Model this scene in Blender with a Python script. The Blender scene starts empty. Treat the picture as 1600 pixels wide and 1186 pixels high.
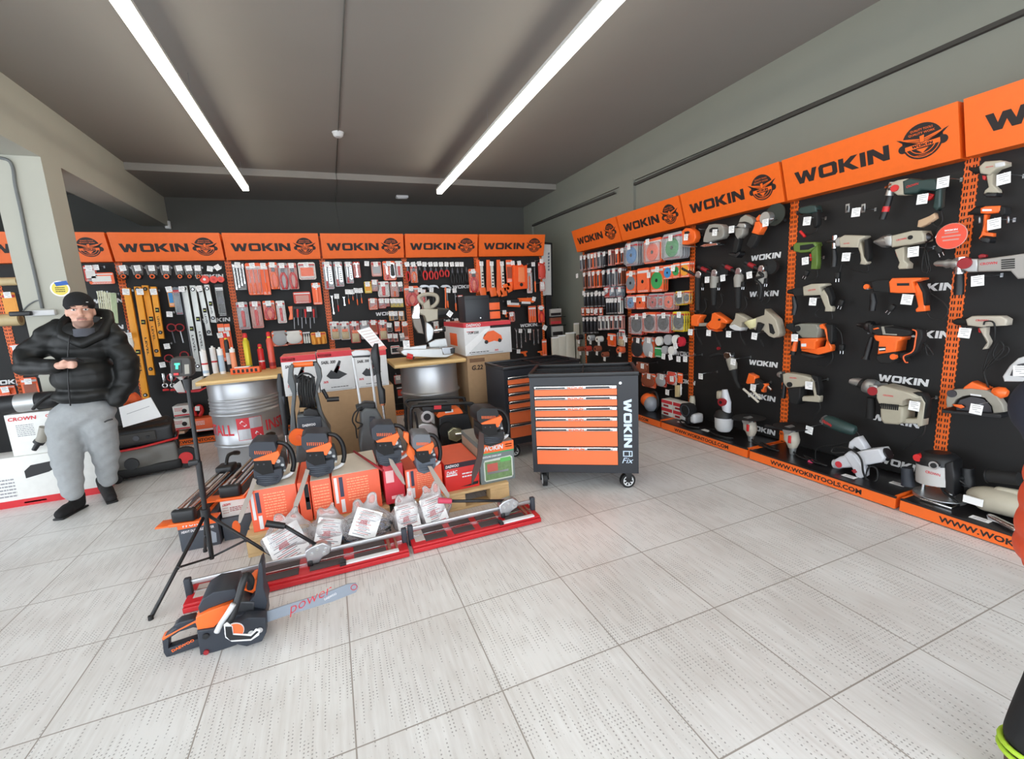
import bpy, bmesh, math, random
import numpy as np
from mathutils import Vector, Matrix
random.seed(7)
SC = bpy.context.scene
COL = SC.collection
# ------------------------------------------------------------------ camera
FPX = 697.522
CR = Vector((0.92508, -0.37591, -0.0540226)); CU = Vector((0.112877, 0.136337, 0.984211)); CF = Vector((0.36261, 0.916572, -0.168554))
CAM = Vector((0, 0, 1.370625))
cd = bpy.data.cameras.new('camera'); cam = bpy.data.objects.new('camera', cd); COL.objects.link(cam)
cd.sensor_width = 36; cd.lens = FPX/1600*36; cd.clip_start = 0.05; cd.clip_end = 100
cam.matrix_world = Matrix(((CR.x, CU.x, -CF.x, CAM.x), (CR.y, CU.y, -CF.y, CAM.y), (CR.z, CU.z, -CF.z, CAM.z), (0, 0, 0, 1)))
SC.camera = cam
# ------------------------------------------------------------------ daylight and exposure
w = bpy.data.worlds.new('daylight'); SC.world = w; w.use_nodes = True
w.node_tree.nodes['Background'].inputs[0].default_value = (0.86, 0.93, 1.0, 1)
w.node_tree.nodes['Background'].inputs[1].default_value = 3.9
SC.view_settings.view_transform = 'Standard'; SC.view_settings.look = 'None'
SC.view_settings.gamma = 1; SC.view_settings.use_curve_mapping = False
SC.view_settings.exposure = 0.3
LAMP_STRENGTH = 11.0

# ------------------------------------------------------------------ pixel rays (places things on real planes of the room)
def ray(x, y): return CR*((x-800)/FPX) + CU*((593-y)/FPX) + CF
def onZ(x, y, z=0.0): d = ray(x, y); return CAM + d*((z-CAM.z)/d.z)
def onX(x, y, X): d = ray(x, y); return CAM + d*(X/d.x)
def onY(x, y, Y): d = ray(x, y); return CAM + d*(Y/d.y)

# ------------------------------------------------------------------ materials
def s2l(c): return tuple((v/12.92 if v <= .04045 else ((v+.055)/1.055)**2.4) for v in c)
_M = {}
def mat(name, rgb, rough=.5, metal=0, emit=0, noise=.06, scale=25, bump=0, trans=0, alpha=1, coat=0, spec=.5):
    if name in _M: return _M[name]
    m = bpy.data.materials.new(name); m.use_nodes = True; nt = m.node_tree; b = nt.nodes['Principled BSDF']
    c = s2l([v/255 for v in rgb])
    tc = nt.nodes.new('ShaderNodeTexCoord'); nz = nt.nodes.new('ShaderNodeTexNoise'); nz.inputs['Scale'].default_value = scale; nz.inputs['Detail'].default_value = 3
    nt.links.new(tc.outputs['Object'], nz.inputs['Vector'])
    mx = nt.nodes.new('ShaderNodeMix'); mx.data_type = 'RGBA'
    mx.inputs[6].default_value = (*[v*(1-noise) for v in c], 1); mx.inputs[7].default_value = (*[min(1, v*(1+noise)) for v in c], 1)
    nt.links.new(nz.outputs['Fac'], mx.inputs[0]); nt.links.new(mx.outputs[2], b.inputs['Base Color'])
    b.inputs['Roughness'].default_value = rough; b.inputs['Metallic'].default_value = metal
    b.inputs['Specular IOR Level'].default_value = spec
    if coat: b.inputs['Coat Weight'].default_value = coat
    if bump:
        bp = nt.nodes.new('ShaderNodeBump'); bp.inputs['Strength'].default_value = bump; bp.inputs['Distance'].default_value = .01
        nt.links.new(nz.outputs['Fac'], bp.inputs['Height']); nt.links.new(bp.outputs[0], b.inputs['Normal'])
    if emit:
        b.inputs['Emission Color'].default_value = (*c, 1); b.inputs['Emission Strength'].default_value = emit
    _M[name] = m; return m
def clearmat(name, rgb=(235, 240, 242), opac=.18, rough=.12, fres=.6):
    if name in _M: return _M[name]
    m = bpy.data.materials.new(name); m.use_nodes = True; nt = m.node_tree; nt.nodes.clear()
    o = nt.nodes.new('ShaderNodeOutputMaterial'); t = nt.nodes.new('ShaderNodeBsdfTransparent'); g = nt.nodes.new('ShaderNodeBsdfPrincipled')
    g.inputs['Base Color'].default_value = (*s2l([v/255 for v in rgb]), 1); g.inputs['Roughness'].default_value = rough
    lw = nt.nodes.new('ShaderNodeLayerWeight'); lw.inputs[0].default_value = .35
    tc = nt.nodes.new('ShaderNodeTexCoord'); nz = nt.nodes.new('ShaderNodeTexNoise'); nz.inputs['Scale'].default_value = 22; nt.links.new(tc.outputs['Object'], nz.inputs['Vector'])
    ma = nt.nodes.new('ShaderNodeMath'); ma.operation = 'MULTIPLY_ADD'; ma.inputs[1].default_value = fres; ma.inputs[2].default_value = opac; ma.use_clamp = True
    bp = nt.nodes.new('ShaderNodeBump'); bp.inputs['Strength'].default_value = .5; bp.inputs['Distance'].default_value = .01
    nt.links.new(nz.outputs['Fac'], bp.inputs['Height']); nt.links.new(bp.outputs[0], g.inputs['Normal'])
    nt.links.new(lw.outputs['Fresnel'], ma.inputs[0]); mx = nt.nodes.new('ShaderNodeMixShader')
    nt.links.new(ma.outputs[0], mx.inputs[0]); nt.links.new(t.outputs[0], mx.inputs[1]); nt.links.new(g.outputs[0], mx.inputs[2]); nt.links.new(mx.outputs[0], o.inputs[0])
    _M[name] = m; return m
ORANGE = mat('orange_steel', (238, 106, 30), .42)
ORG2 = mat('orange_plastic', (246, 108, 40), .38, coat=.2)
BLKP = mat('black_panel', (19, 18, 19), .62, noise=.12)
BLACK = mat('black_plastic', (24, 25, 28), .45)
MATTE = mat('matte_black', (20, 20, 21), .75)
CHAR = mat('charcoal_plastic', (46, 51, 60), .5)
GREY = mat('grey_plastic', (150, 146, 136), .5)
BEIGE = mat('beige_tool_plastic', (176, 169, 152), .5)
LGREY = mat('light_grey_plastic', (205, 206, 208), .45)
WHITE = mat('white_paper', (240, 240, 240), .7, noise=.02)
PRINTW = mat('white_print', (225, 226, 228), .6, noise=.02)
CHROME = mat('chrome', (220, 222, 225), .18, 1, noise=.03)
STEEL = mat('steel', (165, 168, 172), .35, 1)
DSTEEL = mat('dark_steel', (88, 88, 92), .4, 1)
CAST = mat('cast_aluminium', (190, 192, 192), .42, .85)
RED = mat('red_plastic', (205, 38, 40), .4)
DRED = mat('dark_red_plastic', (150, 30, 38), .5)
REDP = mat('red_print', (206, 52, 62), .6)
TXTB = mat('black_print', (32, 24, 24), .6)
ORP = mat('orange_print', (240, 104, 52), .55)
CARDB = mat('brown_cardboard', (170, 138, 104), .85, noise=.1)
CARDW = mat('white_cardboard', (226, 226, 222), .6)
CARDO = mat('orange_cardboard', (244, 108, 62), .55)
WOOD = mat('birch_plywood', (222, 188, 128), .5, noise=.12, scale=9)
PALW = mat('pallet_wood', (205, 172, 124), .8, noise=.2, scale=12)
YEL = mat('yellow_orange_paint', (240, 160, 40), .45)
YLW = mat('yellow_card', (232, 206, 50), .5)
BLUE = mat('blue_print', (60, 140, 200), .5)
GRN = mat('green_print', (60, 160, 90), .5)
DGRN = mat('dark_green_plastic', (38, 60, 58), .45)
OLIVE = mat('green_tool_plastic', (92, 118, 52), .45)
PINK = mat('pink_card', (206, 150, 140), .6)
TANC = mat('tan_tape', (205, 184, 140), .45)
RUBBER = mat('black_rubber', (18, 18, 19), .6)
GREYC = mat('grey_blue_card', (120, 130, 140), .6)
CLEAR = clearmat('clear_blister', opac=.08, fres=.5)
BAGP = clearmat('clear_plastic_bag', (244, 240, 240), opac=.2, fres=.9, rough=.14)

# ------------------------------------------------------------------ mesh helpers
class MB:
    def __init__(s): s.bm = bmesh.new(); s.M = Matrix.Identity(4); s.mi = 0
    def _fin(s, vs0, fs0):
        s.bm.verts.ensure_lookup_table(); s.bm.faces.ensure_lookup_table()
    def add(s, verts, faces, smooth=False):
        bv = [s.bm.verts.new(s.M @ Vector(v)) for v in verts]
        for f in faces:
            try: bf = s.bm.faces.new([bv[i] for i in f]); bf.material_index = s.mi; bf.smooth = smooth
            except ValueError: pass
        return s
    def box(s, c, d, bev=0, rot=None, seg=2):
        b = bmesh.new(); bmesh.ops.create_cube(b, size=1)
        for v in b.verts: v.co = Vector((v.co.x*d[0], v.co.y*d[1], v.co.z*d[2]))
        if bev: bmesh.ops.bevel(b, geom=b.edges[:], offset=bev, segments=seg, affect='EDGES', profile=.5)
        T = Matrix.Translation(c) @ (rot.to_4x4() if rot else Matrix.Identity(4))
        return s.merge(b, T, smooth=bool(bev))
    def bx(s, x0, x1, y0, y1, z0, z1, bev=0): return s.box(((x0+x1)/2, (y0+y1)/2, (z0+z1)/2), (abs(x1-x0), abs(y1-y0), abs(z1-z0)), bev)
    def merge(s, b, T=Matrix.Identity(4), smooth=False):
        T = s.M @ T; m = {}
        for v in b.verts: m[v] = s.bm.verts.new(T @ v.co)
        for f in b.faces:
            try: nf = s.bm.faces.new([m[v] for v in f.verts]); nf.material_index = s.mi; nf.smooth = smooth or f.smooth
            except ValueError: pass
        b.free(); return s
    def cyl(s, p0, p1, r0, r1=None, seg=14, caps=True, smooth=True):
        p0 = Vector(p0); p1 = Vector(p1); r1 = r0 if r1 is None else r1
        return s.loft([(p0, r0), (p1, r1)], seg, caps, smooth)
    def loft(s, st, seg=14, caps=True, smooth=True):
        st = [(Vector(p), r) for p, r in st]; ax = (st[-1][0]-st[0][0]).normalized()
        up = Vector((0, 0, 1)) if abs(ax.z) < .9 else Vector((1, 0, 0)); a = ax.cross(up).normalized(); b = ax.cross(a)
        V = []; F = []
        for p, r in st:
            for k in range(seg):
                t = 2*math.pi*k/seg; V.append(p + a*(math.cos(t)*r) + b*(math.sin(t)*r))
        for i in range(len(st)-1):
            for k in range(seg):
                k2 = (k+1) % seg; F.append((i*seg+k, i*seg+k2, (i+1)*seg+k2, (i+1)*seg+k))
        s.add(V, F, smooth)
        if caps:
            n = len(st)-1
            s.add([V[k] for k in range(seg)], [tuple(range(seg))]); s.add([V[n*seg+k] for k in range(seg)], [tuple(reversed(range(seg)))])
        return s
    def tube(s, pts, r, seg=8, closed=False, sub=4):
        P = [Vector(p) for p in pts]
        if sub > 1 and len(P) > 2:
            Q = []; n = len(P); rng = n if closed else n-1
            for i in range(rng):
                g = (lambda k: P[k % n]) if closed else (lambda k: P[max(0, min(n-1, k))])
                a, b, c, d = g(i-1), g(i), g(i+1), g(i+2)
                for j in range(sub):
                    t = j/sub; Q.append(.5*((2*b)+(-a+c)*t+(2*a-5*b+4*c-d)*t*t+(-a+3*b-3*c+d)*t**3))
            if not closed: Q.append(P[-1])
            P = Q
        n = len(P); V = []; F = []; a = None
        for i in range(n):
            if closed: t = P[(i+1) % n]-P[i-1]
            else: t = P[min(i+1, n-1)]-P[max(i-1, 0)]
            if t.length < 1e-9: t = Vector((0, 0, 1))
            t.normalize()
            if a is None:
                u = Vector((0, 0, 1)) if abs(t.z) < .9 else Vector((1, 0, 0)); a = t.cross(u).normalized()
            a = (a - t*a.dot(t));
            if a.length < 1e-6: a = t.orthogonal()
            a.normalize(); b = t.cross(a)
            rr = r[min(len(r)-1, int(i*len(r)/n))] if isinstance(r, (list, tuple)) else r
            for k in range(seg):
                th = 2*math.pi*k/seg; V.append(P[i]+a*math.cos(th)*rr+b*math.sin(th)*rr)
        for i in range(n if closed else n-1):
            j = (i+1) % n
            for k in range(seg): F.append((i*seg+k, i*seg+(k+1) % seg, j*seg+(k+1) % seg, j*seg+k))
        if not closed: F.append(tuple(range(seg))); F.append(tuple(reversed(range((n-1)*seg, n*seg))))
        return s.add(V, F, True)
    def prism(s, poly, y0, y1, bev=0, seg=2):
        """polygon in local XZ, extruded from y0 to y1"""
        b = bmesh.new(); vs = [b.verts.new((p[0], y0, p[1])) for p in poly]
        try: f = b.faces.new(vs)
        except ValueError: b.free(); return s
        r = bmesh.ops.extrude_face_region(b, geom=[f]); ex = [g for g in r['geom'] if isinstance(g, bmesh.types.BMVert)]
        bmesh.ops.translate(b, verts=ex, vec=(0, y1-y0, 0)); bmesh.ops.recalc_face_normals(b, faces=b.faces[:])
        if bev:
            ed = [e for e in b.edges if abs(e.verts[0].co.y-e.verts[1].co.y) < 1e-6]
            try: bmesh.ops.bevel(b, geom=ed, offset=bev, segments=seg, affect='EDGES', profile=.6, clamp_overlap=True)
            except Exception: pass
            for f in b.faces: f.smooth = len(f.verts) < 5
        bmesh.ops.triangulate(b, faces=[f for f in b.faces if len(f.verts) > 4])
        return s.merge(b)
    def sph(s, c, r, sc=(1, 1, 1), u=16, v=10):
        b = bmesh.new(); bmesh.ops.create_uvsphere(b, u_segments=u, v_segments=v, radius=r)
        return s.merge(b, Matrix.Translation(c) @ Matrix.Diagonal((*sc, 1)), True)
    def ring(s, c, R, r, seg=24, axis='Y', rs=8):
        pts = []
        for k in range(seg):
            t = 2*math.pi*k/seg; x, z = R*math.cos(t), R*math.sin(t)
            pts.append(Vector(c)+(Vector((x, 0, z)) if axis == 'Y' else Vector((x, z, 0)) if axis == 'Z' else Vector((0, x, z))))
        return s.tube(pts, r, rs, closed=True, sub=1)
    def disc(s, c, r, y0, y1, seg=24): return s.cyl((c[0], y0, c[1]), (c[0], y1, c[1]), r, seg=seg)
    def build(s, name, m, parent=None, loc=None, rot=None):
        me = bpy.data.meshes.new(name); bmesh.ops.recalc_face_normals(s.bm, faces=s.bm.faces[:]) if len(s.bm.faces) < 4000 else None
        s.bm.to_mesh(me); s.bm.free()
        for k in (m if isinstance(m, (list, tuple)) else [m]): me.materials.append(k)
        return link(name, me, parent, loc, rot)
def link(name, me, parent=None, loc=None, rot=None):
    o = bpy.data.objects.new(name, me); COL.objects.link(o)
    if parent: o.parent = parent
    if loc is not None: o.location = loc
    if rot is not None: o.rotation_euler = rot
    return o
USED = set()
def tag(o, label, cat, group=None):
    o['label'] = label; o['category'] = cat
    if group: o['group'] = group
    if label in USED and not group: print('DUPLABEL', label)
    n = len(label.split())
    if n < 4 or n > 16: print('LABELLEN', n, label)
    USED.add(label); return o
def thing(name, label, cat, loc=(0, 0, 0), rotz=0, group=None):
    o = bpy.data.objects.new(name, None); COL.objects.link(o); o.location = loc; o.rotation_euler = (0, 0, rotz); o.empty_display_size = .05
    return tag(o, label, cat, group)
def struct(name, mb, m): o = mb.build(name, m); o['kind'] = 'structure'; return o

# union of capsules / ellipsoids, remeshed to one smooth skin
def blob(shapes, voxel=.012, smooth=4, disp=None):
    mb = MB()
    for sh in shapes:
        if sh[0] == 'c':      # capsule p0 p1 r0 r1
            _, a, b, r0, r1 = sh; a = Vector(a); b = Vector(b); mb.sph(a, r0, u=14, v=10); mb.sph(b, r1, u=14, v=10); mb.cyl(a, b, r0, r1, seg=14)
        elif sh[0] == 'e':    # ellipsoid centre radii (optional rotation)
            _, c, r = sh[:3]; R = sh[3].to_4x4() if len(sh) > 3 else Matrix.Identity(4)
            b = bmesh.new(); bmesh.ops.create_uvsphere(b, u_segments=20, v_segments=14, radius=1)
            mb.merge(b, Matrix.Translation(c) @ R @ Matrix.Diagonal((*r, 1)), True)
        elif sh[0] == 'b':
            mb.box(sh[1], sh[2], rot=sh[3] if len(sh) > 3 else None)
    me = bpy.data.meshes.new('t'); mb.bm.to_mesh(me); mb.bm.free()
    o = bpy.data.objects.new('t', me); COL.objects.link(o)
    md = o.modifiers.new('r', 'REMESH'); md.mode = 'VOXEL'; md.voxel_size = voxel; md.use_smooth_shade = True
    sm = o.modifiers.new('s', 'SMOOTH'); sm.iterations = smooth; sm.factor = .6
    dg = bpy.context.evaluated_depsgraph_get(); res = bpy.data.meshes.new_from_object(o.evaluated_get(dg))
    bpy.data.objects.remove(o)
    if disp:
        nv = len(res.vertices); co = np.empty(nv*3); res.vertices.foreach_get('co', co); co = co.reshape(-1, 3)
        no = np.empty(nv*3); res.vertices.foreach_get('normal', no); no = no.reshape(-1, 3)
        co += no*disp(co)[:, None]; res.vertices.foreach_set('co', co.ravel()); res.update()
    for p in res.polygons: p.use_smooth = True
    return res
def blobpart(name, shapes, m, parent, voxel=.012, smooth=4, disp=None):
    me = blob(shapes, voxel, smooth, disp); me.name = name; me.materials.clear()
    for k in (m if isinstance(m, (list, tuple)) else [m]): me.materials.append(k)
    return link(name, me, parent)

# ------------------------------------------------------------------ lettering
G = {
 'W': (1.72, [[(0, 1), (.34, 1), (.5, .42), (.7, .95), (1.02, .95), (1.22, .42), (1.38, 1), (1.72, 1), (1.4, 0), (1.05, 0), (.86, .52), (.67, 0), (.32, 0)]]),
 'K': (1.3, [[(0, 0), (0, 1), (.34, 1), (.34, .62), (.84, 1), (1.28, 1), (.74, .52), (1.3, 0), (.86, 0), (.34, .42), (.34, 0)]]),
 'I': (.34, [[(0, 0), (0, 1), (.34, 1), (.34, 0)]]),
 'N': (1.28, [[(0, 0), (0, 1), (.38, 1), (.95, .44), (.95, 1), (1.28, 1), (1.28, 0), (.92, 0), (.33, .58), (.33, 0)]]),
}
O_OUT = [(.16, 0), (0, .16), (0, .84), (.16, 1), (1.14, 1), (1.3, .84), (1.3, .16), (1.14, 0)]
O_IN = [(.38, .25), (.33, .3), (.33, .7), (.38, .75), (.92, .75), (.97, .7), (.97, .3), (.92, .25)]
def logo_mb(mb, h, cx=0, cz=0, y=0, th=.0015, lean=0.0, sx=1.0):
    """WOKIN logotype centred on cx, cz in local XZ, standing proud of y by th"""
    tot = 1.72+.12+1.3+.12+1.3+.1+.34+.12+1.28; x = -tot/2
    def T(p): return (cx+(x+p[0]+lean*(p[1]-.5))*h*sx, cz+(p[1]-.5)*h)
    for ch in 'WOKIN':
        if ch == 'O':
            o = [T(p) for p in O_OUT]; i = [T(p) for p in O_IN]; n = len(o)
            V = [(p[0], y-th, p[1]) for p in o+i]; F = [(k, (k+1) % n, n+(k+1) % n, n+k) for k in range(n)]
            mb.add(V, F); V2 = [(p[0], y, p[1]) for p in o]; mb.add(V2+V[:n], [(k, (k+1) % n, n+(k+1) % n, n+k) for k in range(n)]); x += 1.3+.12
        else:
            wd, polys = G[ch]
            for p in polys: mb.prism([T(q) for q in p], y-th, y)
            x += wd+(.12 if ch != 'K' else .1)
    return mb
_TC = {}
def text_mesh(txt, bold=.0):
    k = (txt, bold)
    if k in _TC: return _TC[k]
    cu = bpy.data.curves.new('t', 'FONT'); cu.body = txt; cu.size = 1; cu.offset = bold; cu.resolution_u = 2
    o = bpy.data.objects.new('t', cu); COL.objects.link(o); dg = bpy.context.evaluated_depsgraph_get(); dg.update()
    me = bpy.data.meshes.new_from_object(o.evaluated_get(dg)); bpy.data.objects.remove(o)
    co = np.array([v.co[:] for v in me.vertices]); fs = [tuple(p.vertices) for p in me.polygons]
    _TC[k] = (co, fs); return _TC[k]
def text_mb(mb, txt, w, h, cx, cz, y=0, th=.001, bold=.02, lean=0.0, ang=0.0, face=None):
    """text stretched to a box w x h centred at cx, cz in XZ facing -Y"""
    co, fs = text_mesh(txt, bold)
    if not len(co): return mb
    x0, x1 = co[:, 0].min(), co[:, 0].max(); z0, z1 = co[:, 1].min(), co[:, 1].max(); V = []
    ca, sa = math.cos(ang), math.sin(ang)
    for c in co:
        u = ((c[0]-x0)/(x1-x0+1e-9)-.5)*w; v = ((c[1]-z0)/(z1-z0+1e-9)-.5)*h; u += lean*v
        V.append((cx+u*ca-v*sa, y-th, cz+u*sa+v*ca))
    return mb.add(V, fs)
def lines_mb(mb, x0, x1, z0, z1, n, y, th=.0008, seed=0):
    """rows of small print as thin dashes"""
    r = random.Random(seed); hh = (z1-z0)/n
    for i in range(n):
        x = x0
        while x < x1:
            l = (x1-x0)*r.uniform(.06, .22); e = min(x1, x+l); z = z1-(i+.5)*hh
            mb.add([(x, y-th, z-hh*.22), (e, y-th, z-hh*.22), (e, y-th, z+hh*.22), (x, y-th, z+hh*.22)], [(0, 1, 2, 3)]); x = e+(x1-x0)*.03
        if r.random() < .2: x1 -= 0
    return mb
def emblem(parent, R, cx, cz, y, dark=TXTB, light=ORANGE):
    """round eagle-and-spanner badge"""
    mb = MB(); mb.disc((cx, cz), R, y-.001, y, 40)
    # wings tips and spanner ends reaching past the disc
    for sgn in (-1, 1):
        mb.prism([(cx+sgn*R*.3, cz+R*.1), (cx+sgn*R*1.28, cz+R*.42), (cx+sgn*R*.8, cz-.02*R), (cx+sgn*R*.3, cz-R*.12)], y-.001, y)
        mb.disc((cx+sgn*R*.98, cz-R*.2), R*.24, y-.0012, y, 16)
    mb.build('badge_disc', dark, parent)
    l = MB(); ring = []
    n = 48
    for k in range(n):
        t = 2*math.pi*k/n
    for a0, a1, r0, r1 in ((200, 340, .86, .9), (200, 340, .66, .7)):
        V = []; F = []; m = 20
        for k in range(m+1):
            t = math.radians(a0+(a1-a0)*k/m); V += [(cx+R*r0*math.cos(t), y-.002, cz+R*r0*math.sin(t)), (cx+R*r1*math.cos(t), y-.002, cz+R*r1*math.sin(t))]
            if k: F.append((2*k-2, 2*k-1, 2*k+1, 2*k))
        l.add(V, F)
    for sgn in (-1, 1):    # feathered wings
        for j in range(3):
            zz = .2-.1*j; l.add([(cx+sgn*R*.12, y-.0022, cz+R*(zz-.04)), (cx+sgn*R*(1.12-.2*j), y-.0022, cz+R*(zz+.2-.04*j)), (cx+sgn*R*(.92-.2*j), y-.0022, cz+R*(zz+.06)), (cx+sgn*R*.12, y-.0022, cz+R*(zz-.1))], [(0, 1, 2, 3)])
    l.add([(cx-R*.1, y-.0022, cz+.3*R), (cx+R*.12, y-.0022, cz+.34*R), (cx+R*.1, y-.0022, cz-.05*R), (cx-R*.1, y-.0022, cz-.05*R)], [(0, 1, 2, 3)])
    l.add([(cx-R*.86, y-.0022, cz-.36*R), (cx+R*.86, y-.0022, cz-.3*R), (cx+R*.86, y-.0022, cz-.06*R), (cx-R*.86, y-.0022, cz-.12*R)], [(0, 1, 2, 3)])
    l.add([(cx-R*.3, y-.0022, cz-.4*R), (cx+R*.3, y-.0022, cz-.4*R), (cx, y-.0022, cz-.66*R)], [(0, 1, 2)])
    text_mb(l, 'QUALITY TOOLS', R*1.1, R*.14, cx, cz+R*.66, y-.001, bold=.01)
    text_mb(l, 'QUALITY WORK', R*1.3, R*.14, cx, cz+R*.46, y-.001, bold=.01)
    text_mb(l, 'WWW.WOKINTOOLS.COM', R*.9, R*.09, cx, cz-R*.78, y-.001, bold=.01)
    l.build('badge_relief', light, parent)
    t = MB(); logo_mb(t, R*.16, cx, cz-R*.21, y-.0022, .001); t.build('badge_name', dark, parent)
# ================================================================== THE SETTING
XW, YW, ZC = 3.54, 7.85, 3.16
def floor_mat():
    m = bpy.data.materials.new('tile_floor'); m.use_nodes = True; nt = m.node_tree; N = nt.nodes; L = nt.links; b = N['Principled BSDF']
    tc = N.new('ShaderNodeTexCoord'); sp = N.new('ShaderNodeSeparateXYZ'); L.new(tc.outputs['Object'], sp.inputs[0])
    def ma(op, a, bb=None, c=None, cl=False):
        n = N.new('ShaderNodeMath'); n.operation = op; n.use_clamp = cl
        for i, v in enumerate((a, bb, c)):
            if v is None: continue
            if isinstance(v, (int, float)): n.inputs[i].default_value = v
            else: L.new(v, n.inputs[i])
        return n.outputs[0]
    u = ma('DIVIDE', ma('SUBTRACT', sp.outputs[0], .424374), .5); v = ma('DIVIDE', ma('SUBTRACT', sp.outputs[1], 1.331341), .5)
    fu = ma('FRACT', u); fv = ma('FRACT', v)
    def edge(f): return ma('MINIMUM', f, ma('SUBTRACT', 1.0, f))
    ed = ma('MINIMUM', edge(fu), edge(fv)); grout = ma('LESS_THAN', ed, .0052)
    cell = N.new('ShaderNodeCombineXYZ'); L.new(ma('FLOOR', u), cell.inputs[0]); L.new(ma('FLOOR', v), cell.inputs[1])
    wn = N.new('ShaderNodeTexWhiteNoise'); L.new(cell.outputs[0], wn.inputs['Vector'])
    # worn streaks running away from the camera
    mp = N.new('ShaderNodeMapping'); mp.inputs['Scale'].default_value = (60, 5, 1); L.new(tc.outputs['Object'], mp.inputs[0])
    ns = N.new('ShaderNodeTexNoise'); ns.inputs['Scale'].default_value = 1; ns.inputs['Detail'].default_value = 4; L.new(mp.outputs[0], ns.inputs[0])
    nb = N.new('ShaderNodeTexNoise'); nb.inputs['Scale'].default_value = 2.2; nb.inputs['Detail'].default_value = 4; L.new(tc.outputs['Object'], nb.inputs[0])
    cr = N.new('ShaderNodeValToRGB'); cr.color_ramp.elements[0].color = (*s2l((.79, .775, .76)), 1); cr.color_ramp.elements[1].color = (*s2l((.885, .885, .88)), 1)
    cr.color_ramp.elements[0].position = .3; cr.color_ramp.elements[1].position = .6
    L.new(ma('ADD', ma('MULTIPLY', ns.outputs[0], .42), ma('ADD', ma('MULTIPLY', nb.outputs[0], .58), ma('MULTIPLY', ma('SUBTRACT', wn.outputs[0], .5), .08))), cr.inputs[0])
    # stamped dots in dashed rows
    du = ma('SUBTRACT', ma('FRACT', ma('DIVIDE', sp.outputs[0], .0125)), .5); dv = ma('SUBTRACT', ma('FRACT', ma('DIVIDE', sp.outputs[1], .0145)), .5)
    dd = ma('ADD', ma('POWER', du, 2), ma('POWER', dv, 2)); dot = ma('LESS_THAN', dd, .045)
    mp2 = N.new('ShaderNodeMapping'); mp2.inputs['Scale'].default_value = (80, 9, 1); L.new(tc.outputs['Object'], mp2.inputs[0])
    n2 = N.new('ShaderNodeTexNoise'); n2.inputs['Scale'].default_value = 1; n2.inputs['Detail'].default_value = 1; L.new(mp2.outputs[0], n2.inputs[0])
    mp3 = N.new('ShaderNodeMapping'); mp3.inputs['Scale'].default_value = (5, 4, 1); L.new(tc.outputs['Object'], mp3.inputs[0])
    n3 = N.new('ShaderNodeTexNoise'); n3.inputs['Scale'].default_value = 1; L.new(mp3.outputs[0], n3.inputs[0])
    dm = ma('GREATER_THAN', ma('ADD', ma('MULTIPLY', n2.outputs[0], .6), ma('MULTIPLY', n3.outputs[0], .4)), .535)
    dots = ma('MULTIPLY', ma('MULTIPLY', dot, dm), .62)
    m1 = N.new('ShaderNodeMix'); m1.data_type = 'RGBA'; L.new(dots, m1.inputs[0]); L.new(cr.outputs[0], m1.inputs[6]); m1.inputs[7].default_value = (*s2l((.42, .41, .40)), 1)
    m2 = N.new('ShaderNodeMix'); m2.data_type = 'RGBA'; L.new(grout, m2.inputs[0]); L.new(m1.outputs[2], m2.inputs[6]); m2.inputs[7].default_value = (*s2l((.60, .575, .55)), 1)
    L.new(m2.outputs[2], b.inputs['Base Color'])
    L.new(ma('ADD', ma('MULTIPLY', ns.outputs[0], .25), .22), b.inputs['Roughness'])
    bp = N.new('ShaderNodeBump'); bp.inputs['Strength'].default_value = .12; bp.inputs['Distance'].default_value = .004
    L.new(ma('SUBTRACT', 1, ma('MAXIMUM', grout, dots)), bp.inputs['Height']); L.new(bp.outputs[0], b.inputs['Normal'])
    return m
WALLM = mat('grey_wall_paint', (128, 130, 121), .8, noise=.05, scale=3, bump=.05)
COLM = mat('lit_grey_column_paint', (172, 171, 160), .8, noise=.05, scale=3, bump=.05)  # wall grey with the light on column and beam put into its colour
BACKM = mat('dark_grey_wall_paint', (84, 84, 81), .85, noise=.05, scale=3)
CEILM = mat('grey_ceiling_paint', (138, 134, 129), .8, noise=.04, scale=2, bump=.04)
XL = -5.2; YF = -1.6
struct('floor', MB().bx(XL, XW+.3, YF, YW+.2, -.1, 0), floor_mat())
c = MB(); c.bx(XL, XW+.3, YF, 6.55, ZC, ZC+.15); c.bx(XL, XW+.3, 6.55, YW+.2, 3.08, ZC+.15); struct('ceiling', c, CEILM)
struct('wall_back', MB().bx(XL, XW+.3, YW, YW+.2, 0, ZC), BACKM)
r = MB(); r.bx(XW, XW+.3, YF, YW, 0, 2.72); r.bx(XW-.03, XW+.3, YF, YW, 2.72, ZC)
struct('wall_right', r, WALLM)
cc = MB(); cc.bx(XW-.035, XW, 4.62, 4.90, 0, 2.74); cc.bx(XW-.035, XW, 7.5, YW, 0, 2.74); struct('trim_1', cc, WALLM)
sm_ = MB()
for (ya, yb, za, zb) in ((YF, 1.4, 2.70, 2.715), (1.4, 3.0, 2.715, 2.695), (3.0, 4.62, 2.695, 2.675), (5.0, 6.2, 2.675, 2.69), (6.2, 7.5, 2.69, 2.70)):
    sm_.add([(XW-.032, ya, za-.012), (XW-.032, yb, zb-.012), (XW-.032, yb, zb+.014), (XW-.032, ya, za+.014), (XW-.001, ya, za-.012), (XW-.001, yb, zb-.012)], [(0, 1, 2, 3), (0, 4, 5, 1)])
struct('seam_shade_strip', sm_, mat('seam_shade_grey', (62, 60, 56), .9))  # dark grey strip standing in for the shade in the wall seam
wl = MB(); wl.bx(XL-.2, XL, 4.4, YW, 0, ZC); wl.bx(XL-.2, XL, YF, 4.4, 2.85, ZC); wl.bx(XL-.2, XL, YF, 4.4, 0, .1)  # unseen side wall, openings added to let daylight onto the left floor
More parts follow.
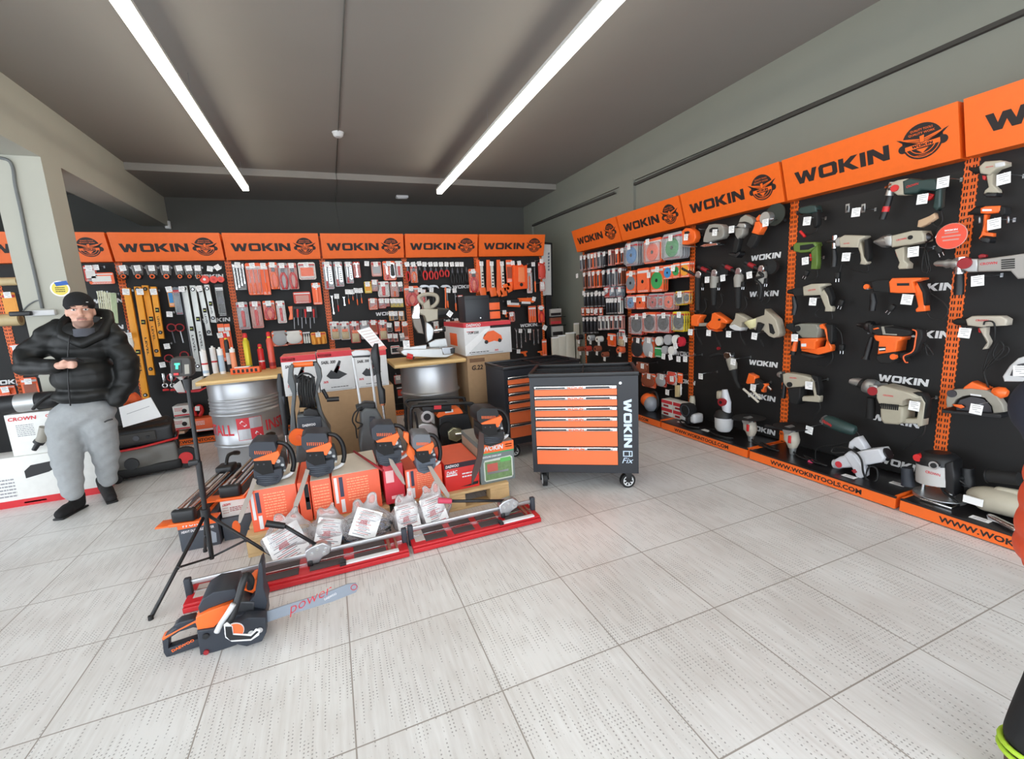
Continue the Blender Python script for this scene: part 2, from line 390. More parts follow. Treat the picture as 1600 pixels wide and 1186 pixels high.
for y in (.3, 2.3): wl.bx(XL-.2, XL, y, y+.12, .1, 2.85)
struct('wall_left', wl, WALLM)
# beam carried by the column on the left
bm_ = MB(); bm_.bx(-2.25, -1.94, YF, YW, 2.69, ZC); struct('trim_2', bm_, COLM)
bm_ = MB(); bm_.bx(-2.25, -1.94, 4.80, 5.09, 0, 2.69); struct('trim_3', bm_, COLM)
# shop front behind the camera: sill wall, mullions and glass
f = MB(); f.bx(XL, XW, YF-.15, YF, 0, .1); f.bx(XL, XW, YF-.15, YF, 2.85, ZC)
for x in (XL, -2.3, .6, XW-.15): f.bx(x, x+.15, YF-.15, YF, .1, 2.85)
struct('wall_front', f, WALLM)

# ------------------------------------------------------------------ ceiling lamps
EM = mat('lamp_diffuser_glow', (255, 247, 228), .5, emit=LAMP_STRENGTH)
HOUS = mat('white_lamp_housing', (200, 200, 198), .5)
for x, y1, lab in ((-.758, 6.44, 'long white linear ceiling lamp hanging over the barrels, left one of two'), (1.56, 6.24, 'long white linear ceiling lamp hanging towards the display wall, right one of two')):
    t = thing('linear_ceiling_lamp', lab, 'ceiling lamp', (x, 3.5, 2.875))
    h = MB(); h.bx(-.036, .036, -4.0, y1-3.5, .045, .07); h.build('housing', HOUS, t)
    h = MB(); h.bx(-.033, .033, -3.995, y1-3.505, -.004, .0445, .006); h.build('diffuser', EM, t)
    for k, yy in enumerate((-3.4, -1.4, .7, y1-3.5-.15)):
        MB().cyl((0, yy, .07), (0, yy, ZC-2.875), .0015, seg=6).build('suspension_wire', STEEL, t)
t = thing('smoke_detector', 'round white smoke detector on the ceiling between the lamps', 'smoke detector', onZ(528, 207, ZC))
MB().cyl((0, 0, 0), (0, 0, -.012), .058, .055, 24).build('base', LGREY, t)
MB().loft([((0, 0, -.012), .05), ((0, 0, -.03), .048), ((0, 0, -.045), .03)], 24).build('sensor_head', LGREY, t)
t = thing('exit_light', 'small white box light on the lowered rear ceiling', 'light', onZ(628, 306, 3.08))
MB().bx(-.09, .09, -.05, .05, -.035, 0, .006).build('casing', LGREY, t)
MB().bx(-.07, .07, -.03, .03, -.042, -.035, .002).build('lens', WHITE, t)
p = onZ(528, 207, ZC)
cb = MB(); cb.tube([(p.x, .5, ZC-.004), (p.x, 6.545, ZC-.004)], .004, 6, sub=1); cb.tube([(p.x, 6.545, ZC-.004), (p.x, 6.545, 3.076), (p.x, YW-.004, 3.076), (p.x+.03, YW-.006, 2.6), (p.x+.03, YW-.006, 2.2)], .004, 6, sub=1)
tag(cb.build('ceiling_cable', BACKM), 'thin grey cable clipped across ceiling and down rear wall past smoke detector', 'cable')
# motion sensor and cable on the back wall
p = onY(263, 352, YW)
t = thing('motion_sensor', 'small white motion sensor on rear wall above spirit levels', 'sensor', (p.x, YW, p.z))
MB().bx(-.035, .035, -.045, 0, -.055, .055, .01).build('casing', LGREY, t); MB().bx(-.02, .02, -.05, -.044, -.03, -.005, .002).build('lens', WHITE, t)
# cable run with white clips down the column
cp = [onY(x, y, 4.79) for x, y in ((-4, 246), (12, 250), (20, 262), (24, 290), (33, 330), (44, 385), (50, 410), (57, 440), (66, 482))]
tag(MB().tube(cp, .011, 7).build('wall_cable', mat('grey_cable', (105, 108, 108), .7)), 'bundle of grey cables running down the column behind the man', 'cable')
cp = [onY(x, y, 4.79) for x, y in ((64, 470), (56, 470), (44, 477), (36, 486))]
tag(MB().tube(cp, .005, 6).build('branch_cable', mat('grey_cable', (105, 108, 108), .7)), 'thin cable branching off to the power strip on the column', 'cable')
p = onY(63, 489, 4.79)
t = thing('power_strip', 'white power strip with a black plug on the grey column', 'power strip', (p.x, 4.797, p.z))
MB().bx(-.07, .1, -.035, 0, -.022, .022, .006).build('housing', LGREY, t)
MB().bx(-.16, -.03, -.075, -.036, -.018, .018, .008).build('plug', BLACK, t)
p = onY(93, 451, 4.79)
t = thing('wall_sticker', 'round yellow and blue sticker on the grey column by the man', 'sticker', (p.x, 4.8, p.z))
MB().disc((0, 0), .062, -.002, -.0005, 28).build('white_border', WHITE, t)
MB().disc((0, 0), .052, -.003, -.002, 28).build('yellow_face', mat('sticker_yellow', (222, 205, 90), .6), t)
MB().prism([(-.03, .05), (.05, .062), (.06, .03), (-.02, .02)], -.004, -.003).build('blue_flag', mat('sticker_blue', (40, 90, 170), .6), t)
m_ = MB(); lines_mb(m_, -.03, .03, -.03, .015, 3, -.003); m_.build('print_lines', TXTB, t)

# ================================================================== DISPLAY STANDS
PY, PX = 6.18, 3.46         # panel planes of the back row and of the right-hand row
PW = 1.0
def display_stand(label, origin, rotz, width, D=.38, logos=(), url=True, head=True):
    """origin: left end of the plinth front on the floor; local +x right, +y into the wall"""
    t = thing('display_stand', label, 'display stand', origin, rotz)
    g = .012; x0, x1 = g, width-g
    MB().bx(x0, x1, D-.06+0.0, D-.04, .09, 2.06).build('back_panel', BLKP, t)
    b = MB(); b.bx(x0+.003, x1-.003, .012, D-.062, .078, .086); b.build('base_shelf', mat('black_shelf_steel', (26, 25, 27), .28, noise=.1), t)
    pl = MB(); pl.bx(x0, x1, 0, .012, .008, .074); pl.bx(x0, x0+.012, .012, D-.065, .01, .088); pl.bx(x1-.012, x1, .012, D-.065, .01, .088); pl.build('plinth', ORANGE, t)
    MB().bx(x0, x1, -.0005, .012, .0745, .086).build('shelf_lip', mat('black_shelf_steel', (26, 25, 27), .28, noise=.1), t)
    if url:
        u = MB(); text_mb(u, 'WWW.WOKINTOOLS.COM', width*.62, .034, width*.5, .041, 0, bold=.035); u.build('web_address', TXTB, t)
    for xx in (0.0, width-.03):            # slotted uprights
        u = MB(); u.bx(xx, xx+.03, D-.065, D-.03, .09, 2.31)
        up = u.build('upright', ORANGE, t)
        s = MB(); z = .14
        while z < 2.05:
            s.bx(xx+.006, xx+.012, D-.0660, D-.0650, z, z+.02); s.bx(xx+.018, xx+.024, D-.0660, D-.0650, z, z+.02); z += .036
        ts = s.build('slots', MATTE, up); ts['kind'] = 'stuff'
        d_ = MB(); z = .14
        while z < 2.05:
            d_.bx(xx+.03 if xx == 0 else xx-.004, xx+.034 if xx == 0 else xx, D-.064, D-.05, z, z+.012); z += .036
        td = d_.build('edge_tabs', ORANGE, up); td['kind'] = 'stuff'
    if head:
        lean = .085; z0, z1 = 2.03, 2.315; y0 = D-.16; y1 = y0-lean
        V = []
        for x in (x0, x1): V += [(x, y0, z0), (x, y1, z1), (x, D-.03, z1), (x, D-.03, z0)]
        h = MB(); h.add(V, [(0, 1, 5, 4), (1, 2, 6, 5), (0, 3, 2, 1), (4, 5, 6, 7), (3, 0, 4, 7), (2, 3, 7, 6)])
        hd = h.build('header_board', ORANGE, t)
        a = math.atan2(lean, z1-z0)
        M_ = Matrix.Translation((width/2, y0-.0005, z0)) @ Matrix.Rotation(a, 4, 'X')
        L_ = math.hypot(lean, z1-z0)
        lg = MB(); lg.M = M_; logo_mb(lg, .088, -.125, L_*.47, 0, .0015, sx=1.08); lg.build('wordmark', TXTB, hd)
        # badge parts are created flat and tilted with the board
        before = set(bpy.data.objects); emblem(hd, .098, width*.33, L_*.5, 0)
        for o in set(bpy.data.objects)-before: o.data.transform(M_)
    for (lx, lz) in logos:
        lg = MB(); logo_mb(lg, .046, lx, lz, D-.0602, .0012, lean=.1, sx=.95); lg.build('panel_wordmark', PRINTW, t)
    return t
def tolocal(t, w):
    d = Vector(w)-t.location; a = -t.rotation_euler.z
    return Vector((d.x*math.cos(a)-d.y*math.sin(a), d.x*math.sin(a)+d.y*math.cos(a), d.z))
RZ = -math.pi/2
class Tr:
    """traces outlines on a real vertical plane ('B' back row, 'R' right-hand row, or a given X / Y plane)"""
    def __init__(s, wall, out=.1, z=(0, 0, 1)):
        s.z = z
        if wall == 'B': s.ax, s.v = 'Y', PY-out
        elif wall == 'R': s.ax, s.v = 'X', PX-out
        else: s.ax, s.v = wall, out
    def w(s, x, y):
        x = s.z[0]+x/s.z[2]; y = s.z[1]+y/s.z[2]
        return onY(x, y, s.v) if s.ax == 'Y' else onX(x, y, s.v)
    def thing(s, name, label, cat, x, y, group=None):
        s.t = thing(name, label, cat, s.w(x, y), 0 if s.ax == 'Y' else RZ, group); s.o = s.t.location.copy(); return s.t
    def l(s, x, y):
        w = s.w(x, y); return ((w.x-s.o.x) if s.ax == 'Y' else -(w.y-s.o.y), w.z-s.o.z)
    def poly(s, name, m, pts, th=.05, dy=0, bev=.008, parent=None):
        mb = MB(); mb.prism([s.l(*p) for p in pts], dy-th/2, dy+th/2, bev*.6); return mb.build(name, m, parent or s.t)
    def rod(s, name, m, a, b, r0, r1=None, dy=0, seg=14, parent=None):
        a2 = s.l(*a); b2 = s.l(*b); return MB().cyl((a2[0], dy, a2[1]), (b2[0], dy, b2[1]), r0, r1, seg).build(name, m, parent or s.t)
    def loft(s, name, m, st, dy=0, seg=16, parent=None):
        q = [((s.l(x, y)[0], dy, s.l(x, y)[1]), r) for x, y, r in st]; return MB().loft(q, seg).build(name, m, parent or s.t)
    def tube(s, name, m, pts, r=.004, dy=0, parent=None):
        q = []
        for p in pts: a = s.l(p[0], p[1]); q.append((a[0], p[2] if len(p) > 2 else dy, a[1]))
        return MB().tube(q, r, 6, sub=4).build(name, m, parent or s.t)
    def disc(s, name, m, c, r, th, dy=0, parent=None):
        a = s.l(*c); return MB().disc(a, r, dy-th/2, dy+th/2).build(name, m, parent or s.t)
    def text(s, name, m, txt, x0, y0, x1, y1, dy, bold=.02, parent=None, logo=False):
        a = s.l(x0, y0); b = s.l(x1, y1); mb = MB()
        L_ = math.hypot(b[0]-a[0], b[1]-a[1]); ang = math.atan2(b[1]-a[1], b[0]-a[0])
        return mb, a, b, L_, ang
TAGM = [mat('price_tag_white', (243, 243, 243), .6, noise=.02), mat('price_tag_print', (150, 150, 155), .7)]
def tag_mb(mb, x, y, z, w=.042, h=.046, rot=0):
    mb.M = Matrix.Translation((x, y, z)) @ Matrix.Rotation(rot, 4, 'Y')
    mb.mi = 0; mb.bx(-w/2, w/2, -.0008, .0008, -h/2, h/2); mb.mi = 1
    for k, (a, b) in enumerate(((-.36, .3), (-.36, .38), (-.3, .1), (-.05, .36))):
        zz = h*(.32-.19*k); mb.add([(a*w, -.0012, zz), (b*w, -.0012, zz), (b*w, -.0012, zz+h*.05), (a*w, -.0012, zz+h*.05)], [(0, 1, 2, 3)])
    mb.mi = 0; mb.M = Matrix.Identity(4); return mb
_hm = {}
def hook(stand, wall, x, y, out=.17, tg=True, ts=1.0, rot=None, z=(0, 0, 1)):
    """peg hook of a stand whose price tag is seen at pixel x, y"""
    x = z[0]+x/z[2]; y = z[1]+y/z[2]
    w = onY(x, y, PY-out) if wall == 'B' else onX(x, y, PX-out); l = tolocal(stand, w); pan = out
    k = (round(out, 3),)
    if k not in _hm:
        mb = MB(); mb.tube([(0, 0, .024), (0, pan-.01, .024)], .0022, 6, sub=1); mb.tube([(0, 0, .024), (0, -.004, .03)], .0022, 6, sub=1); mb.bx(-.006, .006, pan-.006, pan-.001, .012, .034)
        o = mb.build('peg_hook', STEEL, stand, l); _hm[k] = o.data
    else: o = link('peg_hook', _hm[k], stand, l)
    if tg:
        mb = MB(); tag_mb(mb, 0, -.004, 0, .055*ts, .058*ts, rot if rot is not None else random.uniform(-.12, .12)); mb.build('price_tag', TAGM, o)
    return o
# ------------------------------------------------------------------ packed goods
CARDS = {'O': CARDO, 'W': CARDW, 'K': mat('black_card', (40, 40, 44), .55), 'R': mat('red_card', (205, 72, 58), .55), 'Y': YLW, 'P': PINK, 'G': GREYC, 'N': GRN, 'B': BLUE,
         'A': mat('amber_card', (236, 160, 58), .5), 'S': mat('silver_grey_card', (170, 172, 176), .5), 'D': mat('brown_red_card', (150, 80, 56), .55)}
def contents(t, kind, w, h, c='K'):
    """the thing in the pack, drawn from its real outline: w wide, h tall, hanging down from 0"""
    P = lambda n, m, mb: mb.build(n, m, t)
    if kind in ('pliers', 'redpliers', 'blackpliers'):
        hm = {'pliers': ORG2, 'redpliers': RED, 'blackpliers': BLACK}[kind]
        for s in (-1, 1):
            P('handle', hm, MB().tube([(s*.004, -.01, -h*.36), (s*w*.3, -.012, -h*.55), (s*w*.28, -.012, -h*.8), (s*w*.12, -.01, -h*.98)], w*.13, 7))
        P('jaws', DSTEEL, MB().prism([(-w*.16, -h*.4), (-w*.2, -h*.28), (-w*.08, -h*.05), (w*.08, -h*.05), (w*.2, -h*.28), (w*.16, -h*.4)], -.016, -.006, .002))
    elif kind in ('driver', 'drivers'):
        n = 1 if kind == 'driver' else 3
        for k in range(n):
            x = 0 if n == 1 else (k-1)*w*.28; r = min(.013, w*.13)
            P('handle', ORG2 if c != 'R' else RED, MB().loft([((x, -.014, -h*.62), r*.7), ((x, -.014, -h*.68), r), ((x, -.014, -h*.92), r*.95), ((x, -.014, -h*.97), r*.6)], 10))
            P('shaft', STEEL, MB().cyl((x, -.014, -h*.62), (x, -.014, -h*.18), r*.28, seg=8))
    elif kind in ('wrench', 'wrenches'):
        n = 1 if kind == 'wrench' else 4
        for k in range(n):
            x = 0 if n == 1 else (k-1.5)*w*.24; ww = w*.3 if n == 1 else w*.09; hh = h*(1-.07*k)
            P('wrench_body' if n == 1 else 'wrench_piece', CHROME, MB().prism([(x-ww*.35, -hh*.2), (x-ww*.9, -hh*.1), (x-ww*.9, -hh*.03), (x-ww*.3, -hh*.09), (x+ww*.3, -hh*.09), (x+ww*.9, -hh*.03), (x+ww*.9, -hh*.1), (x+ww*.35, -hh*.2), (x+ww*.35, -hh*.85), (x+ww*.8, -hh*.9), (x+ww*.5, -hh*.98), (x-ww*.5, -hh*.98), (x-ww*.8, -hh*.9), (x-ww*.35, -hh*.85)], -.014, -.008, .001))
    elif kind == 'sockets':
        for k in range(8):
            z = -h*(.2+.08*k); P('socket', CHROME, MB().cyl((w*.22, -.006, z), (w*.22, -.03, z), w*.17*(1+.03*k), seg=10))
        P('ratchet', CHROME, MB().prism([(-w*.34, -h*.18), (-w*.3, -h*.12), (-w*.12, -h*.12), (-w*.08, -h*.18), (-w*.14, -h*.3), (-w*.14, -h*.75), (-w*.28, -h*.75), (-w*.28, -h*.3)], -.022, -.008, .002))
        P('grip', RED, MB().bx(-w*.3, -w*.1, -.024, -.006, -h*.95, -h*.7, .004))
    elif kind == 'disc':
        r = min(w*.44, h*.36); P('disc', CARDS[c], MB().disc((0, -h*.55), r, -.012, -.004, 28))
        P('hub', MATTE, MB().disc((0, -h*.55), r*.22, -.0135, -.012, 16)); P('rim', CHROME, MB().ring((0, -.008, -h*.55), r*.98, .0022, 28))
    elif kind == 'blade':
        r = min(w*.46, h*.38); P('blade', DSTEEL, MB().disc((0, -h*.5), r, -.010, -.006, 32)); P('arbor', MATTE, MB().disc((0, -h*.5), r*.16, -.012, -.010, 14))
        mb = MB()
        for k in range(18):
            a = k*math.pi/9; mb.prism([((r*.97)*math.cos(a), -h*.5+r*.97*math.sin(a)), (r*1.06*math.cos(a+.05), -h*.5+r*1.06*math.sin(a+.05)), (r*.97*math.cos(a+.2), -h*.5+r*.97*math.sin(a+.2))], -.010, -.006)
        P('teeth', STEEL, mb)
    elif kind == 'tape':
        P('roll', CARDS[c], MB().ring((0, -.02, -h*.5), min(w, h)*.36, min(w, h)*.13, 24))
    elif kind == 'reel':
        P('case', CLEAR, MB().prism([(-w*.5, -h*.1), (-w*.45, 0), (w*.45, 0), (w*.5, -h*.1), (w*.4, -h*.6), (-w*.4, -h*.6)], -.05, -.01, .006))
        P('tape_measure', MATTE, MB().cyl((0, -.008, -h*.7), (0, -.045, -h*.7), w*.34, seg=16)); P('face_ring', ORG2, MB().ring((0, -.046, -h*.7), w*.2, w*.06, 16))
    elif kind == 'level':
        pass
    elif kind == 'bits':
        mb = MB()
        for k in range(5): mb.cyl(((k-2)*w*.17, -.01, -h*.3), ((k-2)*w*.17, -.01, -h*(.8-.06*k)), w*.05, seg=6)
        P('drill_bits', STEEL, mb)
    elif kind == 'bit':
        P('drill_bit', DSTEEL, MB().loft([((0, -.01, -h*.25), w*.16), ((0, -.01, -h*.85), w*.16), ((0, -.01, -h*.93), .001)], 8))
    elif kind == 'knife':
        P('knife_body', ORG2 if c != 'R' else RED, MB().prism([(-w*.14, -h*.9), (-w*.16, -h*.35), (0, -h*.3), (w*.16, -h*.35), (w*.12, -h*.9)], -.018, -.004, .004)); P('blade', STEEL, MB().prism([(-w*.08, -h*.34), (w*.08, -h*.34), (w*.02, -h*.14)], -.012, -.010))
    elif kind == 'brush':
        P('brush_head', TANC, MB().bx(-w*.35, w*.35, -.03, -.006, -h*.95, -h*.55, .004)); P('ferrule', ORG2, MB().bx(-w*.3, w*.3, -.026, -.008, -h*.55, -h*.4, .002)); P('handle', BLACK, MB().cyl((0, -.016, -h*.4), (0, -.016, -h*.12), w*.08, seg=8))
    elif kind == 'gun':
        P('tool_body', ORG2, MB().prism([(-w*.4, -h*.5), (-w*.4, -h*.32), (w*.3, -h*.28), (w*.4, -h*.4), (w*.2, -h*.52), (w*.3, -h*.9), (w*.08, -h*.92), (-w*.05, -h*.55)], -.03, -.004, .005)); P('nozzle', BLACK, MB().cyl((-w*.4, -.016, -h*.4), (-w*.5, -.016, -h*.4), .006, .004, 8))
    elif kind == 'bottles':
        for k in range(3): P('bottle', CARDS[c], MB().loft([(((k-1)*w*.3, -.02, -h*.95), w*.13), (((k-1)*w*.3, -.02, -h*.5), w*.13), (((k-1)*w*.3, -.02, -h*.35), w*.05), (((k-1)*w*.3, -.02, -h*.25), w*.05)], 10))
    elif kind == 'print':
        P('picture', CARDS[c], MB().bx(-w*.38, w*.38, -.0058, -.004, -h*.8, -h*.3)); mb = MB(); lines_mb(mb, -w*.35, w*.35, -h*.95, -h*.83, 3, -.004); P('print_lines', PRINTW, mb)
    elif kind == 'bag':
        me = blob([('e', (0, -.018, -h*.55), (w*.5, .018, h*.44)), ('b', (0, -.008, -h*.1), (w*.8, .006, h*.2))], max(.004, w/22), 2); me.materials.clear(); me.materials.append(CARDS[c]); link('filling', me, t)
    elif kind == 'glove':
        P('palm', CARDS[c], MB().bx(-w*.35, w*.35, -.02, -.004, -h*.95, -h*.5, .006))
        for k in range(4): P('finger', CARDS[c], MB().loft([(((k-1.5)*w*.19, -.012, -h*.55), w*.09), (((k-1.5)*w*.19, -.012, -h*.2), w*.07)], 8))
def pack(wall, kind, xt, yt, yb, wp, card, c, label, name, cat, out=.15, blister=False, z=(0, 0, 1), group=None, copies=0, grp=None, step=.03):
    x = z[0]+xt/z[2]; y0 = z[1]+yt/z[2]; y1 = z[1]+yb/z[2]; wp = wp/z[2]
    f = (lambda a, b: onY(a, b, PY-out)) if wall == 'B' else (lambda a, b: onX(a, b, PX-out))
    a = f(x, y0); b = f(x, y1); l = f(x-wp/2, y0); r = f(x+wp/2, y0)
    h = a.z-b.z; w_ = (l-r).length if wall == 'B' else abs(l.y-r.y)
    t = thing(name, label, cat, a, 0 if wall == 'B' else RZ, group)
    if card and card != '-':
        mb = MB(); e = min(w_, h)*.08
        mb.prism([(-w_/2, -e), (-w_/2+e, 0), (w_/2-e, 0), (w_/2, -e), (w_/2, -h+e), (w_/2-e, -h), (-w_/2+e, -h), (-w_/2, -h+e)], -.004, 0)
        o = mb.build('backing_card', CARDS[card], t)
        st = MB(); st.bx(-w_*.46, w_*.46, -.0048, -.004, -h*.2, -h*.1); lines_mb(st, -w_*.4, w_*.4, -h*.98, -h*.9, 2, -.004, seed=int(xt)); st.build('print', PRINTW if card in 'ORKDNB' else REDP, t)
    contents(t, kind, w_, h, c)
    if blister:
        me = MB().bx(-w_*.44, w_*.44, -.045, -.0045, -h*.93, -h*.16, min(.012, w_*.15)); me.build('blister', CLEAR, t)
    # hanging holes rest on the hook; extra identical packs behind it on the same hook
    for k in range(copies):
        cobj = t.copy(); COL.objects.link(cobj); cobj.location = t.location + (Vector((0, step*(k+1), 0)) if wall == 'B' else Vector((step*(k+1), 0, 0)))
        cobj['label'] = grp; cobj['group'] = 'packs behind: '+grp[:40]
        for ch in list(t.children):
            q = ch.copy(); COL.objects.link(q); q.parent = cobj
    return t
ORD = ['first', 'second', 'third', 'fourth', 'fifth', 'sixth', 'seventh', 'eighth', 'ninth', 'tenth', 'eleventh', 'twelfth', 'thirteenth', 'fourteenth', 'fifteenth']
def row(wall, stand, bay, rname, items, z=(0, 0, 1), out=.15, hk=True, copies=0):
    """items: kind, x, ytop, ybottom, width, card, accent, description, name, category"""
    for i, it in enumerate(items):
        kind, x, yt, yb, wp, card, c, desc, name, cat = it[:10]; op = it[10] if len(it) > 10 else {}
        lab = f"{desc}, {ORD[i]} from left in {rname} row of {bay}"
        g = f"{desc} behind {ORD[i]} front pack, {rname} row, {bay}" if copies or op.get('copies') else None
        pack(wall, kind, x, yt, yb, wp, card, c, lab, name, cat, out, op.get('blister', card not in ('-', 'O', None) and kind not in ('bag', 'print', 'reel', 'bottles')), z, copies=op.get('copies', copies), grp=g)
        if hk and op.get('tag', 1): hook(stand, wall, x+op.get('tx', 0), yt+op.get('ty', 0)*z[2]+ (4*z[2] if wall == 'B' else 5*z[2]), out+(.065 if op.get('blister', (card or '-') not in '-O') or kind in ('reel', 'bag', 'gun', 'tape') else .05), z=z, ts=op.get('ts', 1.0))
def hang(wall, stand, x, y, **k): return hook(stand, wall, x, y, **k)

# ================================================================== BACK ROW OF STANDS
BX = [-4.06, -3.05, -2.04, -1.02, -.005, 1.0, 2.0, 3.02]
def Bl(xi, *pts):  # pixel of a panel wordmark -> local x,z of stand xi
    return [(onY(x, y, PY).x-BX[xi], onY(x, y, PY).z) for x, y in pts]
BL = ['leftmost orange and black display stand beyond the grey column', 'display stand half hidden behind the column and the man', 'display stand hung with yellow and silver spirit levels',
      'display stand with screwdriver packs behind the sealant cartridges', 'display stand with socket sets behind the leaf blower boxes', 'display stand with pliers behind the mitre saw', 'display stand with handsaws at the right end of the back row']
BLG = [[(12, 597)], [(167, 470), (168, 512)], [(327, 432), (338, 500)], [], [(604, 490)], [(722, 448)], [(826, 508)]]
BS = []
for i in range(7):
    wd = BX[i+1]-BX[i]
    BS.append(display_stand(BL[i], (BX[i], 5.84, 0), 0, wd, .40, Bl(i, *BLG[i])))
# right-hand row, left end of each stand is the far end
RY = [5.72, 4.65, 3.61, 2.55, 1.50, .45]
RLAB = ['far display stand on the right wall packed with drill bits', 'display stand on the right wall with coloured cutting discs', 'display stand on the right wall with angle grinders and sanders',
        'display stand on the right wall with rotary hammers and drills', 'nearest display stand on the right wall beside the orange jacket']
RLG = [[], [(1069, 553), (1071, 596)], [(1196, 401), (1193, 459), (1192, 568), (1189, 620), (1189, 671)], [(1448, 449), (1442, 522), (1410, 594), (1398, 657), (1408, 726)], []]
RS = []
for i in range(5):
    wd = RY[i]-RY[i+1]
    lg = [(RY[i]-onX(x, y, PX).y, onX(x, y, PX).z) for x, y in RLG[i]]
    RS.append(display_stand(RLAB[i], (3.06, RY[i], 0), RZ, wd, .46, lg))
# ================================================================== GOODS ON THE BACK ROW
LV, SD, SK, PL, SW = BS[2], BS[3], BS[4], BS[5], BS[6]
N_LV, N_SD, N_SK, N_PL, N_SW = 'spirit level stand', 'screwdriver stand', 'socket set stand', 'pliers stand', 'handsaw stand'
# --- far left stand
T0 = Tr('B', .16)
row('B', BS[0], 'leftmost stand', 'upper', [
 ('print', 12, 457, 497, 22, 'A', 'A', 'amber packed roll', 'packed_roll', 'pack')], hk=True)
for (cx, cy, r, lab) in ((14, 500, .06, 'beige tape roll lying sideways on a hook beside the grey column'), (9, 440, .04, 'small cream roller hanging at the top left edge')):
    T = Tr('B', .15); t = T.thing('tape_roll', lab, 'tape roll', cx, cy)
    MB().cyl((-.07, 0, 0), (.09, 0, 0), r, seg=24).build('roll', TANC, t); MB().cyl((.0901, 0, 0), (.0915, 0, 0), r*.55, seg=20).build('core', CARDB, t)
for (x, yt, yb, wpx, lab) in ((25, 538, 556, 22, 'orange plastic part hanging low on the leftmost stand'), (44, 590, 624, 26, 'orange boxed part hanging beside the man’s elbow'), (8, 603, 618, 30, 'orange tray on the leftmost stand near the man')):
    pack('B', 'gun' if x != 44 else 'print', x, yt, yb, wpx, 'O', 'D', lab.replace('’', ''), 'hanging_pack', 'pack'); hook(BS[0], 'B', x, yt+6, .2)
# --- stand half hidden by the column
row('B', BS[1], 'stand behind column', 'top', [
 ('print', 139, 415, 440, 20, 'R', 'W', 'small red and white pack', 'hanging_pack', 'pack'),
 ('print', 157, 426, 444, 40, 'O', 'W', 'orange and white boxed cutter', 'boxed_cutter', 'pack', {'ts': .9, 'tx': -7, 'ty': -12})])
T = Tr('B', .17)
for i, (x, y0, y1, w_, lab) in enumerate(((159, 455, 506, 6, 'bundle of long white cable ties above the man’s shoulder'), (168, 457, 500, 5, 'second bundle of pale cable ties nearer the orange upright'), (178, 458, 505, 4, 'greenish bundle of thin cable ties beside the upright'))):
    t = T.thing('cable_tie_bundle', lab.replace('’', ''), 'cable ties', x, y0)
    for k in range(4): T.rod('cable_tie', mat('cable_tie_nylon', (222, 222, 196), .5) if i < 2 else mat('cable_tie_green', (190, 205, 170), .5), (x-w_+k*w_*.6, y0), (x-w_+k*w_*.5+w_*1.2, y1), .006, dy=-.01)
hook(BS[1], 'B', 157, 459); hook(BS[1], 'B', 175, 462)
row('B', BS[1], 'stand behind column', 'lower', [
 ('bag', 192-4, 518, 540, 15, 'W', 'D', 'mixed pack of red fixings', 'fixing_pack', 'pack'),
 ('bag', 201, 520, 548, 13, 'W', 'W', 'clear pack of white fixings', 'fixing_pack', 'pack')])
# --- spirit level stand
row('B', LV, N_LV, 'top', [('reel', x, 415, 440, w_, None, 'K', 'boxed tape measure', 'tape_measure', 'tape measure') for x, w_ in ((192, 17), (215, 17), (237, 17), (259, 17), (280, 14), (295, 13), (309, 12))])
hook(LV, 'B', 328, 420, .2, rot=.2); hook(LV, 'B', 340, 418, .2, rot=-.5)
for i, x in enumerate((321, 335, 346)):
    T = Tr('B', .14); t = T.thing('measuring_reel', f'{["large", "middle", "small"][i]} red measuring reel under the panel wordmark on the spirit level stand', 'measuring reel', x, 437)
    T.loft('casing', mat('red_orange_plastic', (225, 62, 40), .4), [(x-1.5, 437, .028), (x+1.5, 437, .034)]); T.disc('casing_face', mat('red_orange_plastic', (225, 62, 40), .4), (x, 437), .045-.006*i, .04, -.02); T.disc('centre_label', WHITE if i == 0 else RED, (x, 437), .014, .004, -.043)
def level(x0, y0, x1, y1, wp, m, lab, vials=(.25, .5, .9), out=.15):
    T = Tr('B', out); t = T.thing('spirit_level', lab, 'spirit level', x0, y0)
    h = wp/2; T.poly('rail', m, [(x0-h, y0), (x0+h, y0), (x1+h, y1), (x1-h, y1)], .035, bev=.003)
    for k, f in enumerate(vials):
        x = x0+(x1-x0)*f; y = y0+(y1-y0)*f
        if k == 1: T.poly('bubble_window', MATTE, [(x-h*.55, y-3.5), (x+h*.75, y-3.5), (x+h*.9, y+3.5), (x-h*.4, y+3.5)], .006, -.019, .001); T.rod('vial', mat('vial_green', (205, 215, 120), .3), (x-h*.3, y), (x+h*.5, y), .006, dy=-.023)
        else: T.disc('end_vial', MATTE, (x, y), .02, .006, -.019); T.disc('vial_face', CHROME, (x, y), .010, .004, -.023)
    mb = MB(); a = T.l(x0+(x1-x0)*.55, y0+(y1-y0)*.55); b = T.l(x0+(x1-x0)*.8, y0+(y1-y0)*.8)
    L_ = math.hypot(b[0]-a[0], b[1]-a[1]); text_mb(mb, 'LEVEL', L_*.8, .018, (a[0]+b[0])/2, (a[1]+b[1])/2, -.0176, ang=math.atan2(b[1]-a[1], b[0]-a[0])); mb.build('print', TXTB, t)
level(198, 450, 229, 622, 11, YEL, 'longest yellow spirit level, leftmost beside the man', (.03, .58, .97))
level(215, 448, 238, 586, 10, YEL, 'second yellow spirit level from the left, slightly shorter', (.03, .4, .93))
level(227, 446, 247, 557, 10, YEL, 'third yellow spirit level with black bubble window', (.05, .47, .92), .125)
level(240, 448, 253, 529, 9, YEL, 'short yellow spirit level, rightmost of the yellow ones', (.1, .45, .88))
for x in (197, 219, 240): hook(LV, 'B', x, 456, .19, ts=1.1)
SILV = mat('anodised_silver', (196, 198, 196), .38, .5)
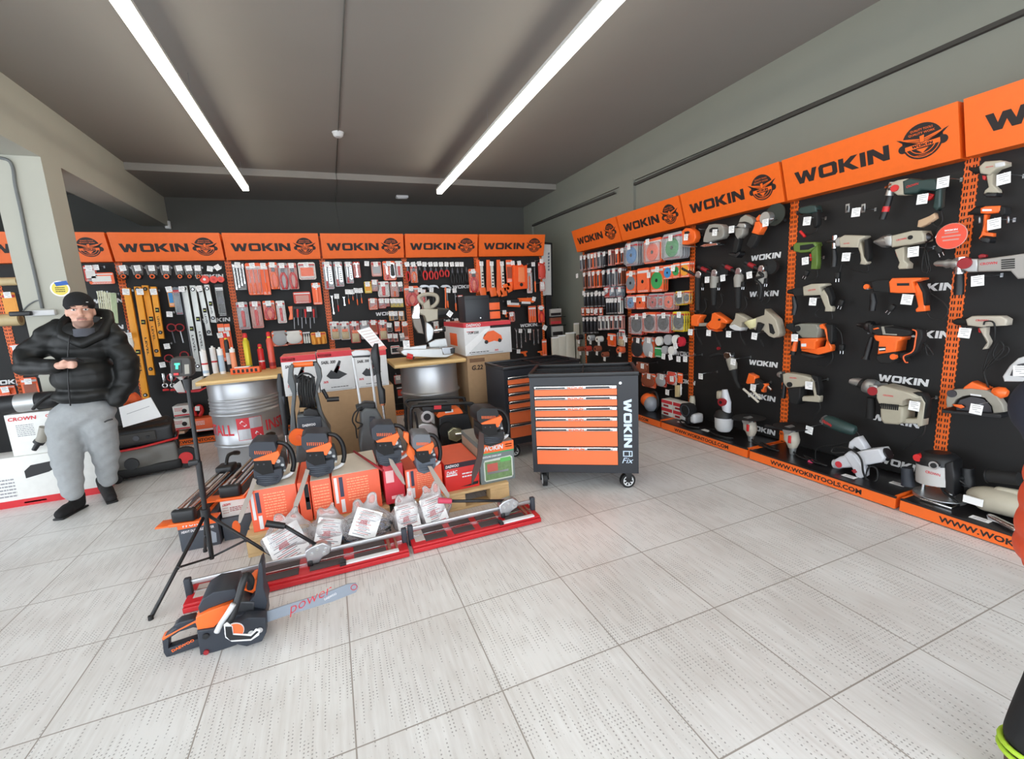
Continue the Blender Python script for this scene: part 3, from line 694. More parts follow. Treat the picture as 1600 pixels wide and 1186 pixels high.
level(288, 447, 311, 580, 9, SILV, 'longest silver spirit level reaching down to the sealant cartridges', (.03, .5, .94))
level(301, 446, 321, 571, 9, SILV, 'second silver spirit level from the left', (.05, .42, .92), .16)
level(312, 446, 328, 524, 8, SILV, 'third silver spirit level with tilted price tag', (.1, .5, .93), .14)
level(323, 445, 335, 504, 8, SILV, 'shortest silver spirit level, rightmost of the silver ones', (.1, .5, .88), .15)
hook(LV, 'B', 284, 452, .19); hook(LV, 'B', 311, 451, .19, rot=-.2)
row('B', LV, N_LV, 'second', [
 ('print', 264, 448, 480, 9, 'A', 'B', 'narrow orange and blue ruler pack', 'ruler_pack', 'pack'),
 ('bits', 274, 449, 492, 11, 'G', 'K', 'blue grey ruler pack', 'ruler_pack', 'pack', {'tag': 0}),
 ('blade', 341, 444, 495, 13, 'K', 'S', 'black vial holder pack', 'vial_pack', 'pack', {'tag': 0})])
for i, (x, y0, y1) in enumerate(((283, 450, 562), (287, 450, 565))):
    T = Tr('B', .16); t = T.thing('straightedge', f'{["left", "right"][i]} of two thin dark steel rods between yellow and silver levels', 'rod', x, y0); T.rod('bar', DSTEEL, (x, y0), (x+18, y1), .007); T.rod('end_cap', BLACK, (x+18, y1), (x+18.5, y1+4), .009)
for i, (x, y) in enumerate(((268, 512), (264, 560), (268, 590), (288, 555), (281, 512))):
    T = Tr('B', .14); t = T.thing('caulking_tool', f'black tool with red loop handle, {["top left", "lower left", "lowest", "right hand", "top right"][i]} of five beside the levels', 'hand tool', x, y)
    a = T.w(x, y); MB().ring((0, 0, 0), .04, .007, 16).build('loop_handle', DRED, t); MB().cyl((0, 0, -.04), (.01, 0, -.17), .008, seg=8).build('shank', STEEL if i > 2 else DSTEEL, t)
for x, y in ((265, 491), (261, 541), (254, 570)): hook(LV, 'B', x, y, .17)
for i, x in enumerate((256, 268)):
    T = Tr('B', .15); t = T.thing('ring_wrench', f'{["left", "right"][i]} small steel ring wrench on the dark lower panel beside the tripod head', 'wrench', x, 590)
    MB().bx(-.012, .012, -.008, 0, -.07, .05, .003).build('shank', CHROME, t); MB().ring((0, -.004, -.09), .022, .009, 16).build('ring_end', CHROME, t); MB().bx(-.03, .03, -.012, .004, -.15, -.128, .003).build('red_base', RED, t)
row('B', LV, N_LV, 'lower right', [
 ('knife', 344, 506, 565, 10, 'O', 'O', 'tall orange pack', 'hanging_pack', 'pack', {'ty': 14}), ('knife', 354, 506, 560, 9, 'O', 'O', 'tall orange pack beside upright', 'hanging_pack', 'pack', {'ty': 12})])
# --- screwdriver stand
row('B', SD, N_SD, 'top', [
 ('wrenches', 371, 410, 454, 20, 'K', 'K', 'black and orange hex key set', 'hex_key_set', 'tool set'),
 ('drivers', 394, 411, 461, 24, 'O', 'O', 'orange pack of long chisels', 'chisel_set', 'tool set', {'blister': True}),
 ('driver', 411, 411, 461, 12, 'O', 'O', 'narrow orange chisel pack', 'chisel_pack', 'pack'),
 ('pliers', 425, 410, 452, 14, 'O', 'O', 'pliers pack with orange card', 'pliers_pack', 'pack', {'blister': True}),
 ('redpliers', 440, 411, 453, 15, 'S', 'O', 'silver grey pliers pack', 'pliers_pack', 'pack'),
 ('redpliers', 455, 411, 452, 15, 'P', 'O', 'pink edged pliers pack', 'pliers_pack', 'pack'),
 ('print', 478, 410, 437, 27, 'W', 'O', 'wide white and orange clamshell', 'clamshell_pack', 'pack', {'blister': True}),
 ('knife', 493, 442, 476, 14, 'O', 'O', 'orange knife pack', 'knife_pack', 'pack')])
row('B', SD, N_SD, 'middle', [
 ('knife', 377, 472, 515, 18, 'S', 'R', 'knife and blade pack', 'knife_pack', 'pack'),
 ('knife', 398, 471, 513, 18, 'P', 'R', 'knife pack on pink card', 'knife_pack', 'pack'),
 ('redpliers', 419, 470, 500, 19, 'O', 'K', 'black and orange strap pack', 'strap_pack', 'pack', {'blister': True}),
 ('knife', 437, 470, 505, 14, 'W', 'R', 'small white and orange pack', 'small_pack', 'pack'),
 ('print', 471, 456, 474, 27, 'R', 'P', 'wide red foil packet', 'foil_packet', 'pack', {'tag': 0})])
T = Tr('B', .15); t = T.thing('screwdriver_set', 'six screwdrivers in a clear pack with orange side holder', 'screwdriver set', 475, 479)
T.poly('backing_card', CARDS['K'], [(456, 479), (494, 479), (496, 497), (458, 497)], .004, .01, 0); T.poly('side_holder', ORG2, [(450, 479), (457, 478), (458, 499), (451, 500), (453, 490)], .02, 0)
for k, (x, l_) in enumerate(((459, 514), (465, 508), (471, 513), (477, 506), (484, 513), (490, 505))):
    T.rod('screwdriver_handle', RED if k % 2 else BLACK, (x, 483), (x+.6, 496), .014, .009, -.01); T.rod('screwdriver_shaft', STEEL, (x+.6, 496), (x+1.4, l_), .004, dy=-.01)
hook(SD, 'B', 483, 483, .2)
row('B', SD, N_SD, 'lower', [
 ('bag', 436, 517, 541, 25, 'O', 'S', 'clear bag of white fixings', 'fixing_bag', 'pack', {'tag': 0}),
 ('bag', 458, 517, 538, 27, 'O', 'W', 'wide clear bag of white pieces', 'fixing_bag', 'pack', {'tag': 0}),
 ('bottles', 478, 517, 537, 12, 'K', 'W', 'small black and white pack', 'small_pack', 'pack', {'tag': 0}),
 ('bottles', 497, 519, 538, 24, 'A', 'A', 'amber pack of small clamps', 'clamp_pack', 'pack')])
# --- socket set stand
row('B', SK, N_SK, 'top', [
 ('sockets', 510.5, 409, 452, 15, 'S', 'R', 'large socket set', 'socket_set', 'tool set'), ('sockets', 527, 409, 448, 14, 'S', 'R', 'medium socket set', 'socket_set', 'tool set'),
 ('sockets', 543.5, 409, 443, 12, 'S', 'R', 'small socket set', 'socket_set', 'tool set'), ('wrench', 556, 409, 434, 11, 'R', 'R', 'adjustable tool with red header card', 'small_tool_pack', 'pack', {'tag': 0}),
 ('print', 587, 409, 432, 16, 'P', 'S', 'pale cloth pack', 'cloth_pack', 'pack'), ('sockets', 607, 408, 438, 20, 'O', 'R', 'grey bit box with orange side', 'bit_box', 'pack', {'blister': True}),
 ('knife', 622, 408, 433, 12, 'W', 'R', 'white and red bit pack', 'bit_pack', 'pack')])
hook(SK, 'B', 573, 412, .2)
row('B', SK, N_SK, 'second', [
 ('driver', 543, 452, 476, 7, '-', 'O', 'small orange screwdriver', 'screwdriver', 'screwdriver', {'ts': 1.0}), ('driver', 550, 452, 470, 6, '-', 'O', 'short orange screwdriver', 'screwdriver', 'screwdriver'),
 ('driver', 556, 450, 478, 7, '-', 'O', 'longer orange screwdriver', 'screwdriver', 'screwdriver'), ('driver', 563, 450, 475, 7, '-', 'O', 'orange screwdriver', 'screwdriver', 'screwdriver'),
 ('print', 574, 440, 458, 11, 'Y', 'A', 'yellow bit pack', 'bit_pack', 'pack'), ('bits', 585, 437, 455, 11, 'P', 'K', 'small pink card pack', 'bit_pack', 'pack', {'ts': 1.0}),
 ('knife', 598, 440, 464, 18, 'W', 'R', 'white and red driver pack', 'driver_pack', 'pack'), ('driver', 615, 440, 464, 13, 'P', 'K', 'tall pale driver pack', 'driver_pack', 'pack'), ('driver', 625, 440, 456, 8, 'K', 'R', 'narrow black pack', 'bit_pack', 'pack')])
row('B', SK, N_SK, 'hanging tools', [
 ('wrench', 518, 460, 492, 6, '-', 'K', 'dark ratchet', 'ratchet', 'ratchet', {'tag': 0}), ('driver', 526, 459, 488, 8, '-', 'R', 'steel ratchet with red grip', 'ratchet', 'ratchet'), ('wrench', 537, 463, 478, 7, '-', 'K', 'tiny steel spanner', 'spanner', 'spanner', {'tag': 0})])
row('B', SK, N_SK, 'third', [
 ('bits', 582, 466, 484, 14, 'O', 'K', 'orange drill bit box', 'bit_box', 'pack', {'blister': True}), ('bits', 596, 466, 482, 12, 'R', 'K', 'red drill bit box', 'bit_box', 'pack'), ('bits', 604.5, 466, 479, 7, 'R', 'K', 'narrow red bit box', 'bit_box', 'pack'),
 ('bits', 613, 466, 480, 7, 'Y', 'K', 'left yellow bit pack', 'bit_pack', 'pack'), ('bits', 619.5, 466, 480, 6, 'Y', 'K', 'middle yellow bit pack', 'bit_pack', 'pack'), ('bits', 626, 466, 480, 7, 'Y', 'K', 'right yellow bit pack', 'bit_pack', 'pack')])
row('B', SK, N_SK, 'fourth', [
 ('bit', 611, 486, 501, 8, 'A', 'K', 'amber bit pack', 'bit_pack', 'pack'), ('bit', 617.5, 486, 500, 7, 'K', 'K', 'black and amber bit pack', 'bit_pack', 'pack'), ('bit', 626.5, 486, 501, 9, 'A', 'K', 'amber pack with tilted tag', 'bit_pack', 'pack')])
row('B', SK, N_SK, 'fifth', [
 ('brush', 522, 502.5, 531, 15, 'W', 'O', 'white and red nozzle pack', 'nozzle_pack', 'pack'), ('brush', 537.5, 502.5, 531, 15, 'W', 'O', 'matching white and red nozzle pack', 'nozzle_pack', 'pack'), ('brush', 553, 502, 536, 15, 'R', 'O', 'red nozzle pack', 'nozzle_pack', 'pack'),
 ('bag', 569, 501, 530, 15, 'S', 'S', 'pale fixing pack', 'fixing_pack', 'pack'), ('print', 583, 500, 523, 12, 'R', 'D', 'red and brown pack', 'fixing_pack', 'pack'), ('brush', 597, 500, 531, 14, 'R', 'S', 'tall red and white pack', 'nozzle_pack', 'pack'),
 ('bit', 608, 504, 519, 9, 'K', 'S', 'small dark pack', 'small_pack', 'pack'), ('bits', 620, 502, 518, 9, 'O', 'S', 'small orange pack', 'small_pack', 'pack'), ('print', 632, 502, 531, 10, 'O', 'D', 'tall orange pack by the upright', 'small_pack', 'pack')])
row('B', SK, N_SK, 'sixth', [
 ('bit', 609, 521, 534, 8, 'R', 'K', 'small red pack with tag', 'small_pack', 'pack'), ('bit', 617.5, 521, 534, 8, 'R', 'K', 'second small red pack with tag', 'small_pack', 'pack'), ('print', 628, 520, 533, 10, 'K', 'S', 'dark pack with tilted tag', 'small_pack', 'pack')])
row('B', SK, N_SK, 'bottom', [('print', 617, 540, 553, 14, 'W', 'K', 'white and black printed box', 'small_box', 'pack', {'tag': 0}), ('glove', 622, 586, 600, 14, 'R', 'S', 'red glove pack under the board', 'glove_pack', 'pack', {'tag': 1}), ('print', 625, 603, 622, 12, 'K', 'R', 'dark red hanging pack', 'glove_pack', 'pack', {'tag': 0})])
# --- pliers stand
row('B', PL, N_PL, 'top', [
 ('redpliers', 636, 415, 440, 9, '-', 'R', 'red handled pliers', 'pliers', 'pliers', {'ty': -6}), ('pliers', 645.6, 415, 442, 11, 'P', 'R', 'pliers in pale card', 'pliers_pack', 'pack', {'ty': -6}), ('blackpliers', 655, 416, 432, 8, '-', 'R', 'black round nose pliers', 'pliers', 'pliers', {'ty': -8}),
 ('redpliers', 663, 415, 438, 10, '-', 'R', 'large red pliers', 'pliers', 'pliers', {'ty': -6}), ('redpliers', 672.5, 416, 437, 9, '-', 'R', 'red side cutter', 'pliers', 'pliers', {'ty': -7}), ('redpliers', 680.5, 417, 437, 8, '-', 'R', 'red combination pliers', 'pliers', 'pliers', {'ty': -8}),
 ('redpliers', 689, 416, 433, 9, '-', 'R', 'short red cutter', 'pliers', 'pliers', {'ty': -7}), ('redpliers', 697.5, 416, 433, 9, '-', 'R', 'short red pliers', 'pliers', 'pliers', {'ty': -7}),
 ('blackpliers', 706, 417, 444, 8, '-', 'R', 'black long nose pliers', 'pliers', 'pliers', {'ty': -8}), ('blackpliers', 714, 417, 444, 8, '-', 'R', 'black long reach pliers', 'pliers', 'pliers', {'ty': -8}), ('blackpliers', 721, 417, 443, 7, '-', 'R', 'black bent nose pliers', 'pliers', 'pliers', {'ty': -8}), ('blackpliers', 728, 416, 441, 7, '-', 'R', 'rightmost black pliers', 'pliers', 'pliers', {'tag': 0})])
row('B', PL, N_PL, 'second', [
 ('redpliers', 642, 447, 478, 23, 'O', 'R', 'orange three piece pliers set', 'pliers_set', 'tool set', {'blister': True}),
 ('knife', 661, 452, 490, 8, 'P', 'R', 'pale card beside the saw handle', 'small_pack', 'pack'), ('driver', 697.5, 450, 482, 10, '-', 'O', 'orange nut driver', 'screwdriver', 'screwdriver', {'tx': 3}), ('driver', 710, 452, 487, 10, '-', 'O', 'orange and black screwdriver', 'screwdriver', 'screwdriver', {'ty': -2}),
 ('knife', 719, 461, 485, 8, 'R', 'R', 'red glue pack', 'glue_pack', 'pack', {'ts': .9}), ('bottles', 727, 470, 496, 7, 'O', 'W', 'white and orange glue pack', 'glue_pack', 'pack', {'ts': .9})])
for i, x in enumerate((664, 678, 697)):
    T = Tr('B', .15); t = T.thing('claw_hammer', f'{["left", "middle", "right"][i]} steel claw hammer head above the mitre saw handle', 'hammer', x, 447)
    T.poly('head', STEEL, [(x-9, 448), (x-6, 445.5), (x, 445), (x+5, 446), (x+8, 450), (x+7, 451), (x+3, 448.5), (x-5, 449.5)], .02, bev=.003); T.rod('handle', BLACK if i < 2 else ORG2, (x-1, 449), (x, 492), .011)
hook(PL, 'B', 656, 453, .19); hook(PL, 'B', 674, 453, .19)
row('B', PL, N_PL, 'lower', [('knife', 681, 502, 520, 8, 'W', 'O', 'white and orange pack behind the saw', 'small_pack', 'pack'), ('driver', 700, 495, 512, 8, '-', 'R', 'dark tool', 'screwdriver', 'screwdriver', {'ty': 4}), ('driver', 713, 493, 512, 8, '-', 'R', 'dark tool with red grip', 'screwdriver', 'screwdriver', {'ty': 4})])
# --- handsaw stand
row('B', SW, N_SW, 'top left', [('redpliers', 739, 420, 457, 15, 'O', 'O', 'orange locking pliers pack', 'pliers_pack', 'pack', {'blister': True})])
for i, (x, y) in enumerate(((750, 406), (766, 406), (782, 406))):
    T = Tr('B', .16); t = T.thing('handsaw', f'{["leftmost", "middle", "rightmost"][i]} orange sleeved handsaw hanging point up at the top of the handsaw stand', 'handsaw', x, y)
    T.poly('sleeve', ORP, [(x-6, y), (x-1, y), (x+2, y+48), (x-6, y+50)], .02, bev=.002); T.poly('saw_blade', mat('saw_blade_white', (222, 220, 212), .4), [(x, y+2), (x+4, y+4), (x+7, y+46), (x+1, y+50)], .008, bev=.001)
    T.poly('handle', ORG2, [(x-2, y+44), (x+8, y+43), (x+10, y+56), (x+1, y+58)], .03, .0, .004); mb = MB()
    for k in range(5): a = T.l(x+4, y+20+k*5); mb.bx(a[0]-.014, a[0]+.014, -.006, -.004, a[1]-.008, a[1]+.008)
    mb.build('print', TXTB, t); hook(SW, 'B', x+2, y+6, .19)
T = Tr('B', .2); t = T.thing('tool_pouch', 'bright orange tool pouch hanging in the middle of the handsaw stand', 'tool pouch', 811, 412)
T.poly('pouch', mat('bright_orange_fabric', (250, 92, 30), .7), [(801, 414), (806, 416), (811, 410), (817, 416), (822, 414), (823, 451), (802, 453)], .08, bev=.012); T.poly('clear_pocket', mat('pale_orange_vinyl', (248, 140, 90), .3), [(808, 418), (817, 418), (818, 441), (808, 441)], .01, -.045, .002)
mb = MB(); a = T.l(813, 445); mb.disc(a, .025, -.042, -.04, 20); mb.build('badge', TXTB, t); hook(SW, 'B', 811, 411, .26); hook(SW, 'B', 801, 411, .2)
row('B', SW, N_SW, 'top right', [
 ('print', 795, 406, 442, 10, 'O', 'D', 'narrow orange saw blade pack', 'blade_pack', 'pack', {'tag': 0}), ('knife', 826, 419, 458, 8, 'W', 'O', 'tall white and orange pack', 'blade_pack', 'pack'),
 ('driver', 834, 409, 458, 11, '-', 'K', 'black crowbar', 'crowbar', 'tool', {'tx': -1}), ('bag', 846, 410, 436, 11, 'R', 'R', 'red bungee cord pack', 'cord_pack', 'pack', {'tx': 0, 'ty': -6}), ('print', 847, 440, 455, 8, 'P', 'W', 'small pale pack with tilted tag', 'small_pack', 'pack')])
def clamp(x0, y0, x1, y1, lab):
    T = Tr('B', .16); t = T.thing('bar_clamp', lab, 'clamp', x0, y0); T.rod('bar', DSTEEL, (x0, y0), (x1, y1), .008)
    T.poly('fixed_jaw', ORG2, [(x0-3, y0-3), (x0+4, y0-6), (x0+8, y0+2), (x0+1, y0+6)], .03); T.poly('sliding_jaw', ORG2, [(x1-5, y1-4), (x1+2, y1-6), (x1+6, y1+3), (x1-2, y1+7)], .03); T.poly('grip', BLACK, [(x1, y1), (x1+6, y1+2), (x1+4, y1+10), (x1-1, y1+8)], .026)
clamp(778, 458, 790, 449, 'orange and black clamp left of the orange tool pouch'); clamp(793, 452, 801, 445, 'small orange clamp touching the orange tool pouch')
for i, (x, y) in enumerate(((804, 472), (822, 470))):
    T = Tr('B', .17); t = T.thing('staple_gun', f'{["left", "right"][i]} orange staple gun below the tool pouch', 'staple gun', x, y)
    T.poly('body', ORG2 if i else BLACK, [(x-13, y-4), (x+10, y-5), (x+13, y), (x+11, y+3), (x-12, y+2)], .04); T.poly('lever', BLACK if i else ORG2, [(x-10, y+3), (x+9, y+4), (x+8, y+8), (x-11, y+7)], .03); T.poly('label', PRINTW, [(x-8, y+1), (x+6, y+1.5), (x+6, y+5), (x-8, y+4.5)], .002, -.022, 0)
hook(SW, 'B', 795, 473, .22); hook(SW, 'B', 834, 467, .22, rot=.3)
row('B', SW, N_SW, 'middle', [
 ('drivers', 831, 478, 504, 12, 'O', 'O', 'orange chisel pack', 'chisel_pack', 'pack', {'tag': 0}), ('redpliers', 845, 477, 504, 10, 'O', 'O', 'narrow orange pliers pack', 'pliers_pack', 'pack'),
 ('gun', 788, 484, 497, 12, '-', 'O', 'dark tool with orange grip', 'glue_gun', 'tool'), ('knife', 799, 487, 503, 9, 'R', 'O', 'small red card pack', 'small_pack', 'pack')])
row('B', SW, N_SW, 'wrench', [(('wrench'), x, 513, yb, 5, '-', 'K', d, 'wrench', 'wrench', {'tag': tg}) for x, yb, d, tg in ((806, 545, 'long steel wrench', 0), (813, 545, 'dark steel wrench', 1), (820, 535, 'short ring spanner', 0), (827, 532, 'bright ring spanner', 1), (833, 540, 'open ended spanner', 0), (840, 538, 'small spanner', 0))])
row('B', SW, N_SW, 'bottom', [('gun', 817, 545, 558, 16, '-', 'O', 'orange pipe cutter', 'pipe_cutter', 'tool', {'tx': -7}), ('gun', 843, 545, 556, 10, '-', 'O', 'small orange cutter', 'pipe_cutter', 'tool', {'tag': 0}), ('knife', 850, 530, 556, 7, 'O', 'O', 'tall orange pack', 'small_pack', 'pack', {'tag': 0})])
hook(SW, 'B', 851, 512, .24, rot=.5, ts=1.2)
# white display board on the side of the handsaw stand
T = Tr('B', .0); t = T.thing('display_board', 'tall white printed board with black frame right of the handsaw stand', 'display board', 857, 560)
T.v = 6.30
T.o = t.location = T.w(857, 560); T.o = t.location.copy()
T.poly('board', CARDW, [(845, 381), (860, 382), (861, 461), (848, 462)], .02, bev=0); T.poly('frame_edge', BLACK, [(860, 380), (862, 380), (863, 463), (861, 463)], .03, bev=0); T.poly('frame_top', BLACK, [(846, 378), (861, 379.5), (861, 382.5), (846, 381.5)], .03, bev=0)
T.poly('stand_leg', BLACK, [(852, 461), (861, 461), (862, 560), (854, 560)], .03, bev=0)
mb = MB()
for k in range(6): a = T.l(857, 396+k*5); mb.prism([(a[0]-.018, a[1]-.02), (a[0]+.01, a[1]-.022), (a[0]+.014, a[1]+.014), (a[0]-.014, a[1]+.01)], -.0125, -.0115)
mb.build('print', GREYC, t)
p = t.location; t.location = (p.x, p.y, p.z)
# cartons and white boards standing between the two rows
for i, (x, y0, y1, lab) in enumerate(((868, 482, 494, 'top small carton of the stack in the far corner'), (868, 495, 507, 'middle small red printed carton of the stack in the far corner'), (871, 509, 525, 'bottom small carton of the stack in the far corner'))):
    T = Tr('Y', 6.25); t = T.thing('small_carton', lab, 'carton', x, y1); a = T.l(x-8, y1); b = T.l(x+9, y0)
    MB().bx(a[0], b[0], 0, .2, 0, b[1], .002).build('carton', CARDS['D'] if i == 1 else mat('dull_white_carton', (190, 186, 180), .7), t); MB().bx(a[0]+.01, b[0]-.01, -.002, 0, .01, b[1]*.45).build('printed_front', REDP if i == 1 else TXTB, t)
T = Tr('Y', 6.3); t = T.thing('corner_rack', 'dark metal rack holding small cartons in the far corner', 'rack', 868, 560)
a = T.l(858, 526); b = T.l(882, 526); z0 = -t.location.z
mb = MB()
for zz in (T.l(870, 526)[1], T.l(870, 508)[1], T.l(870, 494.6)[1]): mb.bx(a[0], b[0], -.06, .18, zz-.012, zz-.001)
mb.build('shelf', DSTEEL, t)
for xx in (a[0], b[0]-.02): MB().bx(xx, xx+.02, .16, .18, z0, T.l(870, 480)[1]).build('post', DSTEEL, t)
for i, (x0, x1, y0) in enumerate(((872, 884, 524), (884, 900, 520), (897, 905, 505), (862, 873, 527))):
    T = Tr('Y', 5.95); a = T.w(x0, y0); b = T.w(x1, y0); t = thing('white_panel', ['cream panel leaning behind the trolley, second from left', 'wide cream panel leaning behind the trolley', 'tall cream panel beside the drill bit stand', 'narrow cream panel farthest left behind the trolley'][i], 'panel', ((a.x+b.x)/2, 5.95, 0))
    w_ = (b.x-a.x)/2*.98; MB().bx(-w_, w_, 0, .03, 0, a.z, .003).build('panel', mat('cream_panel', (214, 210, 196), .6), t); MB().bx(-w_, w_, -.002, 0, a.z-.02, a.z).build('edge_trim', WHITE, t)
# cartons on the base shelves of the spirit level stand
for i, (x, y0, y1, wp, m, lab) in enumerate(((283, 633, 652, 22, CARDW, 'white and red boxed tool, upper of two on the base shelf'), (283, 653, 673, 24, CARDW, 'white and red boxed tool, lower of two on the base shelf'), (317, 652, 676, 30, CARDO, 'orange carton on the base shelf beside the barrel'), (275, 674, 681, 26, mat('pale_peach_card', (225, 190, 160), .6), 'flat pale carton lying on the base shelf'))):
    T = Tr('Y', 5.93); a = T.w(x-wp/2, y1); b = T.w(x+wp/2, y0); t = thing('boxed_tool', lab, 'box', ((a.x+b.x)/2, 5.93, max(.087, a.z) if i != 0 else a.z)); w_ = (b.x-a.x)/2; h = b.z-t.location.z
    MB().bx(-w_, w_, 0, .18, 0, h, .002).build('carton', m, t); mb = MB(); mb.bx(-w_*.95, w_*.95, -.0015, 0, h*.05, h*.18); lines_mb(mb, -w_*.8, w_*.2, h*.5, h*.85, 3, 0); mb.build('print', REDP if i < 2 else PRINTW, t)
    if i < 2: MB().disc((w_*.4, h*.5), h*.2, -.002, 0, 20).build('tool_picture', TXTB, t)
T = Tr('Y', 5.98); t = T.thing('red_hose', 'red and white coiled item on the carton by the barrel', 'tool', 312, 640); T.tube('coil', RED, [(306, 650), (304, 640), (312, 634), (316, 642), (312, 650)], .02); T.poly('tag', WHITE, [(306, 634), (313, 634), (313, 641), (306, 641)], .004, -.03, 0)
# ================================================================== GOODS ON THE RIGHT-HAND ROW
DB, CDS, AG, HD, NR = RS
N_DB, N_CD, N_AG, N_HD = 'drill bit stand', 'cutting disc stand', 'grinder stand', 'hammer drill stand'
# --- drill bit stand: slim packs, several deep on each hook
z1 = (895, 370, 8.42)
def slim(rname, xs, yt0, yt1, yb0, yb1, wd, cards, desc, kind='bit', out=.15, cp=2, xr=(905, 975)):
    its = []
    for i, x in enumerate(xs):
        f = (x-xr[0])/(xr[1]-xr[0]); c = cards[i % len(cards)]
        its.append((kind, x, yt0+(yt1-yt0)*f, yb0+(yb1-yb0)*f, wd*(.8+.5*f), c, 'K', f'{ {"O":"orange","K":"black","S":"grey","D":"brown","P":"pale","R":"red","W":"white","G":"blue grey","A":"amber","B":"blue","Y":"yellow","N":"green"}[c]} {desc}', 'drill_bit_pack', 'pack', {'copies': cp, 'blister': False, 'ts': .9}))
    row('R', DB, N_DB, rname, its, out=out)
slim('top', (908, 913.5, 920, 925, 930, 936, 944, 953, 964, 972), 399, 386, 424, 411, 4.6, 'SDSOPSKPOD', 'drill bit pack')
slim('second', (913, 921, 927, 935, 943, 951, 959, 969), 425, 417, 452, 446, 5, 'DPOOKGSD', 'bit pack')
slim('third', (914, 919, 925, 931, 937, 943), 456, 452, 481, 478, 4.4, 'KKKKKK', 'long bit', cp=1)
slim('third right', (948, 957, 968), 450, 447, 466, 464, 8, 'RGG', 'bit wallet', kind='bits', cp=1)
slim('dark bits', (949, 953, 957, 962, 968), 466, 464, 493, 490, 4, 'KKKKW', 'long drill bit', cp=1)
slim('orange header', (911, 918, 925, 932, 939), 481, 480, 493, 492, 6, 'OOORO', 'header card', kind='print', cp=0)
slim('black masonry', (912, 918, 924, 930), 494, 493, 522, 520, 4.4, 'KKKK', 'masonry bit', cp=1)
slim('white bagged', (937, 943, 949, 956, 963, 970), 495, 492, 517, 514, 5, 'WSWPSP', 'bagged bit', cp=1)
for i, (x, y, r, c, lab) in enumerate(((904, 527, .038, 'K', 'dark wire wheel'), (922, 528, .04, 'S', 'grey sanding roll'), (935, 530, .04, 'W', 'white sanding roll'), (906, 545, .034, 'D', 'brown buffing wheel'), (917, 545, .04, 'R', 'red sanding flap wheel'), (932, 545, .042, 'D', 'brown flap wheel'), (944, 554, .035, 'D', 'tan wire cup brush'), (968, 547, .045, 'O', 'orange flap wheel'))):
    T = Tr('R', .17); t = T.thing('abrasive_wheel', f'{lab}, {ORD[i]} of the round goods low on the drill bit stand', 'abrasive wheel', x, y)
    MB().cyl((0, -.02, 0), (0, .06, 0), r, seg=20).build('wheel', CARDS[c], t); MB().ring((0, -.021, 0), r*.8, .005, 20).build('edge', CARDS['W'] if i in (1, 2) else CARDS['D'], t); MB().disc((0, 0), r*.3, -.024, -.02, 12).build('hub', MATTE, t)
    hook(DB, 'R', x+1, y+7, .2, ts=.9)
row('R', DB, N_DB, 'lower', [('gun', 956, 521, 541, 13, 'O', 'O', 'orange pack of square pads', 'pad_pack', 'pack', {'ty': 2}), ('brush', 972, 515, 541, 9, 'W', 'O', 'white and orange brush pack', 'brush_pack', 'pack', {'ty': 8, 'tx': 4})])
for x, y in ((902, 431), (912, 458), (932, 458), (920, 486), (930, 487)): hook(DB, 'R', x, y, .21)
# --- cutting disc stand
row('R', CDS, N_CD, 'top', [
 ('disc', 987, 379, 415, 20, 'S', 'B', 'blue diamond disc in grey pack', 'cutting_disc', 'cutting disc', {'copies': 3, 'blister': True, 'ty': 2, 'tx': -4}), ('disc', 1020, 373, 411, 28, 'O', 'O', 'orange diamond disc in grey pack', 'cutting_disc', 'cutting disc', {'copies': 2, 'blister': True, 'ty': 0, 'tx': -8}),
 ('disc', 1051, 364, 405, 31, 'S', 'N', 'green diamond disc in grey pack', 'cutting_disc', 'cutting disc', {'copies': 3, 'blister': True, 'ty': 3, 'tx': -3})])
row('R', CDS, N_CD, 'second', [
 ('disc', 986, 423, 458, 15, 'O', 'G', 'cyan disc in orange card', 'cutting_disc', 'cutting disc', {'copies': 2}), ('disc', 1005, 419, 457, 19, 'O', 'O', 'orange disc in orange card', 'cutting_disc', 'cutting disc', {'copies': 2, 'tx': 9, 'ty': 6}), ('disc', 1027, 416, 456, 20, 'O', 'N', 'green disc in orange card', 'cutting_disc', 'cutting disc', {'copies': 2}),
 ('disc', 1044, 414, 436, 15, 'O', 'B', 'small blue disc in orange card', 'cutting_disc', 'cutting disc', {'copies': 2, 'tx': 8}), ('disc', 1057, 411, 434, 11, 'O', 'N', 'small green disc in orange card', 'cutting_disc', 'cutting disc', {'copies': 2, 'tag': 0}), ('disc', 1071, 409, 433, 14, 'O', 'A', 'orange disc with rounded card', 'cutting_disc', 'cutting disc', {'copies': 2, 'tag': 0})])
row('R', CDS, N_CD, 'third', [
 ('disc', 986, 461, 483, 14, 'R', 'B', 'small blue disc', 'cutting_disc', 'cutting disc', {'copies': 2, 'tx': 6, 'ty': 2, 'blister': True}), ('disc', 1001, 460, 483, 14, 'O', 'O', 'small orange disc', 'cutting_disc', 'cutting disc', {'copies': 2, 'tx': 5, 'ty': 2}), ('disc', 1021, 459, 483, 14, 'S', 'R', 'red disc', 'cutting_disc', 'cutting disc', {'copies': 2, 'tag': 0, 'blister': True}),
 ('disc', 1033.5, 459, 482, 9, 'S', 'R', 'narrow red disc', 'cutting_disc', 'cutting disc', {'copies': 2, 'tag': 0, 'blister': True}), ('disc', 1046, 457, 484, 16, 'P', 'O', 'orange red disc in pale card', 'cutting_disc', 'cutting disc', {'copies': 2, 'tag': 0}), ('disc', 1062, 455, 477, 12, 'Y', 'K', 'yellow carded disc', 'cutting_disc', 'cutting disc', {'copies': 2}), ('disc', 1074, 454, 475, 9, 'A', 'K', 'amber carded disc', 'cutting_disc', 'cutting disc', {'copies': 1, 'tag': 0})])
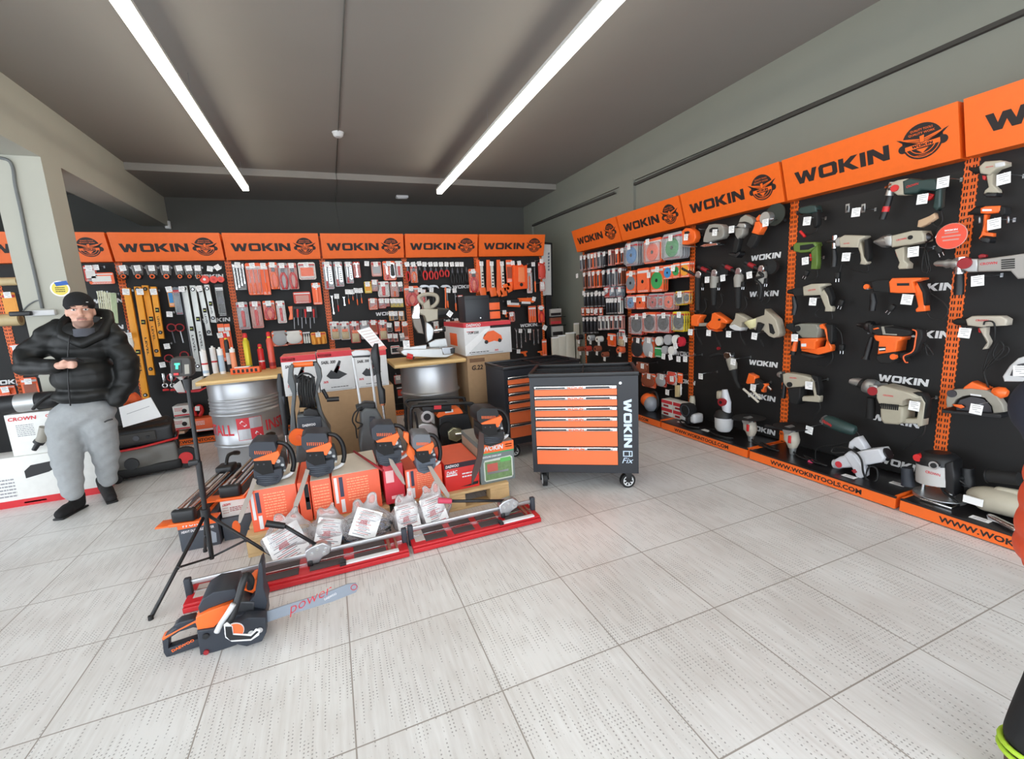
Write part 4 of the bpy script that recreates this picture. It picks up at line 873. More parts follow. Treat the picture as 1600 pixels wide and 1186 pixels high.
row('R', CDS, N_CD, 'fourth', [
 ('blade', 995, 490, 523, 20, 'R', 'K', 'steel saw blade in red card', 'saw_blade', 'saw blade', {'copies': 2, 'blister': True}), ('blade', 1015, 488, 520, 20, 'O', 'K', 'steel saw blade in orange card', 'saw_blade', 'saw blade', {'copies': 2, 'blister': True, 'tx': -8}), ('blade', 1037, 488, 520, 23, 'R', 'K', 'dark saw blade in red card', 'saw_blade', 'saw blade', {'copies': 2, 'blister': True}), ('blade', 1061, 487, 518, 19, 'Y', 'K', 'saw blade in yellow card', 'saw_blade', 'saw blade', {'copies': 2})])
row('R', CDS, N_CD, 'fifth', [('bag', 997, 527, 558, 19, 'O', 'K', 'clear bag of dark fixings', 'fixing_bag', 'pack', {'copies': 1}), ('bag', 1014, 527, 558, 17, 'O', 'S', 'clear bag of grey fixings', 'fixing_bag', 'pack', {'copies': 1}), ('print', 1029, 542, 558, 11, 'N', 'N', 'green scouring pad pack', 'pad_pack', 'pack', {'tag': 0})])
for i, (x, y, r, c, lab) in enumerate(((1030, 533, .05, 'W', 'white felt disc'), (1044, 531, .055, 'S', 'pale grey sanding disc'), (1056, 531, .05, 'W', 'off white sanding disc'), (1064, 534, .05, 'R', 'bright red sanding disc'), (1039, 547, .045, 'S', 'grey disc under the white ones'), (1050, 548, .048, 'W', 'light disc with paper tag'))):
    T = Tr('R', .17); t = T.thing('sanding_disc', f'{lab} on a hook right of the black bags', 'sanding disc', x, y)
    MB().disc((0, 0), r, -.012, .02, 28).build('disc', CARDS[c] if c != 'R' else mat('crimson_felt', (190, 30, 50), .8), t); MB().disc((0, 0), r*.96, -.014, -.012, 28).build('abrasive_face', CARDS[c] if c != 'R' else mat('crimson_felt', (190, 30, 50), .8), t)
for x, y, r_ in ((978, 531, 0), (1017, 554, .3), (1056, 541, -.4), (1037, 557, .1), (1048, 558, -.3), (1060.5, 561, 0), (1071, 561, 0), (1079, 519, 0)): hook(CDS, 'R', x, y, .22, rot=r_)
row('R', CDS, N_CD, 'sixth', [('bag', 1004, 566, 583, 19, 'D', 'D', 'bag of brown wire brushes', 'brush_bag', 'pack', {'ty': 1}), ('bag', 1014, 583, 605, 22, 'O', 'D', 'bag of orange wire cup brushes', 'brush_bag', 'pack'), ('bag', 1034, 584, 604, 16, 'R', 'S', 'bag of red and grey brushes', 'brush_bag', 'pack'), ('bag', 1050, 581, 601, 15, 'W', 'R', 'small clear bag of red parts', 'brush_bag', 'pack', {'ty': 6}), ('knife', 1063, 583, 599, 8, 'O', 'O', 'orange card of wire brushes', 'brush_card', 'pack', {'tag': 0})])
T = Tr('R', .2); t = T.thing('welding_helmet', 'orange and grey face shield low on the cutting disc stand', 'helmet', 1014, 628)
p = T.l(1012, 622)
blobpart('shell', [('e', (0, 0, .02), (.1, .09, .085))], ORG2, t, .012, 2); blobpart('visor', [('e', (.06, -.02, -.01), (.075, .08, .09))], mat('grey_visor', (150, 155, 165), .25), t, .012, 2); MB().tube([(.0, .0, .1), (.12, 0, .13), (.16, 0, 0), (.1, 0, -.1)], .012, 7).build('headband', BLACK, t)
hook(CDS, 'R', 1043, 613, .2)
for i, (x, y0, y1) in enumerate(((1042, 627, 639), (1042, 640, 652), (1060, 622, 635), (1060, 637, 650))):
    T = Tr('X', PX-.22); a = T.w(x-8.5, y1); b = T.w(x+8.5, y0); t = thing('small_red_box', f'small red and white box, {["upper left", "lower left", "upper right", "lower right"][i]} of four stacked by the paint sprayer', 'box', (a.x, (a.y+b.y)/2, (a.z, .087, a.z, .087)[i]), RZ)
    if i in (1, 3): prev = b.z
    w_ = abs(a.y-b.y)/2; h = .085; t.location.z = .087+(0 if i in (1, 3) else .0865)
    MB().bx(-w_, w_, 0, .12, 0, h, .002).build('carton', CARDS['W'], t); MB().bx(-w_*.98, w_*.98, -.0015, 0, h*.55, h*.97).build('red_band', REDP, t); MB().bx(-w_*.6, w_*.3, -.0015, 0, h*.15, h*.4).build('picture', DRED, t)
T = Tr('R', .16); t = T.thing('glue_stick_pack', 'strip of tan sticks with white ends below the orange card', 'pack', 1060, 602)
T.poly('sticks', TANC, [(1056, 602), (1062, 602), (1062, 620), (1056, 620)], .03); T.poly('white_wire', WHITE, [(1063, 600), (1065, 600), (1065, 617), (1063, 618)], .008)

# ------------------------------------------------------------------ power tools
def cord(T, pts, r=.0042, name='cord', dy=.01): return T.tube(name, RUBBER, pts, r, dy)
def plug(T, x, y, ang=0):
    a = T.l(x, y); mb = MB(); mb.M = Matrix.Translation((a[0], 0, a[1])) @ Matrix.Rotation(ang, 4, 'Y'); mb.bx(-.016, .016, -.014, .014, 0, .045, .005); o = mb.build('plug', RUBBER, T.t)
    mb = MB(); mb.M = Matrix.Translation((a[0], 0, a[1])) @ Matrix.Rotation(ang, 4, 'Y')
    for s in (-1, 1): mb.cyl((s*.0095, 0, 0), (s*.0095, 0, -.022), .0028, seg=8)
    p_ = mb.build('plug_pins', CHROME, o); p_['kind'] = 'stuff'
def prongs(x, y, st, z, out=.14):  # pair of bare display prongs
    hook(st, 'R', x, y, out, False, z=z)
zt = (1230, 250, 5.926)
# hammer drill stand, top row
T = Tr('R', .11, zt)
t = T.thing('drill', 'small dark drill with red chuck key, top left of the hammer drill stand', 'drill', 210, 500)
T.poly('body', DGRN, [(130, 470), (150, 440), (240, 420), (290, 420), (300, 480), (230, 500), (150, 500)], .07, bev=.012); T.poly('handle', MATTE, [(245, 480), (300, 460), (298, 600), (270, 630), (255, 600)], .05, bev=.012); T.rod('chuck', DSTEEL, (135, 480), (95, 492), .022, .016); T.rod('chuck_key', RED, (120, 660), (165, 710), .01); cord(T, [(275, 620), (260, 660), (200, 690), (140, 680)])
hook(HD, 'R', 186, 566, .2, z=zt)
hook(HD, 'R', 640, 485, .2, z=zt, ts=.95)
for i, x in enumerate((563, 710)):
    T = Tr('R', .12, zt); t = T.thing('battery_clip', f'{["left", "right"][i]} metal clip with holes beside the loose price tag near the top', 'clip', x, 445); T.poly('plate', STEEL, [(x-18, 410), (x+20, 402), (x+16, 482), (x-22, 490)], .01, bev=.002); T.poly('window', BLACK, [(x-6, 425), (x+6, 422), (x+3, 468), (x-9, 470)], .004, -.006, 0)
T = Tr('R', .12, zt); t = T.thing('hammer_drill', 'large dark green hammer drill with beige front, highest on the right wall', 'drill', 1200, 280)
T.poly('motor_housing', DGRN, [(1110, 200), (1180, 170), (1290, 185), (1420, 175), (1440, 260), (1400, 290), (1280, 280), (1240, 310), (1120, 325)], .1, bev=.018)
T.poly('gearbox', BEIGE, [(1000, 215), (1060, 190), (1150, 175), (1120, 250), (1130, 325), (1060, 330), (1005, 290)], .095, bev=.015); T.poly('rear_handle', DGRN, [(1370, 190), (1430, 175), (1450, 230), (1440, 430), (1400, 470), (1365, 440), (1390, 300)], .055, bev=.015)
T.loft('chuck', CHROME, [(1000, 245, .03), (960, 252, .03), (950, 253, .02), (905, 258, .008)], -.0); T.rod('clamp_collar', CAST, (985, 205), (945, 330), .022); T.loft('side_handle', BLACK, [(955, 330, .016), (920, 440, .019), (880, 550, .017)]); T.rod('handle_band', RED, (922, 430), (908, 480), .0195)
T.disc('mode_knob', RED, (1045, 265), .02, .02, -.05); T.poly('trigger', RED, [(1310, 305), (1375, 320), (1340, 365), (1300, 380)], .03); mb = MB(); a = T.l(1205, 238); text_mb(mb, 'CROWN', .06, .014, a[0], a[1], -.0505, ang=.1); mb.build('print', RED, t)
cord(T, [(1410, 460), (1430, 560), (1380, 620), (1300, 560), (1250, 600), (1230, 640)]); T.poly('cord_wrap', mat('tan_cord_wrap', (190, 160, 130), .7), [(1220, 620), (1230, 560), (1330, 520), (1380, 490), (1390, 540), (1300, 600), (1250, 625)], .04)
hook(HD, 'R', 1255, 362, .21, z=zt, ts=.95); hook(HD, 'R', 1446, 208, .18, z=zt)
def drill(T, label, cx, cy, bodym, body, handle, hm, gearbox, gm, chuck, cm, cr=.022, side=None, th=.075, txt=None, trig=None, cat='drill', name='hammer_drill'):
    t = T.thing(name, label, cat, cx, cy)
    T.poly('motor_housing', bodym, body, th, bev=.012)
    if gearbox: T.poly('gearbox', gm, gearbox, th*.92, bev=.012)
    if handle: T.poly('handle', hm, handle, th*.62, bev=.010)
    if chuck: T.loft('chuck', cm, chuck)
    if side: T.loft('side_handle', BLACK, side)
    if trig: T.poly('trigger', RED if hm is not ORG2 else BLACK, trig, th*.35, bev=.003)
    if txt:
        mb = MB(); a = T.l(*txt[1]); b = T.l(*txt[2]); L_ = math.hypot(b[0]-a[0], b[1]-a[1])
        text_mb(mb, txt[0], L_, L_*.2, (a[0]+b[0])/2, (a[1]+b[1])/2, -th/2-.0002, ang=math.atan2(b[1]-a[1], b[0]-a[0]), bold=.03); mb.build('brand_print', txt[3] if len(txt) > 3 else REDP, t)
    return t
T = Tr('R', .11, zt)
drill(T, 'green drill with orange trigger, far left of the second tool row', 190, 850, OLIVE, [(85, 790), (110, 765), (290, 760), (300, 790), (240, 850), (150, 860), (90, 845)], [(235, 850), (300, 780), (298, 960), (290, 1010), (235, 1010), (245, 900)], OLIVE, None, None, [(90, 810, .02), (40, 818, .014)], MATTE, trig=[(215, 870), (250, 860), (245, 930), (222, 935)])
T.poly('dark_side_panel', MATTE, [(150, 790), (270, 775), (290, 800), (230, 830), (150, 835)], .078, bev=.004); cord(T, [(265, 1010), (270, 1080), (200, 1110), (130, 1100)]); plug(T, 165, 1075, .5)
hook(HD, 'R', 170, 935, .2, z=zt, ts=.9)
drill(T, 'beige hammer drill with silver collar in the second tool row', 570, 780, BEIGE, [(510, 720), (560, 695), (740, 700), (752, 712), (700, 740), (690, 810), (520, 810)], [(670, 800), (700, 760), (730, 900), (765, 950), (740, 970), (690, 965), (700, 930), (695, 870)], BEIGE, [(470, 740), (500, 715), (530, 720), (530, 790), (490, 805), (470, 790)], CAST, [(465, 755, .02), (425, 755, .02), (400, 757, .014), (370, 760, .008)], DSTEEL, side=[(435, 830, .014), (440, 920, .019), (430, 990, .018)], txt=('CROWN', (555, 775), (610, 770)), trig=[(680, 820), (705, 815), (715, 880), (695, 885)])
T.rod('collar', CHROME, (445, 700), (440, 820), .018); T.poly('grip_back', MATTE, [(735, 740), (768, 730), (775, 900), (765, 940), (735, 890)], .05, bev=.008); cord(T, [(740, 965), (730, 1040), (560, 1000), (500, 960), (470, 1090)]); plug(T, 465, 1100)
hook(HD, 'R', 548, 898, .2, z=zt, ts=.95)
drill(T, 'large beige impact wrench with tapered nose and coiled black cord', 1080, 760, BEIGE, [(1010, 700), (1200, 655), (1290, 655), (1310, 700), (1310, 750), (1200, 780), (1010, 810)], [(1020, 830), (1110, 800), (1110, 930), (1145, 960), (1140, 1005), (1060, 1010), (1050, 990), (1065, 950), (1040, 890)], BEIGE, [(930, 710), (1010, 695), (1010, 800), (940, 790)], CAST, [(940, 750, .042), (890, 755, .036), (850, 757, .022), (820, 758, .012), (805, 758, .008)], CAST, th=.1, txt=('CROWN', (1055, 745), (1150, 725)), trig=[(1015, 850), (1045, 840), (1050, 890), (1030, 895)], name='impact_wrench', cat='impact wrench')
T.disc('side_port', MATTE, (1188, 717), .012, .012, -.05); T.rod('rear_cap', DSTEEL, (1300, 720), (1340, 718), .03, .012); cord(T, [(1280, 760), (1250, 900), (1240, 1020), (1290, 1040), (1300, 900), (1260, 820), (1290, 1000), (1320, 1020), (1290, 860), (1380, 830), (1410, 860)]); plug(T, 1405, 690, .3); plug(T, 1420, 860, -.4)
hook(HD, 'R', 1170, 850, .21, z=zt, ts=1.0)
T = Tr('X', 3.30, zt); t = T.thing('round_hanger_sign', 'round orange red sign hanging between the two nearest display stands', 'sign', 1520, 705)
MB().disc((0, 0), .068, -.003, .003, 32).build('face', mat('coral_sign', (232, 84, 62), .35), t); mb = MB()
for k, s_ in enumerate((.5, .7, .6)): a = .02-.02*k; mb.bx(-.06*s_, .06*s_, -.004, -.003, a-.004, a+.004)
mb.build('print', PINK, t); MB().cyl((0, 0, .065), (.02, 0.12, .1), .002, seg=6).build('wire_hook', STEEL, t); MB().ring((0, 0, 0), .068, .003, 32).build('rim', PINK, t)
# third and fourth rows
zt = (1230, 430, 5.926); T = Tr('R', .11, zt)
drill(T, 'beige rotary hammer with black nose at the left of the third tool row', 250, 150, BEIGE, [(175, 105), (250, 80), (375, 75), (385, 92), (330, 110), (350, 180), (180, 190)], [(320, 180), (355, 130), (400, 200), (415, 280), (432, 300), (425, 335), (365, 335), (370, 300), (340, 230)], BEIGE, [(70, 125), (110, 110), (175, 110), (180, 185), (90, 195)], MATTE, [(75, 150, .026), (30, 152, .018), (10, 153, .014)], MATTE, side=[(60, 195, .014), (75, 290, .019), (60, 370, .016)], txt=('CROWN', (225, 140), (295, 130)), trig=[(335, 200), (360, 195), (352, 250), (338, 250)])
T.poly('grip_back', MATTE, [(355, 120), (400, 110), (432, 200), (428, 285), (412, 270), (395, 190)], .045, bev=.006); cord(T, [(400, 335), (405, 410), (290, 400), (250, 360), (300, 300)])
hook(HD, 'R', 240, 245, .2, z=zt, ts=.95); plug(T, 490, 285, .3)
drill(T, 'bright orange rotary hammer with black nose in the third tool row', 1080, 130, ORG2, [(980, 60), (1010, 25), (1275, 22), (1280, 38), (1200, 60), (1230, 160), (1080, 165), (990, 160)], [(1200, 140), (1225, 60), (1290, 130), (1300, 290), (1305, 330), (1215, 340), (1210, 315), (1235, 290), (1215, 200)], ORG2, [(810, 60), (860, 45), (980, 40), (985, 160), (830, 150)], MATTE, [(815, 85, .026), (760, 86, .02), (710, 78, .01)], MATTE, side=[(790, 170, .014), (800, 250, .02), (785, 330, .018)], th=.09, trig=[(1205, 190), (1222, 185), (1218, 250), (1208, 250)], name='rotary_hammer', cat='rotary hammer')
T.poly('name_plate', BLACK, [(1058, 72), (1170, 70), (1172, 94), (1060, 96)], .004, -.046, 0); mb = MB(); a = T.l(1115, 83); logo_mb(mb, .009, a[0], a[1], -.0485, .0008, sx=1.0); mb.build('name_print', PRINTW, t); T.disc('depth_knob', ORG2, (762, 105), .017, .05, -.01)
T.poly('grip_back', MATTE, [(1225, 60), (1260, 70), (1305, 150), (1305, 280), (1290, 275), (1275, 160)], .06, bev=.008); cord(T, [(1285, 340), (1320, 400), (1420, 410), (1480, 330), (1420, 240), (1300, 160)]); plug(T, 945, 330, .6)
hook(HD, 'R', 1112, 225, .21, z=zt, ts=1.05)
drill(T, 'grey and orange demolition hammer at the left of the fourth tool row', 250, 590, mat('grey_green_plastic', (128, 128, 118), .5), [(110, 460), (160, 445), (310, 450), (330, 490), (320, 575), (180, 575), (120, 520)], None, None, [(20, 450), (90, 440), (110, 520), (90, 530), (30, 490)], MATTE, [(60, 470, .025), (0, 470, .017)], MATTE, th=.1, name='demolition_hammer', cat='demolition hammer')
T.poly('motor_pod', ORG2, [(140, 580), (325, 580), (325, 605), (305, 615), (300, 680), (170, 680), (165, 605), (145, 600)], .11, bev=.014); T.poly('handle_frame', ORG2, [(315, 460), (345, 448), (385, 500), (395, 590), (430, 660), (425, 700), (310, 735), (150, 700), (150, 685), (300, 670), (370, 655), (385, 600), (360, 500), (320, 490)], .05, bev=.010); T.poly('handle_back', MATTE, [(370, 450), (440, 460), (440, 600), (425, 640), (400, 600), (390, 500)], .055, bev=.010)
T.poly('base_cap', MATTE, [(165, 715), (330, 745), (300, 770), (180, 745)], .1, bev=.01); T.poly('badge', PRINTW, [(178, 628), (222, 628), (222, 655), (178, 655)], .003, -.056, 0); T.disc('dial', MATTE, (140, 490), .022, .02, -.05); T.loft('side_handle', ORG2, [(85, 600, .014), (70, 660, .019), (60, 700, .02)]); T.rod('side_handle_end', BLACK, (60, 700), (50, 735), .021)
cord(T, [(410, 715), (410, 780), (350, 850), (280, 840)]); cord(T, [(440, 480), (490, 540), (505, 650), (505, 680)]); plug(T, 505, 700); hook(HD, 'R', 72, 580, .2, z=zt, ts=.95)
drill(T, 'orange and black rotary hammer with loop handle in the fourth tool row', 1000, 600, MATTE, [(820, 460), (900, 465), (1180, 510), (1180, 545), (1110, 565), (870, 550), (820, 520)], None, None, [(780, 455), (830, 450), (830, 540), (800, 530)], BLACK, [(790, 478, .036), (760, 472, .036), (730, 468, .03), (720, 466, .018), (650, 458, .012)], DSTEEL, th=.1, name='rotary_hammer', cat='rotary hammer')
T.poly('motor_pod', ORG2, [(850, 548), (1110, 565), (1095, 600), (1070, 605), (1055, 700), (880, 728), (895, 610), (865, 600), (848, 570)], .11, bev=.014); T.poly('base_cap', MATTE, [(870, 735), (1050, 705), (1060, 760), (1000, 815), (900, 810), (865, 770)], .11, bev=.014)
T.poly('top_window', GREY, [(915, 470), (940, 470), (955, 535), (1060, 540), (1060, 552), (930, 545)], .104, bev=.004)
T.poly('loop_handle', MATTE, [(1180, 510), (1230, 490), (1270, 505), (1275, 570), (1225, 700), (1150, 750), (1110, 755), (1125, 790), (1100, 790), (1060, 760), (1060, 715), (1150, 715), (1195, 680), (1220, 560), (1205, 520)], .055, bev=.012); T.tube('handle_trim', ORP, [(1185, 500, -.03), (1222, 520, -.03), (1215, 590, -.03), (1190, 700, -.03), (1105, 745, -.03), (1120, 800, -.03), (1145, 803, -.03)], .004)
T.poly('badge', BLACK, [(895, 655), (962, 655), (960, 695), (905, 698)], .003, -.056, 0); T.poly('badge_print', PRINTW, [(900, 672), (960, 668), (960, 682), (903, 688)], .003, -.058, 0); T.disc('lock_button', ORG2, (1032, 748), .018, .02, -.05); T.poly('side_lever', ORG2, [(840, 490), (885, 478), (900, 488), (850, 500)], .01, -.052)
T.loft('side_handle', BLACK, [(785, 570, .013), (760, 660, .018), (735, 750, .016), (725, 775, .026)]); cord(T, [(1250, 620), (1320, 700), (1340, 740), (1290, 740), (1270, 640), (1310, 680)])
for x, y in ((735, 165), (745, 575)): hook(HD, 'R', x, y, .16, False, z=zt)
zt = (1140, 580, 5.926); T = Tr('R', .11, zt)
drill(T, 'beige rotary hammer with black motor hanging over the orange upright', 640, 140, BEIGE, [(520, 20), (560, 10), (710, 35), (780, 60), (770, 100), (700, 140), (560, 150), (525, 100)], [(770, 60), (800, 80), (820, 200), (852, 235), (845, 285), (690, 275), (688, 240), (700, 228), (800, 225), (780, 120)], BEIGE, [(490, 20), (525, 15), (530, 110), (500, 90)], MATTE, [(500, 38, .03), (470, 30, .028), (450, 28, .018)], CAST, side=[(510, 110, .015), (505, 180, .018), (495, 250, .017)], txt=('CROWN', (585, 55), (650, 60)))
T.poly('motor_pod', MATTE, [(570, 155), (690, 145), (685, 240), (660, 305), (600, 290), (580, 230)], .09, bev=.012); T.poly('grip_back', MATTE, [(770, 30), (830, 50), (850, 150), (848, 225), (825, 215), (810, 100)], .05, bev=.008); T.disc('dial', MATTE, (590, 118), .02, .02, -.04); cord(T, [(825, 290), (830, 350), (790, 400), (770, 450)])
hook(HD, 'R', 737, 132, .21, z=zt, ts=1.0)
hook(HD, 'R', 740, 545, .2, z=zt, ts=1.0)
zt = (1200, 480, 2.825); T = Tr('R', .13, zt)
drill(T, 'largest beige demolition hammer with black bit chuck, lowest hanging on the hammer drill stand', 590, 420, BEIGE, [(505, 350), (530, 340), (640, 370), (690, 395), (640, 400), (620, 410), (620, 430), (515, 420), (505, 395)], None, None, [(468, 340), (505, 340), (520, 385), (475, 380)], CAST, [(475, 358, .05), (455, 350, .052), (430, 345, .045), (428, 345, .036), (395, 330, .03), (365, 325, .02)], CAST, th=.13, txt=('CROWN', (535, 382), (580, 388)), name='demolition_hammer', cat='demolition hammer')
T.loft('bit_sleeve', MATTE, [(428, 344, .038), (400, 333, .03), (365, 323, .018)]); T.poly('motor_pod', mat('beige_grey_plastic', (166, 160, 142), .5), [(522, 425), (625, 435), (622, 500), (600, 512), (540, 508), (525, 490)], .14, bev=.02); T.poly('rear_handle', BEIGE, [(640, 385), (690, 390), (708, 420), (695, 520), (675, 525), (672, 512), (610, 510), (615, 488), (670, 488), (682, 420), (640, 405)], .07, bev=.014); T.poly('grip_back', MATTE, [(650, 375), (695, 378), (712, 410), (705, 490), (698, 490), (698, 420), (685, 395)], .06, bev=.010)
T.disc('mode_knob', DRED, (490, 365), .028, .03, -.06); T.loft('side_handle', MATTE, [(455, 400, .024), (455, 440, .026), (452, 490, .026)]); cord(T, [(690, 520), (680, 560), (640, 590), (595, 630)], .005)
mb = MB()
for k in range(9): a = T.l(530+k*9, 430+k*.8); mb.bx(a[0]-.004, a[0]+.004, -.072, -.068, a[1]-.018, a[1]+.018)
mb.build('vents', MATTE, t := T.t)['kind'] = 'stuff'; hook(HD, 'R', 647, 436, .23, z=zt, ts=1.0)
# ------------------------------------------------------------------ nearest stand
zt = (1490, 200, 5.39); T = Tr('R', .11, zt)
drill(T, 'beige cordless impact driver at the top of the nearest stand', 340, 400, BEIGE, [(240, 330), (290, 285), (420, 275), (465, 290), (465, 320), (380, 350), (330, 400), (250, 385)], [(290, 400), (345, 380), (345, 480), (390, 520), (395, 545), (350, 550), (300, 545), (265, 565), (280, 525), (310, 500)], BEIGE, None, None, [(240, 345, .022), (200, 355, .022), (170, 352, .012), (135, 342, .007)], MATTE, th=.07, txt=('CROWN', (300, 335), (365, 325)), trig=[(250, 400), (285, 405), (275, 440), (255, 435)], name='impact_driver', cat='drill')
T.poly('battery', BLACK, [(270, 555), (390, 548), (380, 580), (300, 582)], .07, bev=.008); T.poly('side_panel', LGREY, [(375, 300), (460, 285), (460, 320), (380, 340)], .074, bev=.006)
hook(NR, 'R', 424, 428, .2, z=zt, ts=.95)
drill(T, 'orange cordless drill below the beige impact driver on nearest stand', 320, 780, ORG2, [(250, 675), (290, 660), (420, 655), (430, 700), (400, 715), (300, 725), (250, 720)], [(270, 730), (300, 730), (270, 850), (280, 880), (345, 885), (345, 915), (260, 905), (235, 940), (225, 930), (245, 900), (258, 850)], ORG2, None, None, [(250, 690, .024), (190, 700, .024), (160, 710, .014), (125, 722, .006)], MATTE, th=.065, trig=None, name='cordless_drill')
T.poly('rear_cap', MATTE, [(425, 655), (460, 670), (462, 720), (430, 740), (405, 715)], .065, bev=.008); T.poly('battery', BLACK, [(255, 920), (335, 925), (325, 970), (250, 960)], .07, bev=.008); T.poly('name_plate', PRINTW, [(270, 685), (350, 685), (350, 700), (270, 702)], .003, -.034, 0)
for x in (200, 440): T.poly('metal_clip', STEEL, [(x-15, 740), (x+8, 740), (x+5, 800), (x-18, 805)], .01, .03)
hook(NR, 'R', 344, 808, .2, z=zt, ts=.95)
zt = (1480, 380, 3.708)
T = Tr('R', .13, zt)
drill(T, 'long grey diamond core drill with chrome collar reaching over the orange upright', 250, 130, mat('warm_grey_plastic', (158, 154, 150), .45), [(210, 95), (400, 70), (470, 60), (520, 80), (520, 200), (440, 205), (400, 160), (210, 165)], None, None, [(105, 100), (140, 90), (210, 90), (210, 165), (150, 168), (105, 150)], CAST, [(70, 118, .028), (40, 118, .03), (30, 118, .022), (0, 118, .026), (-20, 118, .018), (-60, 118, .016), (-75, 118, .008)], CAST, th=.12, side=[(72, 175, .018), (70, 240, .022), (66, 300, .022)], txt=('CROWN', (225, 120), (325, 112)), name='core_drill', cat='drill')
T.rod('clamp_collar', CHROME, (82, 82), (72, 178), .026); T.poly('red_latch', DRED, [(185, 72), (205, 62), (232, 68), (230, 82), (190, 88)], .03); T.disc('mode_knob', DRED, (137, 115), .03, .03, -.055)
mb = MB()
for k in range(5): a = T.l(380, 95+k*12); mb.bx(a[0]-.02, a[0]+.03, -.0625, -.06, a[1]-.003, a[1]+.003)
mb.build('vents', MATTE, T.t)['kind'] = 'stuff'; hook(NR, 'R', 178, 218, .24, z=zt, ts=.95)
T = Tr('R', .1, zt)
drill(T, 'beige corded screwdriver with black coiled cord on nearest stand', 250, 450, mat('warm_beige_plastic', (184, 176, 162), .5), [(125, 440), (160, 420), (330, 420), (365, 440), (360, 475), (250, 480), (215, 485), (135, 475)], [(195, 490), (240, 485), (235, 530), (255, 570), (240, 610), (212, 615), (240, 575), (215, 530)], mat('warm_beige_plastic', (184, 176, 162), .5), None, None, [(130, 455, .024), (60, 455, .02), (40, 455, .012)], MATTE, th=.07, txt=('CROWN', (185, 445), (260, 445)), trig=[(185, 492), (200, 490), (200, 520), (188, 515)], name='corded_screwdriver')
cord(T, [(240, 470, -.05), (250, 450, -.05), (300, 460, -.05), (290, 560, -.03), (240, 620), (205, 740), (250, 680), (330, 600), (350, 630), (290, 680), (260, 640), (300, 570), (320, 620), (250, 700), (210, 745), (235, 840)])
hook(NR, 'R', 102, 520, .2, z=zt, ts=.95)
t = T.thing('circular_saw', 'grey circular saw with orange handle on the nearest stand', 'circular saw', 180, 930)
pts = [(5, 905), (15, 865), (50, 845), (150, 840), (240, 850), (300, 880), (335, 930), (345, 975), (280, 985), (270, 940), (230, 895), (160, 875), (100, 885), (60, 905), (40, 945), (10, 950)]
T.poly('blade_guard', GREY, pts, .05, bev=.01); T.poly('inner_guard', DSTEEL, [(60, 950), (80, 905), (150, 885), (220, 900), (262, 945), (270, 980), (60, 965)], .03, bev=.004); T.poly('motor_handle', ORG2, [(90, 850), (105, 830), (150, 800), (240, 840), (235, 855), (160, 845)], .07, .02, .012); T.loft('front_knob', ORG2, [(265, 855, .018), (290, 862, .03), (325, 868, .032), (350, 872, .018)])
T.poly('orange_lever', ORG2, [(45, 928), (100, 932), (118, 945), (100, 955), (60, 942)], .01, -.03); T.poly('base_plate', BLACK, [(0, 955), (60, 965), (345, 985), (345, 1005), (0, 975)], .12, bev=.004); T.poly('name_plate', PRINTW, [(148, 868), (212, 876), (212, 886), (150, 878)], .003, -.026, 0); T.disc('motor_ring', DSTEEL, (43, 868), .022, .01, -.028)
cord(T, [(235, 840), (215, 790), (205, 745)]); hook(NR, 'R', 170, 962, .24, z=zt, ts=.95)
t = T.thing('grinder_guard', 'light grey angled tool with blue white tag cut by the right edge', 'tool', 420, 760)
T.poly('frame', LGREY, [(330, 770), (370, 710), (420, 665), (500, 640), (520, 800), (340, 800)], .04, bev=.01); T.poly('inner_plate', DSTEEL, [(375, 765), (390, 730), (420, 700), (470, 690), (470, 775)], .045, bev=.004); hook(NR, 'R', 425, 740, .2, z=zt, ts=.95)
T = Tr('R', .2, (1400, 560, 3.955)); zt = T.z
t = T.thing('router', 'silver plunge router with black side handles standing on nearest base shelf', 'router', 250, 860); T.t.location.z = .087; T.o = T.t.location.copy()
T.loft('motor_body', mat('silver_grey_plastic', (186, 184, 182), .4), [(265, 765, .105), (265, 730, .105), (262, 650, .1), (260, 625, .095)]); T.loft('top_cap', BLACK, [(262, 650, .102), (260, 610, .098), (258, 590, .08), (258, 580, .06)])
T.disc('red_latch', RED, (182, 600), .022, .05, -.06); T.disc('dial_ring', CHROME, (302, 640), .024, .02, -.105); T.disc('dial_centre', BLACK, (302, 640), .015, .022, -.108); mb = MB(); a = T.l(292, 690); text_mb(mb, 'CROWN', .07, .016, a[0], a[1], -.106); mb.build('brand_print', REDP, t)
T.rod('left_handle', CHAR, (88, 670), (90, 780), .03, .034, -.03); T.rod('right_handle', BLACK, (428, 680), (430, 790), .03, .034, .02); T.rod('handle_arm', BLACK, (100, 735), (430, 740), .016)
b0 = T.l(265, 860); MB().cyl((b0[0], 0, .0), (b0[0], 0, .018), .12, seg=32).build('base_ring', CAST, t); MB().bx(b0[0]-.03, b0[0]+.12, -.14, -.05, 0, .016, .003).build('base_plate', CHROME, t)
for x in (170, 350): a = T.l(x, 760); MB().cyl((a[0], 0, .015), (a[0], 0, a[1]+.02), .012, seg=10).build('plunge_column', CHROME, t)
T.poly('control_block', BLACK, [(350, 640), (400, 620), (410, 830), (350, 800)], .1, -.03, .01)
def flat_tag(T, x, y, lab, w_=.075, h_=.045):
    p = onZ(T.z[0]+x/T.z[2], T.z[1]+y/T.z[2], .0875); t = thing('price_card', lab, 'price card', (p.x, p.y, .0875), RZ)
    MB().bx(-w_/2, w_/2, -h_/2, h_/2, 0, .0015).build('card', TAGM[0], t); mb = MB()
    for k in range(3): mb.bx(-w_*.35, w_*.3, -h_*.3+k*h_*.25, -h_*.22+k*h_*.25, .0015, .002)
    mb.build('print', TAGM[1], t)
